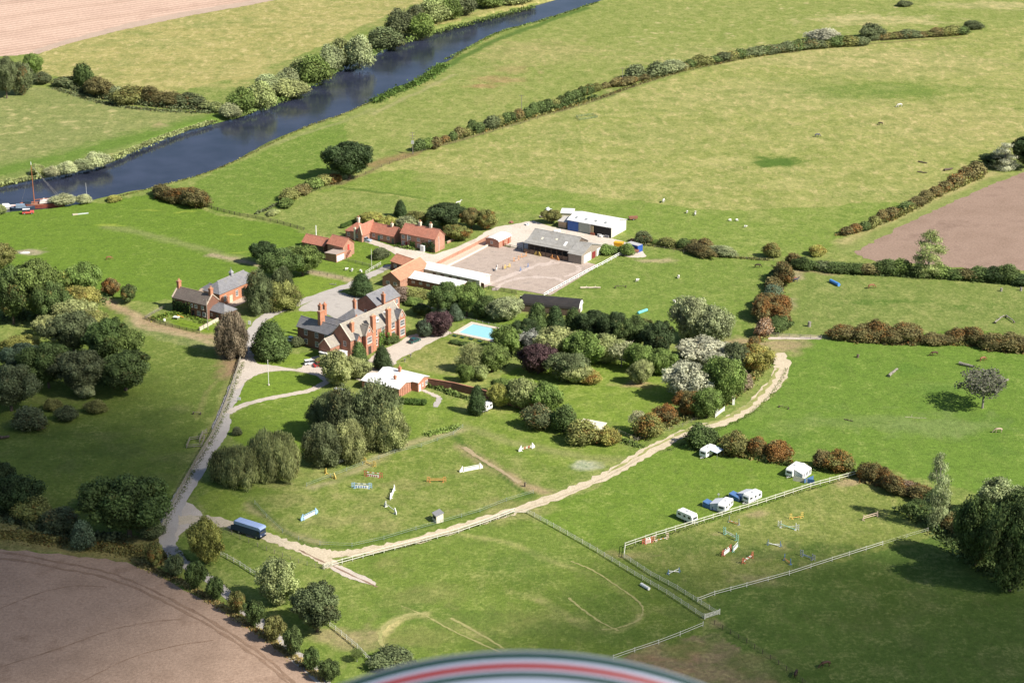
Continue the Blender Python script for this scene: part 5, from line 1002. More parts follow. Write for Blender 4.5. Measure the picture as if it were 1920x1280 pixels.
for i in range(3): MB().box(i*2.0,-.03,.05,i*2.0+1.9,.03,1.3).put('panel',flat('cream_canvas',(.55,.52,.44),.8) if i<2 else BT,o); MB().bar((i*2.0,0,0),(i*2.0,0,1.4),.03).put('windbreak_pole',GREYM,o)
o=thing('windbreak','short blue windbreak right of the white awning','windbreak',at(1508,906),rad(40)); MB().box(0,-.03,.05,3.6,.03,1.3).put('panel',BT,o); MB().bar((3.6,0,0),(3.6,0,1.4),.03).put('windbreak_pole',GREYM,o)
o,rz,e,n=caravan('rounded white caravan parked alone against the brick garden wall',(899,773),(906,776),4.8,2.1,2.4,flip=False); o.rotation_euler.z=rad(48); o.location=at(909,770)
o=thing('satellite_dish','small white dish on a stand between the caravans','satellite dish',at(1347,937)); MB().bar((0,0,0),(0,0,1.6),.04).put('stand',GREYM,o); MB().bar((0,-.05,1.7),(0,.1,1.75),.35,12,.25).put('dish',WHITE,o)
# machines by the barns
o=thing('yellow_trailer','yellow hopper trailer beside the round bush near the container','trailer',at(1160,466),rad(-20)); MB().prism([(-1.4,1.0),(1.4,1.0),(1.7,2.5),(-1.7,2.5)],-1.1,1.1,'y').put('hopper',flat('hopper_yellow',(.72,.36,.02),.5),o); 
for s in (-1,1): wheel(o,0,s*1.0,.45)
MB().bar((1.4,0,.8),(2.8,0,.5),.07).put('drawbar',BLACK,o)
o=thing('red_tractor','small red tractor in front of the grey barn door','tractor',at(1098,434),rad(-30)); RP=flat('tractor_red',(.55,.06,.04),.5); MB().prism([(0,.6),(1.7,.6),(1.7,1.3),(0,1.4)],-.4,.4,'y').put('bonnet',RP,o); MB().prism([(-1.1,.9),(0,.9),(0,2.3),(-1.0,2.3)],-.6,.6,'y').put('cab',RP,o); MB().box(-1.0,-.62,1.5,-.1,.62,2.15).put('cab_window',glass,o)
for s in (-1,1): wheel(o,-.6,s*.8,.7,.35); wheel(o,1.4,s*.6,.4,.25)
for (x,y,l,c,s) in ((988,422,'white scrap sheets stacked on the yard edge by the sheds',(.7,.7,.7),1.6),(1030,395,'long white pipe stack behind the oak by the barns',(.72,.74,.76),2.6),(1018,408,'pale timber heap behind the sheds',(.5,.42,.33),2.0),(1128,458-14,'white bags heaped behind the grey barn',(.75,.74,.72),1.4),(958,418,'rusty machinery heap by the autumn trees',(.28,.13,.09),1.6),(1045,434,'pale panels lying behind the grey barn roof',(.68,.68,.66),2.2),(1190,452,'rust red farm implement beside the container',(.32,.13,.07),2.4),(640,448,'orange skip of rubble behind the low sheds',(.55,.25,.13),1.8),(652,454,'grey scrap pile behind the low sheds',(.45,.5,.53),1.5)):
    o=thing('scrap_heap',l,'scrap heap',at(x,y),random.random()*3); mt=flat('scrap_%d'%x,c,.7,.25,1)
    for i in range(7):
        q=MB().box(-s*.35,-s*.12,0,s*.35,s*.12,random.uniform(.1,.5)).put('sheet',mt,o,(random.uniform(-s,s)*.5,random.uniform(-s,s)*.4,random.uniform(0,.35)),random.uniform(-.6,.6)); q.rotation_euler.x=random.uniform(-.2,.2)
for (x,y,l) in ((1187,412,'rust red feed trailer in the pasture right of the white barn'),(1484,527,'dark horse trough by the soil patch'),(1189,452+22,'dark bush-side water bowser')):
    o=thing('feed_trailer',l,'trailer',at(x,y),rad(10)); MB().prism([(-1.5,.5),(1.5,.5),(1.7,1.3),(-1.7,1.3)],-.8,.8,'y').put('tray',flat('rusty_steel',(.25,.11,.07),.8,.25),o)
    for s in (-1,1): wheel(o,0,s*.75,.35)
for i,(x,y) in enumerate(((854,631),(868,634),(884,637),(901,641))):
    o=thing('sun_lounger','dark green sun lounger on the grass below the pool, %s from left'%('first','second','third','last')[i],'sun lounger',at(x,y),rad(-31),'loungers below the pool'); g=flat('lounger_green',(.02,.09,.07),.6)
    MB().box(-.9,-.35,.3,.5,.35,.42).put('seat',g,o); q=MB().box(0,-.35,0,.8,.35,.1).put('backrest',g,o,(.5,0,.35)); q.rotation_euler.y=-.6
    for a_ in (-.8,.4):
        for b_ in (-.3,.3): MB().bar((a_,b_,0),(a_,b_,.3),.035).put('leg',g,o)
# boats
def boat(name,label,px,py,rz,L,W_,H,hull,deck,z=WATER+.0):
    o=thing(name,label,'boat',at(px,py,z),rz); n=12; vs=[];fs=[]
    for i in range(n+1):
        t=i/n; x=-L/2+L*t; ww=W_/2*(1-abs(2*t-1)**2.6)**.6 if 0<t<1 else .04; sh=H*(1+.25*(2*t-1)**2)
        vs+=[(x,-ww,sh),(x,-ww*.75,0),(x,0,-.25),(x,ww*.75,0),(x,ww,sh)]
    for i in range(n):
        for j in range(4): a=i*5+j; fs.append((a,a+1,a+6,a+5))
    MB().add(vs,fs).put('hull',hull,o); dv=[];df=[]
    for i in range(n+1): dv+=[(vs[i*5][0],vs[i*5][1]*.93,vs[i*5][2]-.12),(vs[i*5][0],-vs[i*5][1]*.93,vs[i*5][2]-.12)]
    for i in range(n): df.append((2*i,2*i+2,2*i+3,2*i+1))
    MB().add(dv,df).put('deck',deck,o); return o
RH=flat('red_brown_hull',(.42,.12,.08),.6,.15,1); DK=flat('dark_hull',(.03,.05,.08),.5,.2,1)
o=boat('sailing_barge','red-hulled sailing barge with tall brown mast and white bow tarpaulin moored at the bank',80,388,rad(8),17,4.4,1.6,RH,flat('barge_deck',(.30,.15,.10),.8,.2,1)); 
MB().prism([(-1,1.7),(7.4,2.2),(6.8,2.7),(3,2.6),(.5,3.2),(-.8,2.6)],-1.3,1.3,'y').put('tarpaulin',flat('white_tarpaulin',(.74,.66,.62),.7,.1,1),o)
m=MB().bar((-3,0,1.4),(-3.0,0,17),.20,8,.11).put('mast',flat('varnished_mast',(.36,.13,.06),.5),o); MB().bar((-3,0,17),(-2.99,0,18.2),.15,8,.1).put('masthead',WHITE,m); MB().bar((-3,0,3.0),(4,.2,3.4),.13,6).put('boom',flat('varnished_mast',(.36,.13,.06),.5),o)
for q in ((-8,0,1.8),(8.2,0,2.2),(7,1.6,1.8)): MB().bar((-3,0,16.8),q,.03,3).put('stay',flat('rope',(.4,.38,.33)),o)
MB().box(-6.6,-1.1,1.5,-4.2,1.1,2.7).put('cabin',flat('dark_hull',(.03,.05,.08)),o)
o=boat('cabin_cruiser','dark blue cabin cruiser moored alongside the barge stern',42,393,rad(14),9.5,3.0,1.1,DK,flat('slate_blue_deck',(.12,.16,.22),.5,.1,1)); MB().prism([(-2.5,1.0),(1.8,1.0),(1.0,2.1),(-2.3,2.2)],-1.1,1.1,'y').put('cabin',flat('slate_blue_cabin',(.2,.26,.34),.4),o); MB().prism([(1.35,1.1),(1.82,1.1),(1.05,2.08)],-.95,.95,'y').put('windscreen',glass,o)
o=boat('motor_boat','white motor boat with pink fender cushions at the left picture edge',14,391,rad(14),8,2.6,1.0,WHITE,flat('pinkish_deck',(.6,.4,.36),.6,.1,1)); MB().prism([(-2,.9),(1.2,.9),(.6,1.8),(-1.8,1.9)],-.9,.9,'y').put('cabin',WHITE,o)
o=boat('upturned_dinghy','white and blue dinghy pulled onto the grass beside the river',163,379,rad(35),3.8,1.6,.6,WHITE,flat('dinghy_blue',(.22,.36,.62),.5),z=.2); 
pole('thin white mast standing beside the dinghy',163,373,6.5,'boat_mast',0,WHITE,.06)
o=thing('jetty_plank','pale plank and rubble heap on the river field','plank pile',at(148,402),rad(20)); MB().box(-1,-.3,0,3.6,.3,.3).put('plank',flat('pale_blue_plank',(.5,.55,.52)),o); MB().box(-2.4,-.6,0,-.4,.5,.35).put('rubble',PALEW,o)
# bonfire
o=thing('bonfire_ash','smouldering white ash heap on a burnt ring in the field','bonfire',at(46,474))
vs=[];fs=[]
for i in range(16):
    for j,(r_,z) in enumerate(((1.5,0.03),(1.0,.25),(.4,.4))): t=i*math.pi/8; k=random.uniform(.8,1.2); vs.append((r_*k*math.cos(t)*1.5,r_*k*math.sin(t)*.8,z*k))
vs.append((0,0,.6)); c=len(vs)-1
for i in range(16):
    a=i*3; b=((i+1)%16)*3; fs+=[(a,b,b+1,a+1),(a+1,b+1,b+2,a+2),(a+2,b+2,c)]
mk('ash',vs,fs,flat('white_ash',(.5,.48,.46),.95,.2,1),o)
# ---- animals and people (one skinned body each)
def skin(name,verts,edges,radii,mat,sub=1):
    me=bpy.data.meshes.new(name); me.from_pydata(verts,edges,[]); o=bpy.data.objects.new(name,me); COL.objects.link(o)
    m=o.modifiers.new('s','SKIN'); 
    for i,r_ in enumerate(radii): me.skin_vertices[0].data[i].radius=(r_,r_) if not isinstance(r_,tuple) else r_
    me.skin_vertices[0].data[0].use_root=True
    s=o.modifiers.new('u','SUBSURF'); s.levels=sub; s.render_levels=sub
    dg=bpy.context.evaluated_depsgraph_get(); ev=bpy.data.meshes.new_from_object(o.evaluated_get(dg)); ev.name=name
    for p in ev.polygons: p.use_smooth=True
    bpy.data.objects.remove(o); ev.materials.clear(); ev.materials.append(mat) if mat else None; return ev
def horse_mesh(graze):
    V=[(0,0,1.15),(.45,0,1.15),(.75,0,1.22),(-.45,0,1.17),(-.75,0,1.2)]; E=[(0,1),(1,2),(0,3),(3,4)]; Rr=[.30,.30,.26,.28,.27]
    def ch(start,pts):
        k=start
        for p,r_ in pts: V.append(p); Rr.append(r_); E.append((k,len(V)-1)); k=len(V)-1
        return k
    if graze: ch(2,[((1.05,0,1.05),.17),((1.30,0,.72),.13),((1.5,0,.42),.11),((1.62,0,.28),.10),((1.75,0,.10),.07)])
    else: ch(2,[((1.0,0,1.45),.17),((1.2,0,1.72),.13),((1.32,0,1.85),.12),((1.5,0,1.75),.10),((1.72,0,1.60),.07)])
    ch(4,[((-.95,0,1.1),.06),((-1.02,0,.8),.08),((-1.0,0,.5),.05)])
    for s in (-1,1):
        ch(2,[((.66,s*.17,.95),.13),((.68+s*.08,s*.18,.6),.075),((.66+s*.12,s*.18,.3),.05),((.67+s*.14,s*.18,.05),.06)])
        ch(4,[((-.72,s*.18,.9),.15),((-.62+s*.06,s*.19,.66),.09),((-.80+s*.08,s*.19,.48),.06),((-.76+s*.1,s*.19,.2),.05),((-.72+s*.1,s*.19,.04),.06)])
    return skin('body',V,E,Rr,None)
HM={True:horse_mesh(True),False:horse_mesh(False)}
def horse(label,px,py,rz,c,graze=True,s=1.0,name='horse'):
    o=thing(name,label,'horse',at(px,py),rz); m=HM[graze].copy(); m.materials.append(flat('coat_'+c[0],c[1],.6,.15,3)); b=link('body',m,None,o); b.scale=(s,s,s)
    mn=MB(); P=((.75,1.42),(1.0,1.3),(1.25,.95),(1.42,.62)) if graze else ((.72,1.42),(.95,1.65),(1.15,1.88),(1.3,1.98))
    for a_,b_ in zip(P[:-1],P[1:]): mn.bar((a_[0]-.03,0,a_[1]),(b_[0]-.03,0,b_[1]),.06,5)
    q=mn.put('mane',flat('mane_'+('dark' if c[0]!='grey' else 'pale'),(.03,.02,.015) if c[0]!='grey' else (.6,.6,.58)),o); q.scale=(s,s,s)
    for e_ in (-.07,.07):
        ex,ez=((1.44,.62) if graze else (1.30,2.0)); q=MB().bar((ex,e_,ez),(ex,e_*1.2,ez+.14),.035,4,.01).put('ear',flat('coat_'+c[0],c[1]),o); q.scale=(s,s,s)
BR=('bay',(.085,.045,.028)); CH=('chestnut',(.24,.11,.055)); DB=('dark_bay',(.035,.02,.015)); GR=('grey',(.62,.60,.56)); DU=('dun',(.42,.33,.24)); RU=('rugged',(.08,.08,.12))
horse('dark bay horse grazing in the dark lower right pasture',1548,1250,rad(200),BR,True,1.15); horse('dark horse by the fence at the bottom right edge',1492,1268,rad(70),DB,True,1.1)
horse('dun pony grazing in the right meadow below the bare tree',1872,811,rad(185),DU,True,1.1); horse('chestnut horse by the timber jump meadow',1633,541,rad(20),CH,True,1.2); horse('black horse grazing behind the arena meadow hedge',1420,502,rad(10),DB,True,1.05)
horse('chestnut horse grazing under the far right hedge, left one',1752,667,rad(190),BR,True,1.1); horse('chestnut horse grazing under the far right hedge, right one',1842,677,rad(30),CH,True,1.1); horse('small tan horse standing alone in the river field',204,487,rad(15),CH,True,.95)
horse('dark rugged horse on the bare soil by the russet hedge',1491,529,rad(5),RU,False,1.0)
horse('pale pinkish cob in the upper pasture at the far right',1687,201,rad(200),GR,True,1.2); horse('grey cob grazing in the pasture above the white barn',1244,380,rad(70),GR,True,1.1); horse('dark grey pony in the middle of the upper pasture',1532,257,rad(20),RU,True,1.1); horse('black pony in the upper pasture right of the grey one',1651,235,rad(190),DB,True,1.0); horse('white pony lying near the wood behind the cottages',859,384,rad(20),GR,False,1.0)
hp=horse('grey pony with a rider on the riding arena sand',931,508,rad(80),GR,False,1.0)
def person_mesh(sit=False):
    V=[(0,0,.95),(0,0,1.15),(0,0,1.38),(0,0,1.5),(0,0,1.62),(0,0,1.74)]; E=[(0,1),(1,2),(2,3),(3,4),(4,5)]; Rr=[(.16,.11),(.15,.10),(.17,.10),.055,.09,.07]
    def ch(st_,pts):
        k=st_
        for p,r_ in pts: V.append(p); Rr.append(r_); E.append((k,len(V)-1)); k=len(V)-1
    for s in (-1,1):
        ch(2,[((s*.2,0,1.38),.055),((s*.25,-.02,1.12),.045),((s*.26,-.1,.88),.035),((s*.26,-.14,.80),.035)])
        if sit: ch(0,[((s*.2,-.2,.88),.085),((s*.32,-.3,.5),.06),((s*.33,-.28,.15),.045),((s*.33,-.4,.1),.045)])
        else: ch(0,[((s*.1,0,.82),.09),((s*.11,-.02,.48),.06),((s*.12,.02,.09),.045),((s*.12,-.12,.05),.045)])
    return skin('body',V,E,Rr,None,1)
def person(label,px,py,rz,top,legs_,z=0,sit=False):
    o=thing('person',label,'person',at(px,py)+Vector((0,0,z)),rz); m=person_mesh(sit); m.materials.append(flat('cloth_'+top[0],top[1])); m.materials.append(flat('cloth_'+legs_[0],legs_[1])); m.materials.append(flat('skin',(.5,.3,.22)))
    for p in m.polygons:
        c=p.center; p.material_index=2 if c.z>1.5 or (abs(c.x)>.2 and c.z<.9 and c.z>.72 and not sit) else (1 if c.z<.95 else 0)
    link('body',m,None,o); MB().bar((0,.01,1.72),(0,.015,1.83),.105,8,.06).put('hair',flat('dark_hair',(.03,.02,.015)),o); MB().bar((0,-.08,1.64),(0,-.125,1.62),.02,4,.01).put('nose',flat('skin',(.5,.3,.22)),o)
person('person in dark riding jacket sitting on the grey pony',931,508,rad(170),('navy',(.03,.04,.08)),('beige',(.5,.43,.33)),.45,True); person('person in dark clothes standing on the arena beside the grey pony',942.5,506,rad(100),('dark_red',(.12,.04,.04)),('black',(.02,.02,.03)))
def sheep(label,px,py,rz,s=1.0,c=(.72,.70,.64)):
    o=thing('sheep',label,'sheep',at(px,py),rz)
    if 'sheep' not in MESH:
        V=[(0,0,.55),(.3,0,.57),(-.35,0,.56),(.55,0,.62),(.72,0,.52)]; E=[(0,1),(0,2),(1,3),(3,4)]; Rr=[.27,.26,.25,.12,.08]
        for (a_,x) in ((1,.25),(2,-.3)):
            for s_ in (-.14,.14): V.append((x,s_,.3)); Rr.append(.06); E.append((a_,len(V)-1)); V.append((x,s_,.03)); Rr.append(.045); E.append((len(V)-2,len(V)-1))
        MESH['sheep']=skin('body',V,E,Rr,flat('fleece',c,.95,.1,4))
    b=link('body',MESH['sheep'],None,o); b.scale=(s,)*3
    q=MB().bar((.74,0,.56),(.86,0,.47),.07,5,.05).put('face',BLACK,o); q.scale=(s,)*3
for i,(x,y,l) in enumerate(((1288,400,'leftmost'),(1304,401,'second from left'),(1303,404,'lower of the close pair'),(1369,415,'third group, left one'),(1382,415,'third group, right one'),(1397,427,'lowest right one'))): sheep('white sheep in the pasture right of the white barn, '+l,x,y,rad(random.uniform(0,360)),1.25)
for i,(x,y,l) in enumerate(((1194,528,'upper one, white'),(1272,522,'beside the little frame, white'),(1265,568,'near the poplar, grey-white'))): sheep('sheep lying in the meadow behind the arena, '+l,x,y,rad(20+60*i),1.4)
for i,(x,y,l) in enumerate(((644,507,'left of two'),(655,509,'right of two'),(672,511,'by itself near the drive'))): sheep('cream sheep resting beside the farm drive, '+l,x+5,y,rad(20+60*i),1.3)
# hay rack by the drive, garden things
o=thing('picnic_table','white table set on the cottage garden lawn','garden table',at(331,598),rad(-20)); MB().box(-1.0,-.7,.75,1.0,.7,.85).put('tabletop',WHITE,o)
for a_ in (-.8,.8):
    for b_ in (-.5,.5): MB().bar((a_,b_,0),(a_,b_,.75),.05).put('leg',WHITE,o)
o=thing('patio_chair','white garden chair on the cottage lawn','garden chair',at(309,603),rad(20)); MB().box(-.3,-.3,.4,.3,.3,.47).put('seat',WHITE,o); MB().box(-.3,.25,.47,.3,.3,1.0).put('backrest',WHITE,o)
for a_ in (-.25,.25):
    for b_ in (-.25,.25): MB().bar((a_,b_,0),(a_,b_,.4),.03).put('leg',WHITE,o)
o=thing('play_slide','orange and yellow play slide in the cottage garden','slide',at(339,596),rad(30)); MB().slab([(-1,-.3,1.2),(1,-.3,.1),(1,.3,.1),(-1,.3,1.2)],.08).put('chute',flat('slide_orange',(.7,.3,.05)),o); MB().bar((-1,-.3,0),(-1,-.3,1.4),.05).bar((-1,.3,0),(-1,.3,1.4),.05).put('ladder',flat('slide_yellow',(.7,.55,.05)),o)
for (x,y,l) in ((768,675,'left urn'),(757,684,'right urn')):
    o=thing('stone_urn','small grey stone urn on the gravel edge before the lawn, '+l,'urn',at(x+2,y-6)); MB().bar((0,0,0),(0,0,.5),.2,8,.12).bar((0,0,.5),(0,0,1.0),.15,8,.4).put('urn_body',BARKG,o)
# ================================================================ TREES, BUSHES, HEDGES
def leafcloud(name,lobes,n,leaf,seed,droop=0.0,core=True,aspect=1.0,up=.15,shell=(.82,1.08),hang=0,jit=.5,corek=.84):
    """crown: leaf-clump faces spread through a set of overlapping lobes (unit tree: 1 wide, 1 high)"""
    r=np.random.default_rng(seed); Lb=np.array(lobes,float); c=Lb[:,:3]; rr=Lb[:,3:6] if Lb.shape[1]>=6 else np.repeat(Lb[:,3:4],3,1)
    area=(rr[:,0]*rr[:,1]+rr[:,0]*rr[:,2]+rr[:,1]*rr[:,2]); k=r.choice(len(Lb),int(n*1.9),p=area/area.sum())
    d=r.normal(size=(len(k),3)); d[:,2]+=up; d/=np.linalg.norm(d,axis=1)[:,None]
    q=r.uniform(shell[0],shell[1],len(k)); p=c[k]+d*rr[k]*q[:,None]
    # throw out the ones buried inside other lobes
    keep=np.ones(len(k),bool)
    for i in range(len(Lb)):
        e=(((p-c[i])/(rr[i]*.80))**2).sum(1); keep&=~((e<1)&(k!=i))
    keep&=p[:,2]>.0; p=p[keep][:n]; d=d[keep][:n]; k=k[keep][:n]; m=len(p)
    nrm=d+r.normal(size=(m,3))*jit; nrm/=np.linalg.norm(nrm,axis=1)[:,None]
    a=np.cross(nrm,r.normal(size=(m,3))); a/=np.linalg.norm(a,axis=1)[:,None]
    if hang: a=a*(1-hang)+np.array([0,0,-1.0])*hang; a/=np.linalg.norm(a,axis=1)[:,None]
    b=np.cross(nrm,a); b/=np.linalg.norm(b,axis=1)[:,None]+1e-9
    s=(leaf*r.uniform(.55,1.35,m))[:,None]; A_=a*s*aspect; B_=b*s/max(aspect,1)**.5
    V=np.stack([p+A_,p+B_*.8+nrm*s*.25,p-A_,p-B_*.8+nrm*s*.25],1).reshape(-1,3)
    tone=r.uniform(.15,1.0,len(Lb)); aut=r.uniform(0,1,len(Lb)); w1=np.sin(p[:,0]*9+seed)*np.sin(p[:,1]*8+seed*2)*np.sin(p[:,2]*10)
    C=np.stack([np.clip(tone[k]+w1*.25,0,1),np.clip(aut[k]*.75+r.uniform(0,.25,m)+w1*.15,0,.999),r.uniform(0,1,m),np.ones(m)],-1); C=np.repeat(C,4,0)
    F=np.arange(m*4).reshape(-1,4); vv=V; cc=C; nv=len(V); extra=[];ef=[];ec=[]
    if core:
        bm=bmesh.new(); bmesh.ops.create_icosphere(bm,subdivisions=1,radius=1); iv=np.array([v.co for v in bm.verts]); iff=np.array([[v.index for v in f.verts] for f in bm.faces]); bm.free()
        for i in range(len(Lb)):
            off=nv+len(extra)*len(iv); vi=c[i]+iv*rr[i]*corek*r.uniform(.88,1.05,(len(iv),1)); vi[:,2]=np.maximum(vi[:,2],.0)
            extra.append(vi); ef.append(iff+off); ec.append(np.repeat(np.array([[tone[i],aut[i]*.75+.1,.5,1]]),len(iv),0))
        vv=np.concatenate([V]+extra); cc=np.concatenate([C]+ec)
    me=bpy.data.meshes.new(name); me.vertices.add(len(vv)); me.vertices.foreach_set('co',vv.astype(np.float32).ravel())
    tris=np.concatenate(ef) if ef else np.zeros((0,3),int); loops=np.concatenate([F.ravel(),tris.ravel()]).astype(np.int32)
    me.loops.add(len(loops)); me.loops.foreach_set('vertex_index',loops); np_=len(F)+len(tris); me.polygons.add(np_)
    st_=np.concatenate([np.arange(len(F))*4,len(F)*4+np.arange(len(tris))*3]); tt=np.concatenate([np.full(len(F),4),np.full(len(tris),3)])
    me.polygons.foreach_set('loop_start',st_.astype(np.int32)); me.polygons.foreach_set('loop_total',tt.astype(np.int32)); me.update(calc_edges=True)
    at_=me.color_attributes.new('lc','FLOAT_COLOR','POINT'); at_.data.foreach_set('color',cc.astype(np.float32).ravel()); me.materials.append(LEAF); return me
def lobes_round(seed,n,z0=.22,rl=(.16,.27),squash=.92,flat_=1.0,base=.75):
    r=np.random.default_rng(seed); L=[(0,0,(1+z0)/2,.30,.30,(1-z0)*.36)]
    for i in range(n):
        t=i*2.399+r.uniform(-.4,.4); u=1-2*(i+.5)/n; u=np.clip(u+r.uniform(-.12,.12),-1,1); h=math.sqrt(max(0,1-u*u)); s=r.uniform(*rl)
        R_=(.5-s*.92)*(1+.26*math.sin(2*t+seed)+.18*math.sin(3*t+seed*1.7)+.10*math.sin(5*t+seed*.7)); zz=(1+z0)/2+u*((1-z0)/2-s*.75)*(1-.13*(1+math.sin(t*1.0+seed*2.1))*(u>0)); w_=R_*h*(1 if u>-.2 else base)*r.uniform(.8,1.12)
        L.append((w_*math.cos(t),w_*math.sin(t),zz,s,s,s*squash))
    for i in range(5):
        t=r.uniform(0,6.28); s=r.uniform(.06,.10); L.append((.44*math.cos(t),.44*math.sin(t),r.uniform(z0+.15,.75),s,s,s))
    return L
def lobes_bush(seed,n,rl=(.2,.32)):
    r=np.random.default_rng(seed); L=[(0,0,.45,.34,.34,.42)]
    for i in range(n):
        t=i*2.399+r.uniform(-.4,.4); s=r.uniform(*rl); q=math.sqrt((i+.5)/n); R_=(.5-s)*q*1.05*(1+.18*math.sin(3*t+seed)); zz=(1-s*1.15)*(1-q*q*.5)*r.uniform(.6,1.05); L.append((R_*math.cos(t),R_*math.sin(t),max(zz,s*.7),s,s,s*1.15))
    return L
def lobes_birch(seed,n):
    r=np.random.default_rng(seed); L=[(0,0,.5,.2,.2,.4)]
    for i in range(n):
        u=(i+.5)/n; t=i*2.399+r.uniform(-.5,.5); w_=.42*math.sin(math.pi*(u*.74+.18))**.6*(1+.2*math.sin(3*t+seed)); s=r.uniform(.065,.15); L.append(((w_-s*.3)*math.cos(t)*r.uniform(.5,1.05),(w_-s*.3)*math.sin(t)*r.uniform(.5,1.05),.12+.8*u,s,s,s*1.15))
    return L
def lobes_column(seed,n,wd=.62):
    r=np.random.default_rng(seed); L=[]
    for i in range(n):
        u=(i+.5)/n; t=r.uniform(0,6.28); w_=wd*math.sin(math.pi*(u*.86+.12))**.6*(1-u*.35); s=r.uniform(.12,.24)*(1-u*.3); L.append((w_*math.cos(t)*.6,w_*math.sin(t)*.6,.06+.88*u,s,s,s*.34))
    return L
def lobes_willow(seed,n):
    r=np.random.default_rng(seed); L=[(0,0,.42,.30,.30,.40)]
    for i in range(n):
        t=i*2.399+r.uniform(-.2,.2); u=(i+.5)/n; q=math.sqrt(u); s=r.uniform(.07,.13)*(1.2-.3*q); R_=.44*q*(1+.16*math.sin(3*t+seed)); L.append((R_*math.cos(t),R_*math.sin(t),.88-.62*q**2.6+r.uniform(-.06,.05),s,s,s*(1.2+1.9*q)))
    return L
def lobes_yew(seed,n):
    r=np.random.default_rng(seed); L=[(0,0,.4,.3,.3,.4)]
    for i in range(n):
        u=(i+.5)/n; t=i*2.399+r.uniform(-.3,.3); w_=(.5-.14)*(1-u)**.65*r.uniform(.8,1.08); s=r.uniform(.12,.19); L.append((w_*math.cos(t),w_*math.sin(t),.13+.80*u,s,s,s*1.05))
    return L
def trunk_mesh(name,r0,top,limbs,seed,spread=.28,zs=(.25,.5)):
    r=random.Random(seed); m=MB(); m.bar((0,0,-.02),(0,0,top*.5),r0,8,r0*.75).bar((0,0,top*.5),(0.01,0,top),r0*.75,7,r0*.35)
    for i in range(limbs):
        t=i*6.28/limbs+r.uniform(-.3,.3); z=r.uniform(*zs); q=Vector((spread*.5*math.cos(t),spread*.5*math.sin(t),z+.14)); m.bar((0,0,z),q,r0*.5,5,r0*.32); m.bar(q,q+Vector((spread*.5*math.cos(t+.3),spread*.5*math.sin(t+.3),.16)),r0*.32,4,r0*.12)
    return m.mesh(name)
K={}
K['oak']=([leafcloud('crown',lobes_round(11+i,62,.16,(.075,.15),.9),13000,.018,31+i,shell=(.7,1.28),corek=.8) for i in range(4)],trunk_mesh('trunk',.035,.6,6,1),BARK)
K['broad']=([leafcloud('crown',lobes_round(51+i,40,.06,(.09,.18),1.0),8500,.022,61+i,shell=(.65,1.35),corek=.78) for i in range(4)],trunk_mesh('trunk',.03,.55,5,2),BARK)
K['bush']=([leafcloud('crown',lobes_bush(71+i,30,(.11,.21)),5200,.028,81+i,shell=(.65,1.35),corek=.8) for i in range(4)],trunk_mesh('stem',.03,.4,4,3),BARK)
K['hbush']=([leafcloud('crown',lobes_bush(171+i,14,(.14,.30)),1700,.05,181+i,shell=(.65,1.4),corek=.8) for i in range(5)],None,BARK)
K['birch']=([leafcloud('crown',lobes_birch(91+i,70),14000,.014,101+i,aspect=1.7,hang=.6,shell=(.6,1.35),corek=.7) for i in range(3)],trunk_mesh('trunk',.018,.75,6,4,.24,(.2,.6)),BARKG)
K['willow']=([leafcloud('crown',lobes_willow(111+i,54),15000,.013,121+i,aspect=3.4,hang=.9,shell=(.7,1.25),corek=.8) for i in range(2)],trunk_mesh('trunk',.035,.6,5,5),BARK)
K['column']=([leafcloud('crown',lobes_column(131+i,30),6000,.016,141+i,shell=(.5,1.5),core=True,corek=.55,aspect=1.3) for i in range(2)],trunk_mesh('trunk',.03,.9,5,6,.2,(.1,.6)),BARKG)
K['yew']=([leafcloud('crown',lobes_yew(151+i,46),8000,.020,161+i,shell=(.7,1.3),droop=.2) for i in range(3)],trunk_mesh('trunk',.035,.5,3,7),BARK)
K['lime']=([leafcloud('crown',lobes_round(191+i,24,.1,(.11,.2),1.1),4000,.031,201+i,shell=(.7,1.3)) for i in range(4)],trunk_mesh('trunk',.035,.4,4,8),BARK)
K['thin']=([leafcloud('crown',lobes_round(211+i,16,.3,(.11,.2),.9),2600,.024,221+i,shell=(.4,1.3),core=False) for i in range(2)],trunk_mesh('trunk',.028,.75,8,9,.5,(.3,.65)),BARKG)
CN={'oak':'broad_tree','broad':'broad_tree','bush':'bush','birch':'birch_tree','willow':'willow_tree','column':'poplar_tree','yew':'evergreen_tree','lime':'lime_tree','thin':'sparse_tree'}
CA={'bush':'bush'}
PAL=dict(dk=(.034,.052,.020),oak=(.056,.080,.026),gr=(.090,.125,.034),lg=(.12,.165,.042),ol=(.115,.12,.040),sg=(.165,.185,.095),sv=(.25,.26,.18),pu=(.058,.036,.036),rs=(.095,.085,.035),br=(.135,.105,.075),ye=(.18,.18,.05),wi=(.165,.185,.075),bk=(.075,.090,.042),bl=(.062,.085,.052),pw=(.24,.25,.14))
PAL={k:tuple(min(.5,x*1.48) for x in v) for k,v in PAL.items()}
cnt=0
def box2tree(x0,y0,x1,y1,bushy):
    w_=x1-x0; yb=y1; s=scale_at(yb); sd_=math.sin(dep_at(yb)); W_=w_/s
    base=yb-sd_*w_*(.36 if bushy else .16); H_=((yb-y0)-sd_*w_*(.55 if bushy else .42))/(s*math.cos(dep_at(yb))); return at((x0+x1)/2,base),W_,max(H_,.42*W_,1.2)
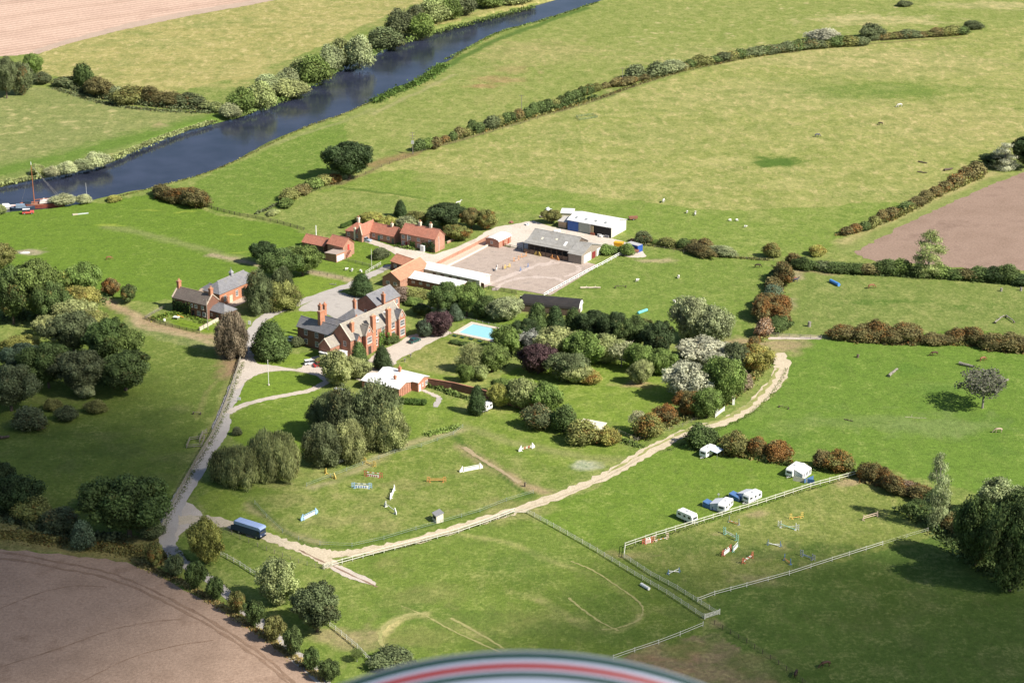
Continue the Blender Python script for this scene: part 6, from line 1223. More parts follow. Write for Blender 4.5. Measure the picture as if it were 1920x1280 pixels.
def tree(kind,x0,y0,x1,y1,c,aut,label,group=None,name=None):
    global cnt; cnt+=1
    p,W_,H_=box2tree(x0,y0,x1,y1,kind in('bush','willow')); ms,tr,bk=K[kind]
    o=thing(name or CN[kind],label,CA.get(kind,'tree'),p,0,group); k=PAL[c] if isinstance(c,str) else c; v=random.uniform(.9,1.12)
    cr=link('crown',ms[cnt%len(ms)],None,o,(0,0,0),random.uniform(-.5,.5) if kind!='lime' else random.uniform(0,6.28),(W_*random.uniform(1.02,1.2),W_*random.uniform(.9,1.12),H_*random.uniform(.96,1.05))); cr.color=(k[0]*v,k[1]*v*random.uniform(.95,1.05),k[2]*v,aut*.88)
    if tr: t=link('trunk' if kind!='bush' else 'stem',tr,bk,o,(0,0,0),random.uniform(0,6.28),(W_,W_,H_))
    return o
def hedge(name,label,rows,cat='hedge',kind='hbush'):
    """a hedge is one thing; each bush one can tell apart is a part of it. rows: (x0,y0,x1,y1,colour,autumn)"""
    global cnt; p0,_,_=box2tree(*rows[0][:4],True); o=thing(name,label,cat,p0)
    BT_=[box2tree(*q[:4],True) for q in rows]
    for i,(x0,y0,x1,y1,c,aut) in enumerate(rows):
        cnt+=1; p,W_,H_=BT_[i]; dd=BT_[min(i+1,len(rows)-1)][0]-BT_[max(i-1,0)][0]; ang=math.atan2(dd.y,dd.x); k=PAL[c]; v=random.uniform(.92,1.08); ms=K[kind][0] if (x1-x0)<34 else K['bush'][0]
        cr=link('bush',ms[cnt%len(ms)],None,o,p-p0,ang+random.choice((0,math.pi))+random.uniform(-.2,.2),(W_*random.uniform(1.4,1.9),W_*random.uniform(.85,1.1),H_*random.uniform(.7,1.15))); cr.color=(k[0]*v,k[1]*v,k[2]*v,aut*.8)
    return o
def rough(name,label,pts,width,h,n,leaf,c,aut=0.0,cat='undergrowth'):
    """rank grass, nettles, brambles along a line: uncountable, one object"""
    P=smooth_line(W2(pts),5) if len(pts)>2 else W2(pts); r=np.random.default_rng(int(abs(pts[0][0]))+n); seg=[((b-a).length) for a,b in zip(P[:-1],P[1:])]; seg=np.array(seg); k=r.choice(len(seg),n,p=seg/seg.sum())
    A_=np.array([(q.x,q.y) for q in P]); t=r.random(n)[:,None]; base=A_[k]*(1-t)+A_[k+1]*t; off=r.normal(size=(n,2))*width*.32; p=np.zeros((n,3)); p[:,:2]=base+off
    cl=vnoise(p[:,0],p[:,1],2.6,17); env=np.clip(1-np.linalg.norm(off,axis=1)/width,.1,1); p[:,2]=r.random(n)*h*env*(.35+cl)
    a=r.normal(size=(n,3)); a/=np.linalg.norm(a,axis=1)[:,None]; b=np.cross(a,r.normal(size=(n,3))); b/=np.linalg.norm(b,axis=1)[:,None]; s=(leaf*r.uniform(.5,1.4,n))[:,None]
    V=np.stack([p+a*s,p+b*s,p-a*s,p-b*s],1).reshape(-1,3); C=np.repeat(np.stack([cl,r.random(n)*.9,r.random(n),np.ones(n)],-1),4,0)
    me=bpy.data.meshes.new(name); me.vertices.add(len(V)); me.vertices.foreach_set('co',V.astype(np.float32).ravel()); me.loops.add(4*n); me.loops.foreach_set('vertex_index',np.arange(4*n,dtype=np.int32)); me.polygons.add(n); me.polygons.foreach_set('loop_start',np.arange(0,4*n,4,dtype=np.int32)); me.polygons.foreach_set('loop_total',np.full(n,4,np.int32)); me.update(calc_edges=True)
    at_=me.color_attributes.new('lc','FLOAT_COLOR','POINT'); at_.data.foreach_set('color',C.astype(np.float32).ravel()); me.materials.append(LEAF); o=link(name,me); o.color=(*(PAL[c] if isinstance(c,str) else c),aut); return tag(o,label,cat,None,'stuff')
T=tree
# -- single trees and wood trees: kind, box in the photograph, colour, share of autumn leaf, label
T('oak',613,258,698,340,'dk',0,'big dark green oak standing alone in the riverside pasture')
T('oak',172,876,315,1015,'oak',.0,'large dark round oak left of the lane above the stubble field')
for r_ in (
('oak',-8,105,34,186,'bk',.1,'grey-green tree at the left picture edge beyond the river'),('broad',20,114,62,180,'bk',.35,'dusky tree with brownish leaf behind the far left wood edge'),('broad',46,99,78,142,'gr',0,'bright green round tree on top of the far left wood'),('bush',60,134,98,160,'bk',.2,'low dusky bush right of the far left wood'),
('oak',-30,452,28,512,'ol',.2,'brownish tree cut by the left edge above the pony field'),('oak',-10,488,62,612,'oak',.1,'tall tree at left edge with lichen-green crown'),('oak',28,480,116,606,'gr',.0,'broad bright green tree second from the left edge'),('oak',70,520,132,615,'oak',.1,'dark green tree behind the yellow-tinted one, left wood'),
('oak',118,488,192,566,'gr',.12,'green tree with yellow top at the right end of the left wood'),('broad',128,532,182,584,'ye',.25,'yellowing small tree before the dark left wood'),('broad',96,556,176,622,'wi',.1,'olive spreading tree above the big left copse'),('lime',192,521,226,556,'rs',.95,'small bright orange tree by the dirt track, left of two'),('lime',225,533,258,569,'oak',.3,'small dark tree with orange top right of the bright orange one'),('broad',140,575,200,625,'ol',.35,'rusty tipped tree between yellow tree and copse'),
('broad',8,625,72,668,'ye',.1,'low yellow-green tree on the upper left of the copse'),('broad',66,588,114,632,'wi',0,'pale green tree above the copse'),('oak',100,580,178,668,'bk',0,'upper middle oak of the big left copse'),('oak',160,592,244,690,'oak',0,'upper right oak of the big left copse'),('oak',8,636,84,712,'bl',0,'grey-green oak on the left flank of the big copse'),('oak',52,638,132,732,'oak',0,'front left oak of the big left copse'),
('oak',108,650,196,745,'bk',0,'front centre oak of the big left copse, olive crown'),('oak',186,652,286,738,'oak',0,'front right oak of the big left copse overhanging the meadow'),('oak',205,610,272,690,'gr',0,'right-hand oak behind the copse front'),('oak',-26,676,70,776,'bk',0,'grey oak with visible pale trunk left of the copse'),('broad',138,712,182,748,'sg',0,'small sage green tree at the foot of the copse'),
('bush',26,757,90,812,'bk',.1,'large dark bush below the pale-trunked oak'),('bush',82,744,116,773,'ol',.1,'small olive bush below the copse'),('bush',104,757,148,793,'bk',0,'round dusky bush in the meadow below the copse'),('bush',159,748,201,779,'ol',0,'round olive bush right of the dusky one'),
('broad',-24,858,24,925,'dk',.1,'dark tree at the left edge in the lower hedge'),('broad',-10,885,72,970,'dk',.0,'dark hedge tree left of the olive bush'),('bush',28,922,98,985,'ol',.25,'brownish green bush in the lower left hedge'),('bush',78,948,152,1004,'bk',.2,'wide dusky bush in the lower left hedge'),('bush',138,972,180,1035,'bl',.05,'upright grey-green bush right of the wide dusky one'),('bush',150,905,205,960,'dk',0,'dark bush behind the lower left hedge gap'),('bush',262,975,308,1012,'bk',.15,'small scrub bush at the lane fence below the large oak'),
('birch',404,586,468,674,'br',.0,'pinkish brown bronze-leaved tree beside the lane top'),('yew',470,600,546,674,'oak',0,'dark green yew on the lawn by the lane corner'),('oak',472,447,517,497,'dk',0,'dark round tree above the drive trees, left one'),('oak',496,460,560,530,'oak',0,'dark tree over the drive, middle one'),('oak',535,458,600,520,'gr',.05,'open-crowned green tree over the drive, right one'),('birch',460,508,514,590,'bk',.1,'dusky weeping tree beside the coach house'),('birch',476,520,562,582,'ol',.15,'olive-brown tree group by the drive bend'),('birch',506,500,556,575,'bk',.1,'tall dusky tree right of the coach house'),
('yew',655,512,702,556,'dk',0,'dark cedar-like tree behind the manor'),('bush',697,462,730,488,'bk',0,'small dusky tree on the lawn before the cottages'),('oak',799,374,872,432,'dk',0,'big dark tree behind the two-storey cottages'),('oak',866,388,902,430,'rs',.3,'russet-green tree right of the big dark one'),('broad',892,392,932,432,'ol',.6,'orange-brown tree at the right end behind the cottages'),('yew',738,376,764,408,'dk',0,'dark conical tree behind the cottages'),('broad',674,396,714,424,'ye',.25,'yellow-orange rounded tree behind the gabled cottage'),('broad',712,404,748,430,'ye',.05,'lime yellow bush behind the single-storey cottages'),('broad',742,402,786,436,'sg',.0,'grey-green tree behind the single-storey cottages'),('broad',764,394,800,428,'ol',.1,'olive tree left of the big dark tree'),('broad',832,418,878,452,'ol',.6,'orange-tinted bush beside the two-storey cottage gable'),
('oak',1018,392,1050,420,'ol',.15,'small olive oak left of the white barn'),('bush',1160,455,1190,482,'gr',.05,'round green bush hiding the yellow hopper'),('bush',1190,430,1222,458,'bk',.3,'dusky thicket right of the blue container'),('bush',1118,462,1160,480,'gr',0,'low shrub bank behind the small arena corner'),
('oak',806,524,868,596,'oak',0,'tall dark green tree in front of the white stable roof, left'),('oak',845,526,906,596,'gr',0,'broad dark tree in front of the white stable roof, right'),('broad',880,550,930,598,'oak',.05,'green tree between stables and black barn'),('broad',920,552,976,604,'sg',0,'sage green tree left of the black barrel barn'),('yew',816,566,842,600,'bl',0,'small blue-green conifer behind the purple tree'),('yew',838,570,868,602,'bl',0,'second blue-green conifer by the pool lawn'),('broad',800,578,850,632,'pu',0,'dark purple-leaved tree beside the pool'),('broad',782,596,812,634,'bl',0,'dark shrub tree left of the purple tree by the manor'),('broad',776,568,806,592,'oak',0,'small dark tree on the lawn right of the tall brick block'),('bush',724,545,776,568,'br',.2,'brown leafless-looking shrubbery before the orange roof'),('bush',752,540,806,568,'ol',.1,'olive shrubbery before the white stable range'),('bush',760,555,790,575,'gr',0,'small green garden tree right of the brown shrubs'),
('yew',982,572,1034,640,'oak',0,'first dark evergreen of the row behind the pool'),('yew',1018,574,1064,640,'dk',0,'second dark evergreen of the row behind the pool'),('yew',1050,580,1100,634,'oak',0,'third dark evergreen, under the white barn end'),('oak',1085,578,1140,640,'dk',0,'fourth dark tree of the evergreen row'),('oak',1125,582,1180,650,'dk',0,'fifth dark tree of the evergreen row'),('oak',1160,588,1215,660,'oak',0,'sixth dark tree of the evergreen row'),('oak',1200,600,1262,678,'dk',0,'very dark tree at the right end of the evergreen row'),('broad',1192,594,1222,630,'ol',.1,'olive topped tree rising from the evergreen row'),('oak',965,596,1010,650,'dk',0,'dark tree in shade behind the silver-leaved shrub'),
('broad',924,606,976,664,'gr',0,'light green tree over the right end of the pool'),('broad',972,610,1020,652,(.36,.38,.33),0,'silver-white shrub tree right of the pool'),('broad',895,640,950,700,'gr',0,'green garden tree on the lawn edge, centre'),('birch',860,640,915,700,'wi',0,'light loose tree beside the croquet lawn'),('broad',886,682,918,714,'wi',0,'small pale green bush on the garden lawn edge'),('broad',858,682,888,718,'gr',0,'garden bush above the brick wall, leftmost'),
('broad',978,642,1038,704,'pu',0,'purple copper beech in the middle of the garden'),('broad',1010,606,1076,676,'wi',0,'tall willow-green tree behind the purple beech'),('broad',1062,614,1128,690,'gr',0,'bright crowned garden tree right of centre'),('broad',1034,655,1098,718,'bk',0,'dusky green tree right of the purple beech'),('broad',1050,674,1102,720,'wi',0,'front willow-green bushy tree by the orange shrub'),('broad',1106,624,1160,684,'wi',0,'grey-green tree mid-row in the garden'),('thin',1138,632,1192,690,'pw',0,'open tree with pale visible trunk in the garden'),('broad',1176,640,1222,700,'gr',0,'rounded garden tree left of the silver poplars'),('broad',1182,672,1222,722,'wi',0,'front bushy tree casting shade on the garden lawn'),('broad',1216,648,1262,706,'gr',0,'green tree against the silver-leaved poplar'),('bush',1088,692,1130,724,'ye',.7,'small orange-yellow shrub on the garden lawn'),
('broad',1262,552,1328,645,'sg',0,'tall grey-green poplar rising over the meadow, left stem'),('broad',1300,570,1366,650,'sg',0,'grey-green poplar right of the tallest stem'),('broad',1276,628,1376,690,'sv',.12,'wide silver-white poplar crown with brown tinge'),('broad',1248,672,1336,756,'sv',0,'silver-white poplar in front, brightest crown'),('broad',1322,662,1392,762,'gr',0,'dark green tree right of the bright silver poplar'),('broad',1355,640,1400,700,'bk',0,'dusky tree behind the orange hedge trees'),('broad',1382,642,1444,700,'ye',.6,'golden orange tree at the bend of the stone track'),('bush',1360,690,1410,738,'br',0,'bare greyish thicket below the golden tree'),('broad',1268,728,1312,782,'rs',.75,'rusty red tree below the silver poplar'),('broad',1300,724,1350,786,'gr',0,'green tree next to the white gate piers'),('bush',1226,755,1270,793,'rs',.85,'orange-brown bush left of the rusty tree'),('bush',1188,772,1246,826,'ol',.6,'autumn bush beside the stone track, left end'),('thin',1180,768,1212,812,'pw',.2,'small bare-looking tree by the orchard fence'),
('broad',950,705,1006,770,'wi',0,'dense willow-green tree over the brick wall, left'),('broad',992,712,1052,775,'gr',0,'dense green tree over the brick wall, right'),('broad',915,716,957,766,'ye',.05,'yellow-green tree against the garden wall'),('yew',878,724,912,778,'dk',0,'dark upright shrub left of the parked lone caravan'),('broad',924,706,960,740,'gr',0,'rounded shrub behind the yellow-green tree'),('bush',982,752,1036,810,'bk',.35,'brown-topped bush at left end of shelter thicket'),('bush',1032,754,1084,816,'oak',0,'dark round tree of the shelter thicket'),('bush',1064,782,1122,838,'ol',.3,'brownish front bush of the shelter thicket'),('bush',1118,796,1162,838,'ye',.55,'orange green bush at right end of shelter thicket'),
('willow',398,836,498,918,'wi',0,'left weeping willow of the pair beside the lane'),('willow',462,812,566,908,'wi',0,'right weeping willow of the pair, the larger'),('bush',436,798,454,818,'bk',0,'tiny round bush on the lawn above the willows'),
('birch',606,726,684,838,'bk',.05,'upper left birch of the big clump before the bungalow'),('birch',572,788,640,876,'bk',.03,'lower left birch of the big clump'),('birch',622,786,690,868,'wi',.0,'middle front birch of the big clump'),('birch',664,718,756,842,'bk',.0,'upper right birch of the big clump'),('birch',684,760,762,846,'wi',.03,'right front birch of the big clump'),('birch',578,735,642,815,'bk',0,'left rear birch of the big clump'),
('broad',602,654,662,726,'wi',0,'light green round tree hiding the manor entrance side'),('yew',654,642,694,700,'oak',0,'dark holly-like tree before the manor porch'),('yew',696,648,738,694,'dk',0,'dark clipped yew on the manor gravel'),('broad',640,666,690,712,'wi',.05,'low light green tree beside the round one'),('bush',708,628,748,646,'oak',0,'low dark shrub at the foot of the manor front'),('bush',590,668,616,686,'ol',0,'small shrub under the manor left wing'),('bush',546,628,570,652,'bk',.2,'brownish garden shrub left of the manor'),
('broad',356,968,420,1060,'ye',.1,'yellow-green tree by the lane bend'),('broad',484,1040,564,1140,(.27,.30,.13),0,'pale yellow-green weeping tree below the track'),('oak',552,1084,637,1190,'bk',0,'dense dusky round tree right of the pale weeping tree'),('thin',655,1212,684,1242,'gr',0,'small sapling by the leaning fence'),('bush',696,1222,776,1262,'bk',0,'wide dark bush just above the aircraft fairing'),
('thin',1800,686,1884,770,(.135,.135,.10),0,'almost leafless tree with grey trunk in the right meadow'),
('column',1728,838,1780,990,'sg',.0,'tall slender silver poplar beside the right paddock'),('bush',1764,958,1818,1004,'rs',.5,'russet bush under the big right-hand poplars'),('broad',1838,892,1900,975,'sg',0,'pale-topped poplar rising over the right corner clump'),('broad',1786,925,1870,1065,'oak',0,'big dark tree of the right corner clump, left one'),('broad',1842,935,1945,1115,'oak',0,'big dark tree of the right corner clump, front one'),('broad',1880,900,1980,1040,'oak',0,'dark tree cut by the right edge, corner clump'),('bush',1700,935,1745,962,'oak',.1,'dark bush in the shade beside the silver poplar'),
('column',1860,262,1906,320,'sv',0,'silver-grey tree at the end of the far right hedge'),('oak',1836,286,1886,314,'dk',0,'dark low tree left of the silver-grey tree'),('oak',1892,250,1950,318,'dk',0,'dark tree at the right edge behind the silver-grey tree'),
('bush',1612,42,1656,76,'bk',0,'dark rounded tree standing up in the uphill hedge'),('bush',1516,54,1576,84,'sv',0,'silver shrub in the uphill hedge'),('bush',1806,40,1842,57,'bk',0,'dark bush at the far end of the uphill hedge'),('bush',1682,0,1708,14,'bk',0,'dark lone bush near the top right'),
('column',1712,424,1768,520,'wi',0,'tall olive tree in the hedge below the ploughed field'),('bush',1430,454,1463,486,'ol',.4,'lone round bush at the meadow corner'),('bush',1515,457,1548,482,'ye',.5,'orange-yellow scrub above the hedge corner'),
('bush',1286,790,1342,846,'oak',.05,'dark bush at the track end of the caravan hedge'),('bush',1350,806,1404,858,'ol',.3,'olive autumn bush in the caravan hedge'),('bush',1396,816,1440,860,'rs',.7,'dull red bush in the caravan hedge'),('bush',1434,822,1482,868,'rs',.95,'bright orange bush in the caravan hedge'),('bush',1524,838,1560,882,'rs',.4,'brown bush behind the uppermost caravan'),('bush',1544,838,1602,890,'ol',.7,'orange-olive round bush behind the uppermost caravan'),
): T(*r_)
LO=('first','second','third','fourth','fifth','sixth','seventh','eighth','ninth','tenth')
for i,(a_,c_,au) in enumerate((((272,1014,308,1064),'ol',.45),((312,1038,347,1082),'bk',0),((349,1050,386,1106),'oak',0),((390,1080,421,1126),'oak',0),((429,1106,461,1152),'ol',.35),((462,1122,495,1176),'oak',0),((498,1150,532,1204),'ol',.1),((533,1172,568,1232),'oak',0),((570,1212,600,1260),'oak',0),((601,1234,635,1280),'oak',0))):
    T('lime',*a_,c_,au,'small clipped lane tree, %s down the row from the lane bend'%LO[i],'small trees lining the lane')
for i,(a_,c_) in enumerate((((412,192,450,223),'sg'),((430,160,480,214),'gr'),((462,152,516,208),'wi'),((478,136,526,172),'sg'),((508,145,576,186),'wi'),((520,124,562,166),'sg'),((543,108,592,156),'wi'),((560,100,618,160),'gr'),((598,82,642,136),'sg'),((612,70,668,128),'wi'),((646,64,702,132),'sg'),((690,50,754,95),'bk'),((724,14,774,72),'bk'),((768,22,816,74),'lg'),((760,8,800,50),'bk'),((784,-6,842,46),'wi'),((818,-10,862,40),'gr'),((846,-16,894,32),'bk'),((884,-18,940,18),'gr'),((932,-20,1000,10),'wi'))):
    T('bush',*a_,c_,.06,'riverside willow bush on the wooded far bank, %s from the hedge end upstream'%(LO[i] if i<10 else ('eleventh','twelfth','thirteenth','fourteenth','fifteenth','sixteenth','seventeenth','eighteenth','nineteenth','last')[i-10]),'riverside willow bushes','willow_bush')
for a_,c_,l in (((58,306,84,330),'wi','leftmost low willow on the far bank opposite the barge'),((84,310,112,334),'pw','small pale round willow on the far bank'),((106,302,146,330),'pw','pale round willow second of the far bank group'),((138,296,176,322),'sg','dusky willow left of the biggest far bank one'),((158,282,206,316),'pw','largest pale willow of the far bank group'),((97,362,144,388),'pw','pale willow on the near bank hiding the barge bow'),((142,364,172,384),'pw','small yellowish willow next to the dinghy'),((200,366,228,380),'ye','low yellowish shrub on the near bank'),((-14,380,12,404),'wi','shrub at the left edge on the near bank')): T('bush',*a_,c_,.05,l,None,'willow_bush')
# -- hedges
hedge('hedge','dusky hawthorn hedge running down to the river beyond the water',[(112,136,144,166,'bk',.1),(140,124,176,168,'oak',0),(162,147,210,184,'rs',.3),(205,160,235,188,'sg',.1),(224,158,268,198,'ol',.35),(245,155,278,184,'rs',.3),(268,160,302,198,'rs',.25),(294,162,336,202,'rs',.3),(332,168,378,204,'bk',.3),(372,186,402,206,'wi',.05),(395,192,420,212,'wi',0)])
hedge('hedge','short russet hedge on the near river bank',[(289,336,326,374,'rs',.3),(308,344,345,382,'rs',.5),(324,346,362,384,'rs',.85),(345,354,386,392,'rs',.5)])
hedge('hedge','hedge climbing from the lower field corner to the lone oak',[(500,392,525,404,'wi',.05),(522,372,552,390,'gr',0),(528,350,560,376,'ol',.1),(550,342,580,368,'rs',.2),(574,332,602,358,'gr',0),(594,324,622,350,'ol',.1),(608,318,640,346,'rs',.85)])
up=[(778,252,796,284,'oak',0),(794,256,812,281,'gr',.1),(806,256,826,279,'rs',.3),(824,250,844,269,'rs',.5),(840,243,858,264,'oak',.1),(850,239,870,260,'rs',.2),(862,238,884,257,'ol',.3),(877,227,892,250,'oak',0),(886,230,908,250,'oak',.1),(907,219,936,242,'bk',.0),(928,216,944,236,'ol',.3),(940,212,958,232,'oak',0),(952,206,968,228,'oak',.1),(964,204,982,226,'rs',.3)]
x,y=980,222
for i in range(11): up.append((x-2,y-22,x+17,y+1,random.choice(['ol','oak','oak']),random.choice([0,.1,.35]))); x+=13; y-=5.0
up+=[(1126,150,1143,167,'rs',.4),(1145,142,1168,164,'rs',.3),(1160,140,1192,162,'rs',.35),(1174,122,1206,152,'bk',0),(1192,136,1218,152,'rs',.3),(1214,119,1246,146,'bk',0),(1238,104,1282,138,'sg',.0),(1262,112,1290,134,'rs',.3)]
x,y=1282,129
for i in range(22): k=random.uniform(13,20); up.append((x,y-k-4,x+k+10,y,random.choice(['oak','bk','ol','bk']),random.choice([0,.1,.3]))); x+=15.2; y-=max(.9,3.2-i*.12)
x,y=1628,77
for i in range(12): k=random.uniform(12,17); up.append((x,y-k-3,x+k+10,y,random.choice(['oak','rs','bk','ol']),random.choice([.0,.15,.35]))); x+=14.6; y-=.9
hedge('hedge','very long dark hedge curving across the upper pastures',up)
hc=[(1578,420,1600,441,'rs',.4),(1592,416,1614,438,'rs',.6),(1608,410,1632,433,'oak',.1),(1626,404,1650,427,'ol',.3),(1642,392,1664,414,'rs',.4),(1658,388,1682,410,'rs',.4),(1688,374,1712,392,'oak',.1),(1706,364,1734,386,'rs',.3),(1724,356,1748,376,'rs',.3),(1740,346,1768,370,'rs',.4),(1758,334,1786,360,'rs',.6),(1776,322,1808,350,'rs',.6),(1796,314,1826,340,'rs',.5),(1812,306,1844,334,'rs',.4)]
hedge('hedge','russet hedge between upper pasture and ploughed field',hc)
hd=[(1476,472,1500,500,'rs',.4),(1488,478,1526,508,'oak',.05),(1530,487,1562,510,'bk',0),(1556,488,1592,514,'oak',0),(1584,492,1622,516,'oak',0),(1616,492,1648,517,'rs',.1),(1642,478,1680,518,'oak',0),(1674,480,1704,518,'gr',0),(1696,496,1726,520,'oak',.1),(1750,492,1782,523,'gr',0),(1776,500,1806,526,'oak',.1),(1796,500,1828,528,'rs',.1),(1820,498,1850,528,'oak',0),(1846,500,1880,532,'dk',0),(1870,496,1904,534,'oak',0),(1892,504,1935,538,'dk',0)]
hedge('hedge','dark hedge along the lower edge of the right ploughed field',hd)
hedge('hedge','thick russet hedge between the arena meadow and right meadow',[(1448,488,1490,534,'rs',.6),(1440,500,1474,524,'oak',.1),(1436,520,1468,545,'rs',.4),(1434,530,1466,554,'bl',0),(1414,538,1458,584,'rs',.85),(1440,545,1484,590,'rs',.8),(1406,562,1450,602,'rs',.75),(1436,572,1480,606,'rs',.85),(1436,588,1484,622,'oak',0),(1416,598,1448,632,'br',.6),(1400,630,1425,655,'rs',.6)])
hedge('hedge','gappy russet hedge crossing the right-hand meadows',[(1562,604,1598,640,'rs',.6),(1600,605,1640,643,'rs',.55),(1622,598,1662,642,'rs',.6),(1648,604,1690,646,'rs',.4),(1676,606,1718,646,'rs',.55),(1732,614,1774,650,'rs',.4),(1776,612,1812,646,'rs',.6),(1806,612,1840,648,'rs',.55),(1844,624,1884,660,'rs',.35),(1874,624,1924,662,'rs',.4)])
hedge('hedge','low autumn bushes along the fence above the arena meadow',[(1238,444,1264,465,'ol',.1),(1272,448,1292,468,'oak',0),(1288,444,1310,466,'rs',.6),(1308,446,1338,470,'rs',.4),(1290,466,1336,482,'rs',.3),(1336,468,1372,482,'sg',.1),(1222,448,1240,460,'gr',0)])
hedge('hedge','russet hedge behind the upper end of the rail fence',[(1616,866,1650,906,'rs',.7),(1640,870,1676,910,'rs',.6),(1656,884,1694,928,'rs',.5),(1680,888,1716,930,'br',.5),(1700,902,1746,940,'rs',.7),(1728,915,1770,950,'oak',.1)])
hedge('clipped_hedge','low clipped hedge under the pool loungers',[(846+i*10,636+i*2.2,860+i*10,646+i*2.2,'oak',0) for i in range(7)])
def box_hedge(label,a,b,w_,h):
    A_=at(*a);B_=at(*b); d=B_-A_; o=thing('clipped_hedge',label,'hedge',A_,math.atan2(d.y,d.x)); L=d.length; n=int(L/1.1)
    for i in range(n): q=link('bush',K['hbush'][0][i%5],None,o,(L*(i+.5)/n,0,-.1),random.random()*6,(w_*1.25,w_*1.15,h*1.05)); q.color=(.075,.125,.03,0)
box_hedge('square clipped hedge beside the bungalow lawn',(752,756),(798,759),1.8,1.9); box_hedge('clipped hedge line behind the red-roofed cottages',(640,428),(690,408),1.6,1.6)
rough('bramble_strip','brambles and nettles at the foot of the riverside hedge',[(100,165),(200,195),(300,208),(400,212)],3,1.2,1600,.4,'bk',.2)
rough('bank_vegetation','rough weeds along the far river bank',[(-10,346),(60,334),(130,320),(200,302),(270,272),(340,246),(400,228)],3.4,1.3,5200,.36,'wi',.08)
rough('bank_vegetation','weeds and willow scrub under the far bank trees',[(430,222),(530,188),(640,128),(760,78),(890,42),(1000,14)],4,2.0,3600,.45,'gr',.05)
rough('bank_vegetation','green reed strip along the near river bank',[(700,192),(740,172),(790,152),(830,122)],5.5,1.6,3000,.42,(.085,.14,.03),0)
rough('bank_vegetation','thin weeds on the near river edge',[(200,374),(285,353),(370,330),(440,303),(570,240),(640,216),(700,190)],1.1,.6,1300,.28,'ol',.15)
rough('bank_vegetation','thin weeds on the upstream near river edge',[(835,112),(880,90),(940,60),(1020,38),(1120,5)],2,1.0,1500,.35,'gr',.1)
rough('hedge_bottom','rank grass under the uphill hedge',[(775,284),(870,258),(980,226),(1100,192),(1280,134),(1500,94),(1700,70),(1815,60)],1.6,1.5,5200,.4,'ol',.35)
rough('hedge_bottom','dark scrub between the climbing hedge bushes',[(480,402),(530,378),(580,352),(640,338)],1.6,1.1,1100,.35,'bk',.15)
rough('hedge_bottom','scrub in the hedge below the ploughed field',[(1484,502),(1560,508),(1650,515),(1750,520),(1850,528),(1930,536)],2,2.0,3200,.42,'oak',.1)
rough('hedge_bottom','brambles along the russet hedge by the ploughed field',[(1570,442),(1640,418),(1700,390),(1770,356),(1850,322)],1.6,1.3,2000,.38,'ol',.45)
rough('hedge_bottom','weeds under the arena meadow bushes',[(1200,458),(1260,466),(1340,480),(1440,488)],1.3,.9,1500,.32,'ol',.2)
rough('hedge_bottom','brambles under the russet meadow hedge',[(1470,505),(1445,550),(1440,590),(1425,640)],3,1.4,1500,.36,'ol',.5)
rough('hedge_bottom','scrub under the gappy meadow hedge',[(1565,636),(1700,644),(1830,648),(1930,660)],1.5,1.3,1900,.36,'ol',.4)
rough('hedge_bottom','scrub along the garden edge above the stone track',[(1190,824),(1270,790),(1350,760),(1420,700),(1440,660)],3,1.8,2800,.38,'ol',.3)
rough('hedge_bottom','brambles in the caravan hedge',[(1290,838),(1400,855),(1500,876),(1600,886),(1700,928)],1.8,1.6,2600,.38,'gr',.3)
rough('rank_grass','tall rough grass below the lower left hedge',[(-20,1000),(60,1008),(150,1018),(250,1034),(310,1050)],5,.8,5200,.30,(.16,.15,.05),.3)
rough('hedge_bottom','dark scrub under the lower left hedge',[(-20,960),(60,980),(150,1008),(220,1010)],5,2.2,3200,.42,'bk',.15)
rough('field_margin_grass','straw-coloured grass edge between stubble field and lane trees',[(255,1055),(340,1092),(400,1128),(450,1160),(500,1195),(560,1240),(610,1276)],2.2,.8,3600,.26,(.26,.22,.09),.35)
rough('garden_border','shrubs and flowers in the left cottage garden',[(285,600),(310,592),(345,588),(370,600),(395,608)],3.2,1.0,1100,.28,(.12,.18,.03),.25)
rough('garden_border','shrub border under the long cottage wall',[(390,590),(410,592),(432,600)],2,1.6,500,.3,'gr',.2)
rough('garden_border','shrub border along the bungalow and brick wall',[(785,722),(820,728),(850,740),(880,748)],1.6,1.6,1100,.3,'gr',.05)
rough('garden_border','flower border before the two-storey cottages',[(742,462),(760,466),(790,470)],1.2,1.2,500,.26,'gr',.15)
rough('copse_undergrowth','undergrowth beneath the big left copse',[(60,690),(110,705),(180,715),(230,710),(200,650),(120,640)],6,2.0,2400,.36,'oak',0)
rough('copse_undergrowth','shade plants beneath the garden trees',[(900,690),(960,650),(1050,640),(1150,660),(1240,680),(1320,700)],10,1.8,3600,.42,'oak',.05)
rough('copse_undergrowth','undergrowth in the left wood by the pony field',[(0,600),(60,590),(120,590),(180,560)],8,2.4,2400,.42,'oak',.05)
rough('copse_undergrowth','undergrowth below the birch clump',[(590,870),(650,860),(700,845),(750,838)],3,1.0,900,.3,'ol',.2)
rough('copse_undergrowth','scrub below the right corner clump',[(1700,955),(1760,990),(1820,1040),(1900,1090)],6,2.0,2600,.42,'oak',.1)
rough('weeds','nettles by the tape fence in the jumping field corner',[(800,815),(830,808),(860,800)],2.4,1.0,700,.28,'lg',0)
rough('weeds','dark weeds in the orchard hedge gap',[(1160,825),(1185,832),(1200,838)],2,1.2,500,.3,'gr',.1)

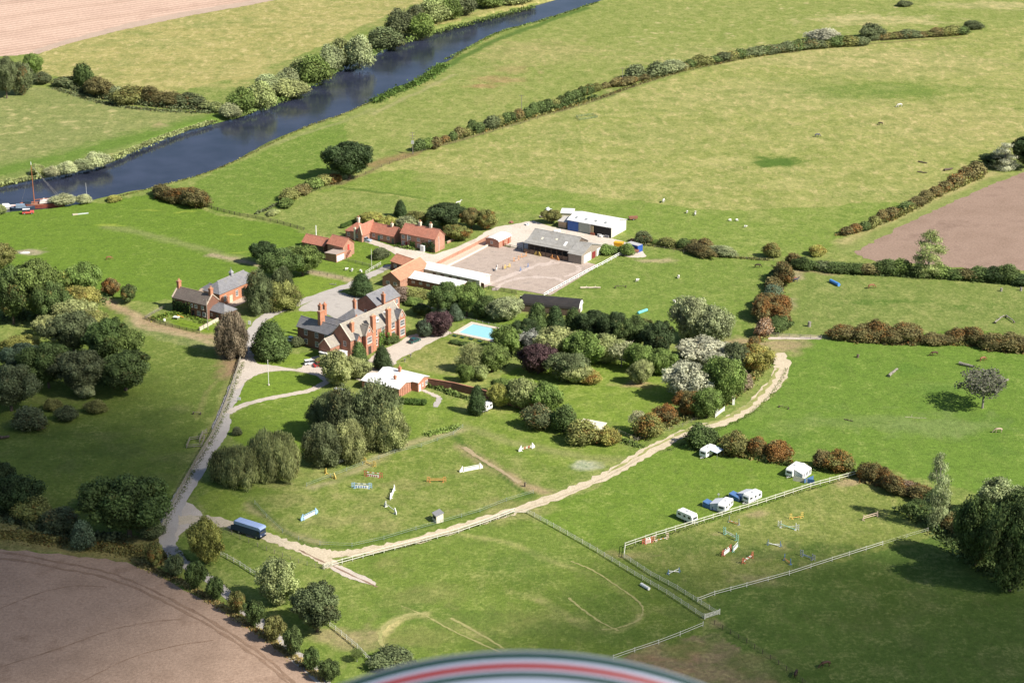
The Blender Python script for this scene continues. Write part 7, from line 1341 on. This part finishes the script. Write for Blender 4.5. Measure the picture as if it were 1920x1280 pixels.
HB=[([(780,283),(870,256),(980,222),(1118,184)],2.0,2.4,5200,'oak',.1),([(1145,162),(1280,130),(1460,92),(1640,75),(1806,64)],2.6,3.2,7000,'oak',.12),([(1484,500),(1600,512),(1750,520),(1930,534)],2.6,3.2,4200,'oak',.1),([(1580,440),(1680,408),(1760,366),(1840,332)],2.2,2.6,3000,'ol',.35),([(120,163),(200,186),(290,200),(380,206)],2.8,3.2,2600,'bk',.2),([(1470,500),(1450,550),(1440,600)],4,3.2,2600,'rs',.45),([(1600,640),(1715,645)],2.5,3.0,1500,'rs',.35),([(1845,655),(1930,662)],2.5,3.0,900,'rs',.3),([(1350,850),(1480,866)],2.2,2.6,1400,'ol',.4),([(1620,900),(1710,926),(1770,950)],2.6,2.6,1700,'rs',.4),([(292,370),(385,388)],2.4,2.6,1200,'rs',.4)]
for i,(p,w_,h_,n_,c_,a_) in enumerate(HB): rough('hedge_growth','tangled shoots filling the gaps between hedge bushes, '+('uphill hedge near the power pole','uphill hedge far end','hedge under the ploughed field','russet field hedge','hedge beyond the river','arena meadow hedge','meadow hedge middle','meadow hedge right end','caravan hedge','fence end hedge','river bank hedge')[i],p,w_,h_,n_,.42,c_,a_)

rough('verge_grass','rank grass between the lane and its wooden fence',[(306,1000),(318,968),(340,925),(369,872),(399,822),(420,775),(440,722),(455,680)],1.6,.25,2600,.16,(.12,.15,.045),.15)
rough('verge_grass','rough grass on the far side of the lower lane',[(330,1030),(356,1052),(400,1082),(460,1128),(520,1180),(600,1255)],1.2,.25,1600,.16,(.11,.15,.04),.1)
rough('verge_grass','tufty grass beside the rail fence below the stone track',[(640,1052),(740,1030),(860,996),(965,962)],1.0,.22,1500,.15,(.11,.15,.04),.1)
rough('verge_grass','tufty grass along the fence of the caravan field',[(1172,1030),(1320,980),(1470,932),(1605,892)],1.0,.22,1500,.15,(.12,.16,.045),.15)
rough('verge_grass','grass tufts up the upper stone track verge',[(1250,845),(1330,812),(1400,780),(1450,735),(1475,690)],1.6,.25,1300,.16,(.12,.16,.045),.1)
# ================================================================ THE AIRCRAFT THE PICTURE WAS TAKEN FROM
def camray(px,py):
    x=px-960; v=py-640
    return Vector((x,F*math.cos(PITCH)-v*math.sin(PITCH),-F*math.sin(PITCH)-v*math.cos(PITCH))).normalized()
RR=970/F*2.6/ math.cos(math.atan(1547/F)); cd=camray(980,2193); D=2.6/ (1.0)
D=2.6*math.sqrt(1+(1547/F)**2); C0=Vector((0,0,CAMH))+cd*D; R0=970/F*2.6*math.cos(math.atan(1547/F)*0.0)
o=thing('aircraft_fairing','white aircraft fairing with red, white and dark green edge stripes','aircraft',C0)
o.rotation_mode='QUATERNION'; o.rotation_quaternion=(-Vector((0,F*math.cos(PITCH),-F*math.sin(PITCH)))).to_track_quat('Z','Y')
def ring(name,prof,mat):
    n=160; vs=[];fs=[]
    for r_,z in prof:
        for i in range(n): t=2*math.pi*i/n; vs.append((r_*math.cos(t),r_*math.sin(t),z))
    for j in range(len(prof)-1):
        for i in range(n): k=(i+1)%n; fs.append((j*n+i,j*n+k,(j+1)*n+k,(j+1)*n+i))
    if prof[-1][0]<.01: pass
    q=mk(name,vs,fs,mat,o,smooth=True); return q
k=R0
def pz(f): return .06*math.sqrt(max(0,1-f*f))*k/.66
def seg(a,b,n=4): return [(k*(a+(b-a)*i/n),pz(a+(b-a)*i/n)) for i in range(n+1)]
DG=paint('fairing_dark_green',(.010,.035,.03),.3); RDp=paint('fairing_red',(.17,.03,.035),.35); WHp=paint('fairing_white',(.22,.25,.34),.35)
ring('back_shell',[(k*.02,-.5),(k*.7,-.42),(k*.95,-.2),(k*1.0,-.02),(k*1.0,0)],WHp)
ring('dark_rim',seg(1.0,.990),DG); ring('white_line',seg(.990,.984),WHp); ring('red_band',seg(.984,.971),RDp); ring('white_line',seg(.971,.967),WHp); ring('green_band',seg(.967,.956),DG); ring('shell',seg(.956,.02,24),WHp)

# ================================================================ CLOUDS added out of view to shade the lower corners
def cloud(label,gx,gy,alt,rx,ry,th,dens):
    """a thin cloud added out of view to dim the sun at the ground point"""
    g=at(gx,gy); k=alt/math.tan(SUN_EL); p=Vector((g.x+SUN_AZ[0]*k,g.y+SUN_AZ[1]*k,alt))
    m=bpy.data.materials.new('cloud_vapour'); m.use_nodes=True; nt=m.node_tree; nt.nodes.clear(); out=N(nt,'ShaderNodeOutputMaterial'); v=N(nt,'ShaderNodeTexCoord').outputs['Object']
    ln=N(nt,'ShaderNodeVectorMath',operation='LENGTH'); mp=N(nt,'ShaderNodeMapping'); mp.inputs['Scale'].default_value=(1/rx,1/ry,0); nt.links.new(v,mp.inputs[0]); nt.links.new(mp.outputs[0],ln.inputs[0])
    nz=noise(nt,v,.012,4,.55); d=mth(nt,'SUBTRACT',1.15,mth(nt,'ADD',ln.outputs['Value'],mth(nt,'MULTIPLY',nz,.5))); d=mth(nt,'MULTIPLY',d,2.2,True); d=mth(nt,'MULTIPLY',d,dens)
    tr=N(nt,'ShaderNodeBsdfTransparent'); df=N(nt,'ShaderNodeBsdfDiffuse'); df.inputs[0].default_value=(.9,.9,.9,1); tl=N(nt,'ShaderNodeBsdfTranslucent'); tl.inputs[0].default_value=(.9,.9,.9,1)
    mx=N(nt,'ShaderNodeMixShader'); nt.links.new(df.outputs[0],mx.inputs[1]); nt.links.new(tl.outputs[0],mx.inputs[2]); m2=N(nt,'ShaderNodeMixShader'); nt.links.new(d,m2.inputs[0]); nt.links.new(tr.outputs[0],m2.inputs[1]); nt.links.new(mx.outputs[0],m2.inputs[2]); nt.links.new(m2.outputs[0],out.inputs[0])
    bm=bmesh.new(); bmesh.ops.create_icosphere(bm,subdivisions=5,radius=1); r=random.Random(3)
    for q in bm.verts:
        c=q.co; b=1+.16*math.sin(c.x*5+1)*math.sin(c.y*6)+.08*math.sin(c.x*13)*math.cos(c.y*11+c.z*9); q.co=(c.x*rx*b,c.y*ry*b,c.z*th*(b*1.2 if c.z>0 else .35))
    me=bpy.data.meshes.new('cloud'); bm.to_mesh(me); bm.free()
    for q in me.polygons: q.use_smooth=True
    o=link('cloud',me,m,None,p); tag(o,label,None,None,'stuff')
cloud('thin unseen cloud added to shade the lower left of the estate',-20,980,900,88,150,40,.8)
cloud('thin unseen cloud added to shade the lower right pastures',1950,1330,900,125,90,40,.65)
